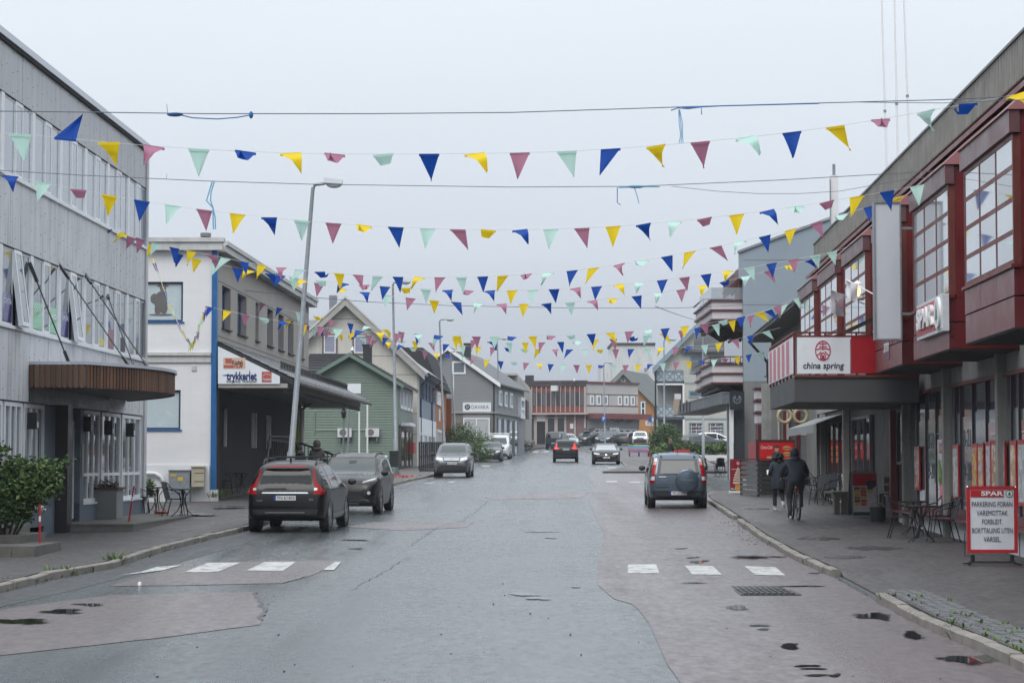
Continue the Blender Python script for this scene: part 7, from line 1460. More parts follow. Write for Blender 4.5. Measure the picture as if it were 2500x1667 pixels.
# railings under the lean-to
M_BR = M_BLACK; rl = empty('ramp_railing', T(0, 0, 0), 'black steel ramp railing with close bars under the lean-to', 'railing')
for (xa, ya, xb_, yb_, Y0, Y1, n) in ((648, 1072, 735, 1082, 82, 86, 16), (735, 1082, 830, 1115, 86, 78, 10)):
    a, b = P(xa, ya, Y0), P(xb_, yb_, Y1); MB().bar(a, b, .06, .07).build('top_rail', M_BR, rl)
    for k in range(n + 1):
        c = a + (b - a) * k / n; MB().bar(c, (c.x, c.y, walkz(c.x, c.y)), .025, .025).build('bar', M_BR, rl)
a, b = P(640, 1112, 76), P(660, 1065, 80); tag(MB().tube([(a.x, a.y, walkz(a.x, a.y)), b, b + Vector((.6, 1, .0)), b + Vector((.6, 1, -1.0))], .03, 8).build('handrail', M_GALV), 'bent galvanised handrail at the steps behind the black car', 'handrail')
# litter bin on the lamp post
b = P(962, 1140, 104.2); o = empty('litter_bin', T(b.x, b.y, b.z), 'dark green litter bin fixed to the street lamp', 'bin'); M_BIN = mat('dark_green_bin', (.012, .022, .017), .5, .1); MB().box(-.21, .21, -.2, .1, 0, .72).build('body', M_BIN, o); B('lid', M_BIN, o, -.23, .23, -.22, .12, .72, .78); B('slot', M_DARK, o, -.15, .15, -.204, -.2, .52, .62)
# red litter heap at the lamp foot
mb = MB(); rnd = random.Random(6); c = WP(980, 1165)
for _ in range(60):
    p = Vector((c.x + rnd.gauss(0, .3), c.y + rnd.gauss(0, .5), c.z + rnd.uniform(.01, .1))); d = Vector((rnd.gauss(0, 1), rnd.gauss(0, 1), rnd.gauss(0, .5))).normalized() * .07; e = d.orthogonal().normalized() * .04; mb.add([p - d, p + e, p + d, p - e], [(0, 1, 2, 3)])
o = mb.build('scraps', [mat('red_scrap', (.35, .06, .05), .8, .4, 8)]); o['kind'] = 'stuff'
# red flower crates
for i, (px, py, w_, h_) in enumerate(((905, 1150, .55, .75), (925, 1152, .7, .6), (938, 1153, .35, .35))):
    p = WP(px, py); o = empty('flower_crate', T(*p), ['tall red flower crate against the green house', 'wide red flower crate with yellow plants', 'small low red flower crate at the end of the row'][i], 'flower crate', 'red crates')
    M_RCR = mat('red_crate_wood', (.20, .022, .022), .7, .2, 3)
    for k in range(3): B('slat', M_RCR, o, -w_ / 2, w_ / 2, -.25, .25, h_ * k / 3 + .01, h_ * (k + 1) / 3 - .02)
    if i < 2: leafmass('plants', [LG[1], LG[0]], o, [(0, 0, h_ + .12, w_ / 2, .2, .18)], 90, .07, i)
b = P(930, 1118, 112); tag(MB().bar(P(925, 1122, 111), P(944, 1113, 113), .12, .05).build('white_plank', M_SW), 'white plank lying across the red flower crates', 'plank')
# black picket fence before the blue house
fn = empty('picket_fence', T(0, 0, 0), 'black picket fence in front of the blue house', 'fence'); a, b = P(1024, 1080, 118), P(1080, 1080, 121)
for k in range(13): c = a + (b - a) * k / 12; MB().bar((c.x, c.y, gz(c.y) + .2), (c.x, c.y, c.z), .09, .03, up=(0, 1, 0)).build('picket', M_BLACK, fn)
MB().bar(a, b, .1, .08).build('top_rail', M_BLACK, fn); MB().bar(a - Vector((0, 0, .75)), b - Vector((0, 0, .75)), .06, .08).build('lower_rail', M_BLACK, fn); MB().box(a.x, b.x, 117.8, 121.5, gz(118), gz(118) + .2).build('plinth', M_BLACK, fn)
# pale planters beside the parked hatchback
for i, px in enumerate((1150, 1163)): p = WP(px, 1120); o = MB().box(-.35, .35, -.3, .3, 0, .55).build('stone_planter', M_CONC, M=T(*p)); tag(o, ('grey stone planter before the far shrubs', 'white stone planter beside the dark hatchback')[i], 'planter')
# ---------------------------------------------------------------- supermarket notice board
p = WP(2423, 1379); pc_ = 5300 / p.y; nb = empty('notice_board', T(*p) @ Matrix.Rotation(-.05, 4, 'Z'), 'red framed swing notice board with parking warning on the right walk', 'sign')
W_, H0_, H1_ = .41, .2, 1.29; M_FRED2 = mat('board_frame_red', (.42, .01, .018), .35, .04, coat=.3)
q = MB(); e = .055
q.box(-W_, W_, -.03, .03, H0_, H0_ + e); q.box(-W_, W_, -.03, .03, H1_ - e, H1_); q.box(-W_, -W_ + e, -.03, .03, H0_ + e, H1_ - e); q.box(W_ - e, W_, -.03, .03, H0_ + e, H1_ - e); q.build('frame', M_FRED2, nb)
rnd = random.Random(3); rows = []
for j in range(19):
    z = H0_ + e + (H1_ - H0_ - 2 * e) * j / 18; rows.append([(-W_ + e + (2 * W_ - 2 * e) * i / 14, -.014 + rnd.uniform(-.0035, .0035), z) for i in range(15)])
pp = MB().sheet(rows).build('paper', mat('poster_paper', (.62, .64, .68), .55, .03), nb, smooth=180)
hd = B('header', M_FRED2, nb, -W_ + e + .01, W_ - .22, -.024, -.019, H1_ - .18, H1_ - .07); text('SPAR', .1, M_SW, hd, (.0, -.027, H1_ - .125), .36, ext=.002, bold=.003)
MB().lathe([(.062, -.023), (.062, -.018)], 24, (W_ - .125, 0, H1_ - .125), 'y').build('emblem', M_SGN, nb); MB().lathe([(.05, -.026), (.05, -.022)], 24, (W_ - .125, 0, H1_ - .125), 'y').build('emblem_field', M_SW, nb); spar_tree(nb, W_ - .125, -.027, H1_ - .125, .055, M_SGN)
for i, l in enumerate(('PARKERING FORAN', 'VAREMOTTAK', 'FORBUDT.', 'BORTTAUING UTEN', 'VARSEL.')):
    text(l, .118, M_INK, nb, (.0, -.024, H1_ - .30 - i * .143), (.66, .5, .33, .66, .28)[i], ext=.001, shear=.06)
for s in (-1, 1): MB().ball((s * (W_ - .02), -.005, H1_ - .02), (.03, .035, .03)).build('corner_cap', M_CHROME, nb, smooth=180)
q = nb
for s in (-1, 1): MB().tube([(s * (W_ + .035), 0, H0_ + .32), (s * (W_ + .035), 0, H0_ - .06), (s * .3, 0, H0_ - .06)], .008, 5).build('side_wire', M_BTUBE, q); MB().lathe([(.035, H0_ - .15), (.035, H0_ - .03)], 10, (s * .32, 0, 0)).build('spring', M_BTUBE, q); MB().tube([(s * .42, -.25, .02), (s * .32, 0, .05), (s * .42, .25, .02)], .018, 6).build('foot', M_BTUBE, q)
for yy, zz in ((-.12, .045), (.12, .045), (0, .06)): MB().tube([(-.38, yy, zz), (.38, yy, zz)], .007, 5).build('base_wire', M_BTUBE, nb)
# menu A-board
p = WP(2106, 1262); mb_ = empty('menu_board', T(*p) @ Matrix.Rotation(.1, 4, 'Z'), 'red menu A-board with food pictures beside the timber benches', 'sign'); Lm = 5300 / p.y
Ht, Wt = 1.16, .66
def pan(s):
    M = Matrix.Rotation(-.13 * s, 4, 'X'); q = MB()
    y = -.25 * s; MB().add([(-Wt / 2, y, .05), (Wt / 2, y, .05), (Wt / 2, y * .15, Ht), (-Wt / 2, y * .15, Ht)], [(0, 1, 2, 3)]).build('panel', mat('menu_back', (.05, .055, .06), .5), mb_).modifiers.new('s', 'SOLIDIFY').thickness = .03
pan(1); pan(-1)
Mp = Matrix(((1, 0, 0, 0), (0, 1, (.25 - .0375) / (Ht - .05), -.25 - .05 * (.2125 / 1.11) - .035), (0, 0, 1, 0), (0, 0, 0, 1)))
def mp_(name, m, x0, x1, z0, z1, d=0): o = MB().box(x0, x1, -.004 - d, -d, z0, z1).build(name, m, mb_, M=Mp); return o
mp_('poster_ground', mat('poster_pale', (.5, .45, .48), .4), -.31, .31, .14, Ht - .04); mp_('poster_red', M_FRED2, -.31, .31, Ht - .36, Ht - .05, .005)
MB().xz([(-.31, Ht - .36), (-.05, Ht - .36), (.2, Ht - .06), (-.31, Ht - .06)][::-1], -.012, -.009).build('poster_red', M_FRED2, mb_, M=Mp)
rnd = random.Random(12); PF = [mat('food_%d' % i, c, .5, .5, 25) for i, c in enumerate(((.5, .26, .03), (.3, .12, .03), (.4, .05, .03), (.45, .33, .06), (.1, .06, .04)))]
for i in range(6):
    for j in range(3):
        if j < 2 or i > 3: mp_('dish_print', PF[rnd.randrange(5)], -.28 + j * .17, -.28 + j * .17 + .15, .3 + i * .08, .3 + i * .08 + .07, .006)
MB().lathe([(.13, -.014), (.13, -.008)], 18, (.17, 0, Ht - .3), 'y').build('logo_disc', mat('menu_logo_dark', (.03, .03, .06), .5), mb_, M=Mp); mp_('logo_band', mat('sign_red', (1, 1, 1)), .08, .27, Ht - .23, Ht - .12, .015)
for s in (-1, 1): mp_('edge', M_GALV, s * .325 - .012, s * .325 + .012, .05, Ht, .004)
# timber bench, bucket
M_TIM = mat('grey_timber', (.085, .075, .06), .8, .3, 4, .3, 20)
p = WP(2053, 1255); bn = empty('timber_bench', T(*p), 'rough timber bench end beside the menu board', 'bench')
for x in (-.12, .1): B('leg', M_TIM, bn, x - .07, x + .07, -.15, .15, 0, .55)
B('seat', M_TIM, bn, -.24, .22, -.18, 1.3, .55, .61)
p = WP(2182, 1268); bn = empty('timber_chair', T(*p), 'grey timber plank armchair beside the shop door', 'chair')
for s in (-.28, .28):
    for yy in (-.25, .25): B('leg', M_TIM, bn, s - .04, s + .04, yy - .04, yy + .04, 0, .62)
for k in range(4): B('seat_board', M_TIM, bn, -.3, .3, -.28 + k * .14, -.28 + k * .14 + .12, .38, .42)
for k in range(3): B('back_board', M_TIM, bn, .12 - .3, .12 + .2, .28 + .02 * k, .31 + .02 * k, .5 + k * .2, .66 + k * .2)
for s in (-.33, .33): B('arm_board', M_TIM, bn, s - .07, s + .07, -.3, .3, .621, .66)
p = WP(2143, 1273); o = empty('bucket', T(*p), 'black plastic bucket on the walk before the menu board', 'bucket'); MB().lathe([(.17, 0), (.2, .36), (.19, .36), (.16, .05)], 18).build('body', M_PLASTIC, o, smooth=50); MB().tube([(-.2, 0, .34), (-.1, 0, .45), (.1, 0, .45), (.2, 0, .34)], .008, 5).build('handle', M_GALV, o)
p = WP(2322, 1302); o = empty('pot_plant', T(*p), 'small green plant in a black pot under the window sill', 'plant'); MB().lathe([(.07, 0), (.1, .2)], 12).build('pot', M_BLACK, o); leafmass('leaves', [LG[1], LG[0]], o, [(-.05, 0, .22, .14, .12, .12)], 120, .05, 4)
# ---------------------------------------------------------------- kiosk counter, drink sign, roll-up banner
Yk = 72.5; a, b = P(1834, 1127, Yk), P(1852, 1215, Yk); kk = empty('slatted_counter', T(P(1852, 1215, Yk).x, Yk, walkz(9, Yk)), 'black slatted timber counter screen on the right walk', 'counter'); M_BSL = mat('black_slat_wood', (.016, .016, .017), .65, .25, 5); M_GSL = mat('grey_slat_wood', (.10, .105, .11), .7, .2, 5)
w1 = P(1935, 1200, Yk).x - P(1852, 1200, Yk).x
for k in range(7): B('front_slat', M_BSL, kk, 0, w1, 0, .03, .06 + k * .165, .06 + k * .165 + .14)
for k in range(7): MB().bar((-.02, .02, .13 + k * .165), (-.32, 2.6, .13 + k * .165), .03, .12).build('side_slat', M_GSL, kk)
for x, y in ((0, .05), (w1 - .05, .05), (-.3, 2.5)): B('post', M_BSL, kk, x - .04, x + .04, y, y + .08, 0, 1.2)
MB().prism([(-.05, -.06, 1.22), (w1, -.06, 1.22), (w1, .35, 1.22), (.25, .35, 1.22), (-.1, 2.7, 1.22), (-.4, 2.7, 1.22)], (0, 0, .04)).build('counter_top', M_BSL, kk); B('back_panel', M_BSL, kk, .1, w1, .06, .1, .05, 1.2)
Yd = 76.0; a, b = P(1846, 1132, Yd), P(1941, 1073, Yd); ds = empty('drink_sign_box', T(a.x, Yd, a.z), 'red illuminated drinks sign box above the slatted counter', 'sign'); w_, h_ = b.x - a.x, b.z - a.z
B('case', mat('dark_red_case', (.07, .006, .008), .5), ds, 0, w_, 0, .5, -.35, h_); fc = B('face', mat('drink_red', (.5, .008, .012), .35, .04), ds, .12, w_ - .04, -.012, -.002, .02, h_ - .1)
for x in (.1, w_ - .1): B('leg', M_BLACK, ds, x - .04, x + .04, .1, .2, walkz(10, Yd) - a.z, -.36)
MB().prism([(0, 0, 0), (-.2, .5, 0), (-.2, .52, 0), (0, .02, 0)], (0, 0, h_ - .1)).build('side_face', mat('faded_pink_side', (.3, .08, .09), .5), ds, M=T(-.01, 0, 0))
text('Coca-Cola', .17, M_SW, fc, (.36, -.016, h_ - .27), .4, ext=.001, shear=.3)
M_SKIN = mat('skin', (.45, .26, .18), .55, .08, 8); fx = .72
for nm, m_, c_, r_ in (('figure_print', mat('print_maroon', (.12, .01, .015), .5), (fx, -.014, .2), (.2, .003, .26)), ('figure_print', M_SKIN, (fx, -.015, .52), (.07, .003, .1)), ('figure_print', mat('print_hair', (.05, .03, .02), .6), (fx, -.016, .6), (.1, .003, .06)), ('figure_print', M_SKIN, (fx - .26, -.016, .22), (.1, .003, .05)), ('figure_print', M_SKIN, (fx + .25, -.016, .15), (.08, .003, .05))): MB().ball(c_, r_, 12, 8).build(nm, m_, fc)
for z in (.55, .34, .13):
    MB().ball((w_ - .28, -.015, z), (.16, .003, .075), 12, 6).build('food_print', mat('bun_print', (.5, .28, .1), .5, .3, 20), fc); MB().box(w_ - .42, w_ - .14, -.02, -.0185, z - .02, z + .01).build('food_print', mat('filling_print', (.12, .07, .03), .6, .4, 30), fc)
p = WP(1802, 1203); rb = empty('rollup_banner', T(*p) @ Matrix.Rotation(.08, 4, 'Z'), 'dark red roll-up banner showing a soft ice cream cone', 'banner'); Wb = .29; Hb = 1.2; M_WINE = mat('wine_red_print', (.22, .012, .022), .45, .04)
B('base', M_SW, rb, -Wb - .03, Wb + .03, -.08, .08, 0, .08); B('sheet', M_WINE, rb, -Wb, Wb, -.012, .0, .08, Hb); B('white_foot', mat('poster_pale2', (.55, .54, .55), .45), rb, -Wb + .03, Wb, -.016, -.012, .085, .5)
MB().xz([(-Wb, .5), (-Wb, .2), (-.12, .14), (-.05, .5)], -.019, -.0165).build('print_sweep', M_WINE, rb)
for z, r in ((.36, .2), (.46, .19), (.55, .165), (.64, .135), (.72, .1), (.79, .06), (.85, .03)):
    MB().ball((.0, -.021, z), (r, .004, .06), 14, 6).build('ice_print', mat('ice_cream_print', (.62, .5, .42), .5), rb); MB().tube([(-r * .8, -.026, z - .035), (0, -.026, z - .05), (r * .85, -.026, z - .02)], .012, 4).build('swirl_print', mat('chocolate_print', (.16, .07, .03), .5), rb)
MB().xz([(-.11, .31), (.11, .31), (.09, .1), (-.09, .1)][::-1], -.03, -.026).build('cone_print', mat('cone_print', (.55, .25, .05), .5, .3, 30), rb); B('foot_bar', M_BLACK, rb, -Wb + .03, Wb - .02, -.022, -.0175, .09, .125)
MB().lathe([(.06, -.018), (.06, -.013)], 14, (0, 0, Hb - .15), 'y').build('logo_print', mat('pink_logo', (.6, .25, .28), .5), rb); B('text_rule', M_SW, rb, -.24, .24, -.017, -.013, Hb - .37, Hb - .355)
# ---------------------------------------------------------------- far square: wall, hedge, bush, bench, planters
wl = empty('low_white_wall', T(0, 0, 0), 'low curved white wall in front of the hedge', 'wall'); pts = [P(1582, 1128, 150), P(1590, 1120, 156), P(1612, 1116, 158), P(1650, 1112, 154), P(1700, 1110, 152), P(1790, 1106, 150)]
for a, b in zip(pts, pts[1:]): MB().prism([(a.x, a.y, gz(a.y) - .2), (b.x, b.y, gz(b.y) - .2), (b.x, b.y + .3, gz(b.y) - .2), (a.x, a.y + .3, gz(a.y) - .2)], (0, 0, .2 + (a.z - gz(a.y)))).build('wall_section', M_RENDER, wl)
hd = empty('hedge', T(*P(1700, 1115, 158)), 'long low green hedge above the white wall', 'hedge'); o0 = P(1700, 1115, 158)
bl = []
for i in range(16):
    q = P(1612 + i * 11, 1096 + 4 * sin(i * 1.7), 159); bl.append((q.x - o0.x, q.y - o0.y, q.z - o0.z, .42, .5, .42 + .1 * sin(i * 2.3)))
leafmass('foliage', [LG[1], LG[0], LG[2]], hd, bl, 4200, .1, 8); B('stems', mat('twig_brown', (.05, .035, .025), .8), hd, bl[0][0], bl[-1][0], -.3, .4, -.4, .05)
rb_ = P(1625, 1110, 166); bs = empty('round_bush', T(rb_.x, rb_.y, rb_.z - .3), 'large rounded dark green bush beside the parked white car', 'bush'); s = 166 / F
leafmass('crown', [LG[0], LD[0], LG[1]], bs, [(0, 0, 1.45, 1.25, 1.2, 1.25), (-.55, 0, 1.2, .8, .8, .8), (.6, .1, 1.2, .75, .8, .8), (.1, 0, 2.2, .7, .8, .6), (.95, 0, .9, .45, .5, .6), (-.9, 0, .75, .4, .5, .5)], 6500, .085, 5)
for k in range(5): a = k * 1.3; MB().tube([(.1 * cos(a), .1 * sin(a), -.2), (.3 * cos(a), .3 * sin(a), .8), (.6 * cos(a), .6 * sin(a), 1.6)], [.05, .035, .012], 6).build('trunk', mat('bark', (.06, .045, .035), .9, .3, 8), bs)
q = P(1605, 1118, 152); lb = empty('light_shrub', T(*q), 'pale green shrub at the corner of the white wall', 'shrub'); leafmass('crown', [LG[1], LG[0]], lb, [(0, 0, .35, .5, .5, .45), (.4, 0, .2, .35, .4, .35)], 1100, .07, 6)
a = P(1590, 1108, 172); tag(MB().box(-.16, .16, -.2, .2, -.5, .62).build('red_post', mat('red_planter', (.33, .03, .03), .6, .1), M=T(*a)), 'red wooden post box at the end of the rainbow bench', 'post')
a = P(1665, 1108, 150); o = MB().box(-.6, .6, -.3, .3, 0, .3).build('red_flower_box', mat('red_planter', (1, 1, 1)), M=T(*P(1662, 1108, 151))); tag(o, 'red flower box in front of the hedge', 'flower box'); leafmass('flowers', [leaf_mat('red_brown_leaf', (.12, .04, .03)), LG[0]], o, [(0, 0, .36, .6, .25, .12)], 220, .06, 2)
Yb = 182; a = P(1534, 1114, Yb); rbn = empty('rainbow_bench', T(a.x, Yb, walkz(10, Yb)), 'long bench painted in rainbow coloured boards by the bush', 'bench'); Lb = P(1586, 1100, Yb).x - a.x
for i, (c_, z) in enumerate((('bench_yellow', .92), ('bench_blue', .74), ('bench_blue2', .66), ('bench_pink', .5), ('bench_purple', .38))): MB().box(0, Lb, .3 - .02 * i, .34 - .02 * i, z, z + (.05 if i == 0 else .1)).build('back_board', mat(c_, ((.5, .45, .12), (.1, .3, .42), (.1, .3, .42), (.4, .12, .17), (.17, .08, .22))[i], .6), rbn)
for i in range(3): B('seat_board', mat(('bench_purple', 'bench_pink', 'bench_purple')[i], (1, 1, 1)), rbn, 0, Lb, -.1 + .13 * i, .02 + .13 * i, .3, .35)
for x in (.1, Lb / 2, Lb - .1): B('leg', M_BLACK, rbn, x - .05, x + .05, -.1, .35, -.1, .3); B('upright', mat('bench_yellow', (1, 1, 1)), rbn, x - .03, x + .03, .345, .38, .25, .98)
# far shrubs by the grey house
q = P(1150, 1095, 172); fs = empty('willow_shrub', T(q.x, q.y, gz(172)), 'tall loose green shrub in front of the grey house shop window', 'shrub'); leafmass('crown', [LG[1], LG[0], LG[2]], fs, [(-1.1, 0, 1.5, 1.3, 1.2, 1.3), (.3, 0, 1.4, 1.2, 1.2, 1.0), (1.3, 0, 1.2, .9, 1, .8), (-.4, 0, 2.2, .8, .8, .8)], 3800, .09, 15)
for k in range(7): MB().tube([(-1 + k * .35, 0, 0), (-1.2 + k * .45, .1, 1.4), (-1.5 + k * .55, 0, 2.7)], [.03, .02, .006], 5).build('stem', mat('bark', (1, 1, 1)), fs)
q = P(1172, 1100, 162); fs = empty('low_shrub', T(q.x, q.y, gz(162)), 'low rounded green shrub beside the parked white van', 'shrub'); leafmass('crown', LG, fs, [(0, 0, .7, 1.0, .8, .75), (-.8, 0, .6, .7, .7, .6)], 1500, .08, 16)
q = P(1090, 1095, 165); fs = empty('low_shrub', T(q.x, q.y, gz(165)), 'low green shrub below the orange house', 'shrub'); leafmass('crown', LG, fs, [(0, 0, .6, .6, .8, .6)], 600, .08, 17)
q = P(1268, 1092, 212); fs = empty('ivy_shrub', T(q.x, q.y, gz(212)), 'dark shrub at the foot of the pale office', 'shrub'); leafmass('crown', LD, fs, [(0, 0, .6, .8, .8, .7), (.9, 2, .5, .6, .8, .6)], 700, .09, 18)
# shrub at the left edge
Ys = 41.0; q = P(20, 1290, Ys); sh = empty('leafy_shrub', T(q.x, q.y, gz(Ys) + .3), 'leafy green shrub spreading over the steps at the office', 'shrub'); bl = []
for px, py, r in ((10, 1195, .62), (-70, 1180, .6), (70, 1165, .42), (105, 1185, .36), (60, 1225, .42), (20, 1250, .36), (125, 1150, .26), (150, 1135, .16), (172, 1122, .1), (188, 1115, .06), (-30, 1110, .35), (10, 1095, .16), (130, 1195, .22), (95, 1140, .25), (140, 1170, .2), (40, 1135, .25)):
    w_ = P(px, py, Ys); bl.append((w_.x - q.x, random.uniform(-.2, .3), w_.z - gz(Ys) - .3, r, r * 1.1, r * .85))
leafmass('crown', LG, sh, bl, 9000, .05, 21)
MBk = mat('bark', (1, 1, 1))
for px, py in ((120, 1155), (185, 1116), (60, 1180), (10, 1110), (-40, 1130), (130, 1190)):
    w_ = P(px, py, Ys); MB().tube([(-.1, .1, -.3), ((w_.x - q.x) * .5, .05, (w_.z - gz(Ys) - .3) * .6), (w_.x - q.x, 0, w_.z - gz(Ys) - .3)], [.03, .018, .004], 5).build('branch', MBk, sh)
# ================================================================ BUNTING AND WIRES
def cloth(name, c):
    m = bpy.data.materials.new(name); m.use_nodes = True; t = m.node_tree; b = t.nodes['Principled BSDF']; l = t.links.new; b.inputs['Base Color'].default_value = (*c, 1); b.inputs['Roughness'].default_value = .6; b.inputs['Specular IOR Level'].default_value = .25
    tr = t.nodes.new('ShaderNodeBsdfTranslucent'); tr.inputs[0].default_value = (*c, 1); mx = t.nodes.new('ShaderNodeMixShader'); mx.inputs[0].default_value = .35; l(b.outputs[0], mx.inputs[1]); l(tr.outputs[0], mx.inputs[2]); l(mx.outputs[0], t.nodes['Material Output'].inputs[0]); return m
FC = {'b': cloth('pennant_blue', (.004, .06, .34)), 'y': cloth('pennant_yellow', (.78, .58, .01)), 'g': cloth('pennant_mint', (.50, .72, .65)), 'm': cloth('pennant_mauve', (.40, .165, .25))}
M_CORD = mat('white_cord', (.6, .62, .62), .7, 0); M_WIRE = mat('steel_wire', (.09, .11, .15), .5, 0); M_ROPE = mat('blue_rope', (.02, .12, .35), .8, .2, 30); M_ROPE2 = mat('pale_blue_rope', (.12, .35, .55), .8, .2, 30)
FW, FH = .28, .37; frnd = random.Random(77); FMESH = {}
def flag_mesh(col, typ, k):
    key = (col, typ, k)
    if key in FMESH: return FMESH[key]
    rnd = random.Random(hash((typ, k)) % 9999 if False else (ord(typ) * 31 + k * 7)); n, mC = 9, 6; y = 0.; z = 0.; x = 0.; rows = []
    s = rnd.choice((-1, 1)); lean = rnd.uniform(-.22, .22); ph = rnd.uniform(0, 6)
    for i in range(n):
        u = i / (n - 1); w = FW * (1 - u)
        if typ == 'd': th_ = s * (.12 + .25 * sin(2.2 * u + ph) * .6); ln_ = lean
        elif typ == 'k': th_ = s * .25; ln_ = .55 * (1 if k % 2 else -1)
        elif typ == 'f': th_ = s * (1.02 - (.95 if u > .45 else 0)); ln_ = .35 * (1 if k % 2 else -1)
        elif typ == 'o': th_ = s * (.85 + (.95 if u > .42 else 0) + (.9 if u > .7 else 0)); ln_ = .25 * (1 if k % 2 else -1)
        else: th_ = 2.9; ln_ = .55
        row = []
        for j in range(mC):
            v = j / (mC - 1) - .5; row.append((x + v * w, y + .025 * sin(v * 5 + ph) * u * (1 if typ in 'dk' else 2) + v * .05 * s * u, z + (.03 * v * (1 if k % 2 else -1) if typ in 'fo' else 0)))
        rows.append(row); d = FH / (n - 1); y += sin(th_) * d; z -= cos(th_) * d; x += ln_ * d
    q = MB().sheet(rows); top = rows[0]; q.sheet([[(p[0], p[1] - .004, p[2] + .006) for p in top], [(p[0], p[1] - .006, p[2] - .03) for p in top]])
    FMESH[key] = q.mesh('pennant', FC[col], 180); return FMESH[key]
def bunting(label, pts, Yl, Yr, flags, cord=.005, n=60):
    """pts: cord polyline in photograph pixels; flags: list of (x, colour, type)"""
    x0, x1 = pts[0][0], pts[-1][0]; yof = lambda x: Yl + (Yr - Yl) * (x - x0) / (x1 - x0)
    def py(x):  # smooth interpolation
        for i in range(len(pts) - 1):
            if x <= pts[i + 1][0] or i == len(pts) - 2:
                (a, va), (b, vb) = pts[i], pts[i + 1]; p = pts[max(i - 1, 0)]; q = pts[min(i + 2, len(pts) - 1)]
                ma = (vb - p[1]) / (b - p[0]); mb_ = (q[1] - va) / (q[0] - a); h = b - a; t = max(0, min(1, (x - a) / h))
                return (2*t**3-3*t*t+1)*va + (t**3-2*t*t+t)*h*ma + (-2*t**3+3*t*t)*vb + (t**3-t*t)*h*mb_
    W = [P(x0 + (x1 - x0) * i / n, py(x0 + (x1 - x0) * i / n), yof(x0 + (x1 - x0) * i / n)) for i in range(n + 1)]
    root = empty('bunting', T(*W[0]), label, 'bunting', 'pennant strings across the street'); o = W[0]
    MB().tube([w - o for w in W], cord, 4).build('cord', M_CORD, root)
    for i, (x, col, typ) in enumerate(flags):
        a, b = P(x - 4, py(x - 4), yof(x - 4)), P(x + 4, py(x + 4), yof(x + 4)); d = (b - a); c = (a + b) / 2 - o; ang = atan2(d.y, d.x); tilt = math.asin(max(-.6, min(.6, d.z / d.length)))
        link('pennant', flag_mesh(col, typ, (i * 5 + len(label)) % 6), root, T(*c) @ Matrix.Rotation(ang, 4, 'Z') @ Matrix.Rotation(-tilt, 4, 'Y') @ T(0, 0, -.004))
    return root
def LZ(l): return [((a + b) / 2 / 1.8816, y / 1.8816 + 240, c, t) for a, b, y, c, t in l]
def RZ(l): return [(1250 + (a + b) / 2 / 1.8816, y / 1.8816 + 200, c, t) for a, b, y, c, t in l]
def string(label, fl, Yl, Yr, pad0, pad1, cord=.005):
    fl = sorted(fl); pts = [pad0] + [(fl[i][0], fl[i][1]) for i in range(0, len(fl), 3)] + [pad1]
    pts = [p for i, p in enumerate(pts) if i == 0 or p[0] > pts[i - 1][0] + 12]
    bunting(label, pts, Yl, Yr, [(f[0], f[2], f[3]) for f in fl], cord)
S1 = LZ([(45, 140, 165, 'g', 'd'), (250, 350, 187, 'b', 'u'), (450, 550, 202, 'y', 'f'), (655, 760, 220, 'm', 'f'), (865, 962, 235, 'g', 'd'), (1075, 1180, 243, 'b', 'o'), (1285, 1385, 252, 'y', 'f'), (1485, 1590, 257, 'm', 'o'), (1710, 1810, 260, 'g', 'o'), (1920, 2022, 256, 'b', 'd'), (2130, 2230, 256, 'y', 'f')]) + RZ([(-15, 85, 326, 'm', 'd'), (200, 303, 319, 'g', 'd'), (400, 505, 307, 'b', 'k'), (610, 710, 293, 'y', 'f'), (810, 918, 276, 'm', 'd'), (1017, 1122, 256, 'g', 'f'), (1235, 1335, 232, 'b', 'd'), (1433, 1535, 205, 'y', 'k'), (1640, 1745, 178, 'm', 'o'), (1850, 1950, 148, 'g', 'f'), (2043, 2145, 100, 'b', 'o'), (2265, 2352, 70, 'y', 'f')])
string('nearest string of pennants, its blue flag flipped upwards', S1, 28, 31, (-60, 322), (2560, 215), .004)
S2 = LZ([(15, 80, 357, 'b', 'f'), (165, 235, 390, 'g', 'd'), (318, 403, 420, 'm', 'o'), (470, 537, 446, 'y', 'd'), (617, 687, 473, 'b', 'd'), (757, 830, 492, 'g', 'd'), (903, 975, 513, 'm', 'd'), (1055, 1127, 532, 'y', 'd'), (1200, 1273, 548, 'b', 'f'), (1347, 1425, 562, 'g', 'd'), (1497, 1567, 574, 'm', 'd'), (1635, 1710, 585, 'y', 'o'), (1780, 1857, 592, 'b', 'd'), (1928, 2000, 599, 'g', 'd'), (2067, 2140, 602, 'm', 'k'), (2207, 2280, 605, 'y', 'o')]) + RZ([(0, 72, 680, 'b', 'f'), (147, 210, 678, 'g', 'd'), (285, 357, 672, 'm', 'd'), (430, 498, 663, 'y', 'd'), (568, 638, 653, 'b', 'f'), (707, 780, 641, 'g', 'f'), (842, 925, 628, 'm', 'o'), (995, 1067, 611, 'y', 'd'), (1133, 1207, 592, 'b', 'f'), (1270, 1342, 573, 'g', 'o'), (1408, 1482, 551, 'm', 'o'), (1548, 1620, 527, 'y', 'k'), (1688, 1757, 502, 'b', 'd'), (1825, 1895, 475, 'g', 'd'), (1965, 2030, 449, 'm', 'd')])
string('second string of pennants from us, sagging above the lamp', S2, 38, 40, (-40, 415), (2370, 420), .004)
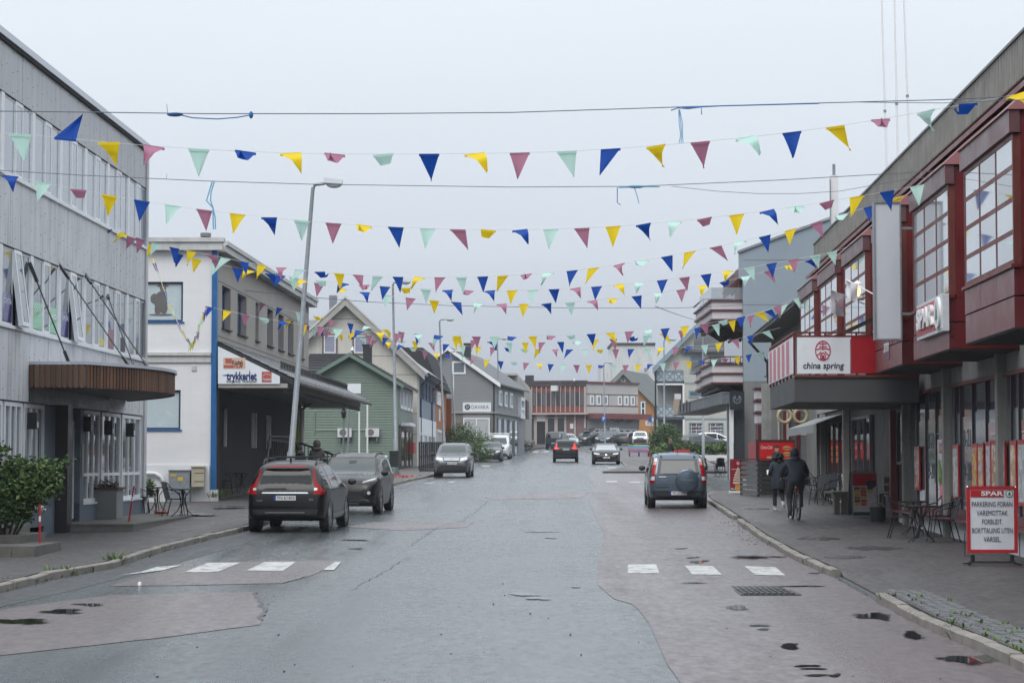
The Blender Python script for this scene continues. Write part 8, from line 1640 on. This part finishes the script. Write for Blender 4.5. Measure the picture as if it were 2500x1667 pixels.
S3 = LZ([(475, 513, 597, 'b', 'd'), (555, 592, 622, 'y', 'f'), (628, 663, 645, 'm', 'd'), (700, 740, 668, 'g', 'd'), (783, 820, 685, 'b', 'd'), (862, 900, 703, 'y', 'd'), (945, 990, 720, 'm', 'f'), (1015, 1060, 737, 'g', 'k'), (1100, 1142, 752, 'b', 'k'), (1182, 1228, 766, 'y', 'd'), (1270, 1315, 778, 'm', 'f'), (1357, 1400, 788, 'g', 'k'), (1447, 1492, 797, 'b', 'o'), (1535, 1583, 804, 'y', 'd'), (1617, 1675, 811, 'm', 'k'), (1705, 1767, 817, 'g', 'k'), (1800, 1857, 820, 'b', 'd'), (1902, 1953, 822, 'y', 'f'), (1995, 2045, 823, 'm', 'd'), (2093, 2145, 823, 'g', 'd'), (2192, 2243, 821, 'b', 'd'), (2285, 2335, 815, 'y', 'k')]) + RZ([(40, 90, 884, 'm', 'o'), (143, 195, 878, 'g', 'f'), (250, 302, 867, 'b', 'd'), (340, 408, 853, 'y', 'k'), (463, 520, 838, 'm', 'f'), (575, 630, 820, 'g', 'o'), (683, 740, 802, 'b', 'd'), (783, 850, 780, 'y', 'k'), (905, 967, 757, 'm', 'k'), (1020, 1078, 733, 'g', 'f'), (1132, 1190, 705, 'b', 'd'), (1250, 1307, 679, 'y', 'd'), (1368, 1425, 647, 'm', 'd'), (1485, 1547, 612, 'g', 'o'), (1612, 1672, 572, 'b', 'd'), (1750, 1790, 536, 'y', 'd')])
string('third string of pennants, running up to the tall white banner', S3, 55, 47, (240, 555), (2230, 470))
S4 = LZ([(585, 628, 640, 'm', 'd'), (690, 722, 672, 'y', 'd'), (800, 840, 697, 'b', 'd'), (885, 922, 738, 'y', 'd'), (977, 1015, 757, 'g', 'd'), (1073, 1108, 776, 'b', 'd'), (1122, 1167, 790, 'y', 'f'), (1222, 1260, 811, 'b', 'f'), (1332, 1370, 835, 'g', 'd'), (1450, 1500, 838, 'g', 'o'), (1560, 1597, 846, 'b', 'f'), (1648, 1698, 856, 'm', 'o'), (1747, 1790, 865, 'b', 'd'), (1835, 1888, 870, 'y', 'o'), (1930, 1982, 879, 'g', 'd'), (2028, 2085, 881, 'b', 'f'), (2125, 2175, 883, 'm', 'o'), (2225, 2275, 883, 'b', 'f')]) + RZ([(-20, 20, 958, 'y', 'd'), (70, 120, 956, 'g', 'd'), (168, 218, 952, 'b', 'd'), (268, 315, 947, 'm', 'f'), (363, 413, 941, 'b', 'd'), (465, 515, 932, 'y', 'f'), (562, 612, 922, 'g', 'f'), (665, 715, 911, 'b', 'd'), (767, 817, 898, 'm', 'd'), (865, 917, 884, 'b', 'd'), (965, 1017, 868, 'y', 'f'), (1065, 1115, 853, 'g', 'd'), (1167, 1217, 834, 'b', 'd'), (1268, 1320, 814, 'm', 'd'), (1370, 1415, 795, 'g', 'd'), (1447, 1492, 780, 'g', 'd')])
string('fourth string of pennants, ending at the far bay windows', S4, 57, 56, (300, 570), (2110, 590))
S5 = LZ([(1268, 1312, 810, 'b', 'd'), (1372, 1408, 824, 'y', 'f'), (1437, 1495, 856, 'm', 'd'), (1545, 1595, 873, 'y', 'o'), (1650, 1703, 890, 'b', 'f'), (1757, 1805, 905, 'g', 'd'), (1860, 1912, 918, 'm', 'd'), (1970, 2020, 928, 'y', 'd'), (2070, 2122, 936, 'b', 'k'), (2175, 2225, 942, 'g', 'f'), (2280, 2330, 945, 'm', 'f')]) + RZ([(30, 80, 1021, 'y', 'd'), (133, 183, 1018, 'b', 'f'), (243, 290, 1013, 'g', 'd'), (343, 395, 1006, 'm', 'f'), (430, 493, 996, 'y', 'o'), (548, 597, 984, 'b', 'd'), (650, 698, 970, 'g', 'f'), (752, 803, 954, 'm', 'd'), (855, 903, 935, 'y', 'f'), (952, 998, 915, 'b', 'o'), (1050, 1100, 893, 'g', 'f'), (1155, 1205, 868, 'm', 'd'), (1250, 1300, 842, 'y', 'o'), (1347, 1390, 816, 'b', 'f')])
string('fifth string of pennants, crossing below the second lamp head', S5, 60, 60, (640, 655), (2060, 606))
def auto(label, pts, Yl, Yr, step, seq, x0, x1, seed):
    rnd = random.Random(seed); fl = []; x = x0; i = 0
    while x < x1: fl.append((x, seq[i % len(seq)], rnd.choices('dkfo', [6, 1, 2.2, 1.6])[0])); x += step * rnd.uniform(.9, 1.1); i += 1
    bunting(label, pts, Yl, Yr, fl)
auto('sixth string of pennants, tied to the blue corner column', [(505, 748), (650, 778), (800, 800), (1000, 816), (1250, 822), (1498, 812), (1700, 793), (1850, 764), (1960, 722)], 69, 66, 47, 'bymg', 512, 1950, 4)
auto('seventh string of pennants, tied to the print works wall', [(620, 735), (700, 756), (846, 788), (1050, 820), (1250, 836), (1470, 829), (1650, 809), (1800, 780), (1945, 735)], 80, 68, 43, 'mbgy', 641, 1935, 9)
auto('eighth string of pennants, strung over the distant lamps', [(690, 778), (850, 810), (1000, 832), (1200, 848), (1380, 853), (1609, 850), (1750, 838), (1905, 800)], 86, 79, 38, 'ymbg', 705, 1895, 14)
auto('lowest and farthest string of pennants over the street end', [(700, 785), (838, 818), (948, 836), (1043, 858), (1162, 876), (1288, 886), (1412, 891), (1540, 891), (1665, 884), (1786, 873), (1870, 857)], 96, 92, 30, 'bgmy', 740, 1865, 22)
# twisted string that has come loose beside the blue column
W = [P(x, y, 67) for x, y in ((372, 632), (385, 665), (398, 700), (410, 735), (425, 770), (440, 800), (452, 822), (465, 840), (476, 830), (485, 800), (495, 770), (506, 750))]; tw = empty('loose_bunting', T(*W[0]), 'slack twisted string of pennants hanging beside the blue corner column', 'bunting'); MB().tube([w - W[0] for w in W], .012, 5).build('cord', M_CORD, tw); rnd = random.Random(5)
for i in range(len(W) * 3 - 3):
    t = i / 3; a = W[int(t)].lerp(W[min(int(t) + 1, len(W) - 1)], t % 1) - W[0]; d = (W[min(int(t) + 1, len(W) - 1)] - W[max(int(t) - 1, 0)]).normalized() if i > 33 - 12 else (W[min(int(t) + 1, len(W) - 1)] - W[int(t)]).normalized()
    e = Vector((rnd.uniform(-1, 1), rnd.uniform(-.6, .6), rnd.uniform(-.3, .3))).normalized() * .06; dn = Vector((rnd.uniform(-.1, .1), 0, -.32)) if i > 20 else d * .3
    MB().add([a - e, a + e, a + dn * .6 + e * .5, a + dn], [(0, 1, 2, 3)]).build('pennant', FC['ybmgyg'[i % 6]], tw)
# span wires with rope knots
def wire(label, pts, Yl, Yr, r=.007):
    x0, x1 = pts[0][0], pts[-1][0]; W = [P(x, y, Yl + (Yr - Yl) * (x - x0) / (x1 - x0)) for x, y in pts]; o = empty('span_wire', T(*W[0]), label, 'wire', 'span wires'); MB().tube([w - W[0] for w in W], r, 5).build('strand', M_WIRE, o); return o, W[0]
def rope(o, w0, pts, Y, m=None, r=.008): MB().tube([P(x, y, Y) - w0 for x, y in pts], r, 5).build('rope_tail', m or M_ROPE, o)
o, w0 = wire('topmost span wire with dark blue rope knots', [(-60, 271), (200, 274), (500, 278), (900, 278), (1250, 275), (1680, 261), (2000, 252), (2300, 244), (2560, 232)], 28, 31)
rope(o, w0, [(640, 280), (690, 290), (780, 290), (850, 282), (1000 - 385, 281)][:4] and [(432, 279), (470, 288), (530, 291), (580, 287), (612, 281)], 28.6); MB().ball(P(427, 280, 28.6) - w0, (.11, .03, .03)).build('knot', M_ROPE, o); MB().ball(P(613, 281, 28.7) - w0, (.03, .03, .05)).build('knot', M_ROPE, o); rope(o, w0, [(410, 283), (407, 255)], 28.6, M_WIRE, .004)
for dx in (-4, 0, 4): rope(o, w0, [(1658 + dx * .3, 268), (1662 + dx, 300), (1664 + dx * .6, 330), (1663 + dx * 1.2, 349)], 29.9, M_ROPE2, .006)
rope(o, w0, [(1638, 270), (1655, 264), (1680, 266), (1712, 262), (1713, 280)], 29.9); rope(o, w0, [(1665, 264), (1760, 259), (2000, 253)], 29.95, M_ROPE, .009); rope(o, w0, [(2100, 250), (2300, 252), (2500, 244)], 30.6, M_WIRE, .005)
o, w0 = wire('second span wire with pale blue rope tails', [(-40, 414), (200, 428), (500, 442), (760, 450), (1250, 457), (1560, 455), (1900, 440), (2250, 420), (2400, 412)], 38, 40)
for dx in (-3, 2): rope(o, w0, [(521 + dx, 444), (513 + dx, 470), (510 + dx * 2, 490), (520, 508), (523 + dx, 530), (524 + dx, 560)], 38.4, M_ROPE2, .012)
rope(o, w0, [(1507, 458), (1507, 495), (1515, 500)], 39.4, M_ROPE); rope(o, w0, [(1548, 456), (1556, 480), (1560, 497)], 39.4, M_ROPE2); MB().ball(P(1552, 456, 39.4) - w0, (.16, .03, .03)).build('knot', M_ROPE2, o); rope(o, w0, [(1510, 458), (1560, 456), (1610, 456)], 39.4, M_ROPE2, .012); rope(o, w0, [(1640, 455), (1750, 467), (1850, 473), (1950, 473), (2050, 467), (2200, 440), (2340, 425)], 39.6, M_WIRE, .005); rope(o, w0, [(405, 438), (408, 425)], 38.3, M_WIRE, .004)
wire('third span wire from the print works to the flats', [(560, 705), (750, 725), (900, 737), (1100, 746), (1400, 752), (1650, 752), (1817, 745)], 76, 103, .012)
wire('thin telephone wire down to the blue balcony house', [(1600, 748), (1660, 770), (1725, 790)], 100, 200, .02)
# ================================================================ PEOPLE
def skin_mesh(name, joints, edges, radii, root='pelvis', sub=2):
    names = list(joints); idx = {n: i for i, n in enumerate(names)}; me = bpy.data.meshes.new(name); me.from_pydata([joints[n] for n in names], [(idx[a], idx[b]) for a, b in edges], []); o = bpy.data.objects.new(name, me); COL.objects.link(o)
    o.modifiers.new('skin', 'SKIN'); m = o.modifiers.new('sub', 'SUBSURF'); m.levels = sub; m.render_levels = sub
    sv = me.skin_vertices[0].data if me.skin_vertices else None
    if sv is None:
        bpy.context.view_layer.objects.active = o; me.attributes; 
    for i, n in enumerate(names): r = radii[n]; sv[i].radius = r if isinstance(r, tuple) else (r, r); sv[i].use_root = (n == root)
    bpy.context.view_layer.update(); out = bpy.data.meshes.new_from_object(o.evaluated_get(DG())); bpy.data.objects.remove(o); out.name = name; return out
BE = [('pelvis', 'waist'), ('waist', 'chest'), ('chest', 'neck'), ('neck', 'head'), ('head', 'crown'), ('chest', 'ls'), ('ls', 'le'), ('le', 'lh'), ('chest', 'rs'), ('rs', 're'), ('re', 'rh'), ('pelvis', 'lhip'), ('lhip', 'lk'), ('lk', 'la'), ('la', 'lt'), ('pelvis', 'rhip'), ('rhip', 'rk'), ('rk', 'ra'), ('ra', 'rt')]
BR = {'pelvis': (.155, .12), 'waist': (.15, .115), 'chest': (.17, .125), 'neck': .06, 'head': (.078, .09), 'crown': (.07, .085), 'ls': .075, 'rs': .075, 'le': .056, 're': .056, 'lh': .038, 'rh': .038, 'lhip': .1, 'rhip': .1, 'lk': .075, 'rk': .075, 'la': .05, 'ra': .05, 'lt': .04, 'rt': .04}
def hand(par, at, dirv, up, m):
    q = MB(); d = Vector(dirv).normalized(); u = Vector(up).normalized(); s = d.cross(u).normalized(); at = Vector(at); q.tube([at - d * .01, at + d * .03, at + d * .075], [.022, .036, .034], 8)
    for k, l in ((-.027, .06), (-.009, .072), (.009, .068), (.026, .052)): b = at + d * .07 + s * k; q.tube([b, b + d * l * .5 - u * .008, b + d * l * .8 - u * .03], [.0095, .009, .007], 6)
    b = at + d * .02 + s * .032; q.tube([b, b + d * .03 + s * .028, b + d * .06 + s * .022 - u * .015], [.012, .010, .008], 6); return q.build('hand', m, par, smooth=60)
def person(label, M, J, mats, rule, scale=1, R=None, hair=None, hatm=None, hands=True, face=None):
    o = empty('person', M @ Matrix.Scale(scale, 4), label, 'person'); rad = dict(BR); rad.update(R or {}); me = skin_mesh('body', J, BE, rad)
    for m in mats: me.materials.append(m)
    for p in me.polygons: p.material_index = rule(p.center)
    me.shade_smooth(); link('body', me, o)
    return o
M_NAVYC = mat('navy_jacket', (.009, .014, .026), .75, .2, 10); M_JEANS = mat('dark_jeans', (.025, .03, .038), .85, .2, 15); M_BLKC = mat('black_cloth', (.008, .008, .009), .85, .15, 10); M_SHOE = mat('white_shoe', (.5, .5, .48), .6, .1); M_HAIRD = mat('dark_hair', (.012, .009, .007), .6, .3, 30)
M_KHAKI = mat('brown_grey_jacket', (.06, .053, .046), .85, .2, 10); M_GREYC = mat('dark_grey_cloth', (.03, .032, .036), .85, .2, 12); M_BLOND = mat('brown_blond_hair', (.2, .12, .06), .6, .3, 30); M_DENIM = mat('pale_denim', (.2, .27, .36), .85, .15, 12); M_FUR = mat('fur_trim', (.1, .075, .055), .95, .4, 30)
def hairball(par, c, r, n, m, size, seed, name='hair'):
    rnd = random.Random(seed); q = MB(); q.ball(c, [x * .86 for x in r], 12, 8)
    for _ in range(n):
        u = Vector((rnd.gauss(0, 1), rnd.gauss(0, 1), rnd.gauss(0, 1))).normalized(); p = Vector((c[0] + u.x * r[0] * .9, c[1] + u.y * r[1] * .9, c[2] + u.z * r[2] * .9)); q.ball(p, size * rnd.uniform(.7, 1.2), 6, 4)
    return q.build(name, m, par, smooth=180)
# walking pedestrian seen from behind
J = dict(pelvis=(0, 0, .93), waist=(0, .01, 1.06), chest=(0, .03, 1.26), neck=(0, .05, 1.43), head=(0, .08, 1.53), crown=(0, .07, 1.6), ls=(-.17, .03, 1.33), le=(-.25, -.02, 1.07), lh=(-.24, .2, 1.02), rs=(.17, .03, 1.33), re=(.235, -.05, 1.07), rh=(.2, .14, .97), lhip=(-.09, 0, .88), lk=(-.1, .1, .5), la=(-.1, .04, .1), lt=(-.1, .17, .05), rhip=(.09, 0, .88), rk=(.1, .1, .52), ra=(.1, -.2, .25), rt=(.1, -.17, .11))
p = WP(1901, 1245); Mp_ = T(*p) @ Matrix.Rotation(.05, 4, 'Z')
R_ = {'pelvis': (.17, .15), 'waist': (.17, .15), 'lhip': .12, 'rhip': .12, 'chest': (.175, .14), 'la': .06, 'ra': .055}
o = person('pedestrian in a long navy coat and white shoes walking away', Mp_, J, [M_NAVYC, M_BLKC, M_SHOE, M_SKIN], lambda c: 3 if c.z > 1.46 else (2 if (c.z < .13 or (c.x > .03 and c.y < -.1 and c.z < .27)) else (1 if c.z < .6 else 0)), .97, R_)
MB().lathe([(.19, .62), (.205, .75), (.2, .9), (.17, 1.05)], 18, (0, .01, 0)).build('coat_skirt', M_NAVYC, o, smooth=60); hairball(o, (0, .03, 1.52), (.15, .14, .165), 60, M_HAIRD, .045, 2)
hand(o, (-.24, .22, 1.02), (0, 1, .1), (0, 0, 1), M_SKIN); hand(o, (.2, .16, .965), (-.2, 1, -.2), (0, 0, 1), M_SKIN)
ph_ = MB().box(-.04, .04, -.006, .006, -.075, .075).build('phone', M_SW, M=Mp_ @ T(-.235, .31, 1.06) @ Matrix.Rotation(-.5, 4, 'X')); tag(ph_, 'white phone held by the pedestrian in the navy coat', 'phone')
for s, a, t_ in ((-1, (-.1, .02, .05), (-.1, .2, .035)), (1, (.1, -.22, .2), (.1, -.17, .06))): MB().tube([a, Vector(a).lerp(Vector(t_), .5), t_], [.05, .052, .038], 10).build('shoe', M_SHOE, o, smooth=60)
# cyclist
J = dict(pelvis=(0, -.24, 1.02), waist=(0, -.18, 1.14), chest=(0, -.04, 1.38), neck=(0, .06, 1.54), head=(0, .11, 1.65), crown=(0, .12, 1.73), ls=(-.2, -.0, 1.44), le=(-.33, .14, 1.2), lh=(-.28, .4, 1.06), rs=(.2, -.0, 1.44), re=(.33, .14, 1.2), rh=(.28, .4, 1.06), lhip=(-.11, -.22, .97), lk=(-.15, .06, .56), la=(-.15, -.1, .19), lt=(-.15, .04, .12), rhip=(.11, -.22, .97), rk=(.16, .2, .8), ra=(.15, .0, .44), rt=(.15, .14, .38))
p = WP(1950, 1272); p = p + Vector((0, .62, 0)); p.z = walkz(p.x, p.y); Mc = T(*p) @ Matrix.Rotation(.02, 4, 'Z')
o = person('cyclist in a hooded navy jacket riding away along the walk', Mc, J, [M_NAVYC, M_GREYC, M_BLKC, M_SKIN], lambda c: (3 if c.z > 1.56 else (2 if (c.z < .22 or (c.x > .05 and c.z < .46 and abs(c.y - .07) < .2)) else (1 if c.z < 1.0 else (3 if abs(c.x) > .2 and c.y > .36 and c.z < 1.12 else 0)))), 1, {'chest': (.2, .15), 'waist': (.19, .15), 'pelvis': (.18, .15), 'lhip': .115, 'rhip': .115, 'ls': .09, 'rs': .09, 'le': .068, 're': .068, 'lk': .085, 'rk': .085})
MB().ball((0, .1, 1.68), (.115, .13, .15), 14, 10).build('hood', M_NAVYC, o, smooth=180); MB().ball((0, -.0, 1.53), (.14, .12, .08), 12, 8).build('hood_fold', M_NAVYC, o, smooth=180)
MB().lathe([(.21, .96), (.215, 1.05), (.2, 1.18)], 18, (0, -.2, 0)).build('jacket_hem', M_NAVYC, o, smooth=60)
for s in (-1, 1): hand(o, (s * .28, .4, 1.055), (s * -.1, 1, -.25), (0, .2, 1), M_SKIN)
for a, t_ in (((-.15, -.13, .13), (-.15, .06, .09)), ((.15, -.03, .38), (.15, .16, .33))): q = MB().tube([a, Vector(a).lerp(Vector(t_), .5), t_], [.052, .055, .04], 10).build('shoe', M_BLKC, o, smooth=60); MB().tube([Vector(a) - Vector((0, .01, .045)), Vector(t_) - Vector((0, 0, .035))], .03, 8).build('sole', M_SHOE, q)
bk = empty('bicycle', Mc, 'black bicycle ridden by the hooded cyclist', 'bicycle'); M_BFR = mat('bike_frame', (.015, .016, .018), .35, .05, coat=.4)
for yy in (-.5, .56):
    wl_ = MB().tube([(0, .315 * cos(a), .315 * sin(a)) for a in [k * pi / 14 for k in range(29)]], .026, 8).build('wheel', M_TYRE, bk, M=T(0, yy, .34), smooth=60)
    MB().tube([(0, .28 * cos(a), .28 * sin(a)) for a in [k * pi / 14 for k in range(29)]], .012, 5).build('rim', M_GALV, wl_); MB().tube([(-.04, 0, 0), (.04, 0, 0)], .03, 8).build('hub', M_GALV, wl_)
    q = MB()
    for k in range(14): a = k * 2 * pi / 14; q.tube([(.02 * (-1) ** k, 0, 0), (0, .28 * cos(a), .28 * sin(a))], .0018, 3)
    q.build('spokes', M_GALV, wl_)
q = MB(); cr_ = (0, .02, .3); hd_ = (0, .38, .9)
for a, b in ((cr_, (0, -.2, .84)), ((0, -.18, .8), hd_), (cr_, (0, .4, .76)), ((0, .4, .72), (0, .36, 1.02))): q.tube([a, b], .018, 8)
for s in (-.05, .05): q.tube([(s, -.5, .34), (s * .6, .0, .3)], .012, 6); q.tube([(s, -.5, .34), (s * .5, -.18, .8)], .01, 6); q.tube([(s, .56, .34), (s, .43, .74)], .014, 6)
q.build('frame', M_BFR, bk); MB().tube([(-.3, .36, 1.03), (-.12, .4, 1.04), (.12, .4, 1.04), (.3, .36, 1.03)], .013, 8).build('handlebar', M_BFR, bk)
MB().ball((0, -.26, .9), (.09, .14, .04), 12, 6).build('saddle', M_BLKC, bk, smooth=180); MB().tube([(0, -.2, .8), (0, -.24, .89)], .014, 6).build('seat_post', M_GALV, bk); MB().box(-.03, .03, -.33, -.31, .74, .8).build('reflector', M_TAIL, bk)
MB().lathe([(.09, -.01), (.09, .01)], 20, (.06, .02, .3), 'x').build('chainring', M_BFR, bk)
for s, dz, dy in ((-1, -.16, .02), (1, .08, .1)): MB().tube([(s * .07, .02, .3), (s * .1, .02 + dy, .3 + dz)], .011, 6).build('crank', M_GALV, bk); MB().box(s * .1, s * .1 + s * .1, dy - .03, dy + .07, .29 + dz, .31 + dz).build('pedal', M_BFR, bk)
# two people behind the parked cars
def stander(label, px, py_top, Y, h, rz, top, leg, hair_fn, seed=0):
    p = P(px, py_top, Y); z = p.z - h; J = dict(pelvis=(0, 0, .92), waist=(0, 0, 1.05), chest=(0, .0, 1.27), neck=(0, .0, 1.44), head=(0, .02, 1.54), crown=(0, .02, 1.62), ls=(-.18, 0, 1.35), le=(-.24, .0, 1.08), lh=(-.21, .12, .9), rs=(.18, 0, 1.35), re=(.24, .0, 1.08), rh=(.21, .12, .9), lhip=(-.09, 0, .87), lk=(-.1, .03, .48), la=(-.1, -.02, .08), lt=(-.1, .13, .04), rhip=(.09, 0, .87), rk=(.1, .06, .48), ra=(.1, .04, .08), rt=(.1, .19, .04))
    o = person(label, T(p.x, p.y, max(z, walkz(p.x, p.y) if p.x < 0 else gz(Y) + .1)) @ Matrix.Rotation(rz, 4, 'Z'), J, [top, leg, M_BLKC, M_SKIN], lambda c: 3 if c.z > 1.47 else (2 if c.z < .1 else (1 if c.z < .88 else 0)), h / 1.72, {'chest': (.2, .15), 'waist': (.19, .15), 'pelvis': (.18, .14), 'ls': .09, 'rs': .09}); hair_fn(o)
    for s in (-1, 1): hand(o, (s * .21, .13, .89), (0, .5, -1), (0, 1, .3), M_SKIN)
    MB().ball((0, .105, 1.57), (.014, .02, .02), 6, 4).build('nose', M_SKIN, o, smooth=180)
    for s in (-1, 1): MB().ball((s * .032, .095, 1.6), (.011, .008, .008), 6, 4).build('eye', M_BLKC, o); MB().ball((s * .085, .02, 1.57), (.012, .02, .03), 6, 4).build('ear', M_SKIN, o)
    MB().ball((0, .098, 1.525), (.025, .008, .007), 6, 4).build('mouth', mat('lips', (.3, .1, .09), .6), o); return o
def hooded(o): MB().ball((0, -.01, 1.60), (.125, .125, .155), 14, 10).build('hood', M_KHAKI, o, smooth=180); MB().ball((0, -.05, 1.45), (.16, .12, .07), 12, 8).build('hood_fold', M_KHAKI, o, smooth=180)
def beanie(o): MB().ball((0, .0, 1.64), (.11, .115, .11), 14, 10).build('hat', M_GREYC, o, smooth=180); hairball(o, (0, -.03, 1.45), (.17, .14, .06), 40, M_FUR, .03, 3, 'fur_collar')
stander('person in a brown-grey hooded jacket behind the parked black car', 774, 1075, 73.5, 1.78, 0, M_KHAKI, M_GREYC, hooded); stander('person in a grey beanie and fur-trimmed coat behind the black car', 731, 1088, 74, 1.55, .3, M_GREYC, M_BLKC, beanie)
def longhair(o): hairball(o, (0, -.02, 1.6), (.105, .115, .12), 30, M_BLOND, .03, 8); MB().ball((0, -.08, 1.45), (.09, .05, .16), 10, 8).build('hair_length', M_BLOND, o, smooth=180)
stander('person with fair hair in a black sweater and pale jeans by the hedge', 1637, 1070, 138, 1.68, -1.1, M_BLKC, M_DENIM, longhair)
# the small birds on the far roofs are gulls
for i, (px, py, Y, lab) in enumerate(((1402, 931, 255.5, 'white gull sitting on the roof of the dull red building'), (860, 860, 124.5, 'white gull perched behind the ridge of the green gable'))):
    p = P(px, py, Y); g = empty('gull', T(p.x, p.y, p.z), lab, 'gull'); MB().ball((0, 0, .12), (.11, .22, .11), 10, 8).build('body', M_SW, g, smooth=180); MB().ball((0, .16, .27), (.06, .07, .07), 8, 6).build('head', M_SW, g, smooth=180); MB().tube([(0, .22, .27), (0, .3, .25)], [.018, .004], 6).build('beak', mat('warning_yellow', (1, 1, 1)), g)
# ================================================================ HAZE
hz = bpy.data.materials.new('thin_fog'); hz.use_nodes = True; t = hz.node_tree; t.nodes.remove(t.nodes['Principled BSDF'])
pv = t.nodes.new('ShaderNodeVolumePrincipled'); pv.inputs['Color'].default_value = (.86, .92, 1, 1); pv.inputs['Density'].default_value = .00027
t.links.new(pv.outputs[0], t.nodes['Material Output'].inputs['Volume'])
o = MB().box(-880, 880, -35, 1380, -6, 75).build('haze', hz); o['kind'] = 'stuff'
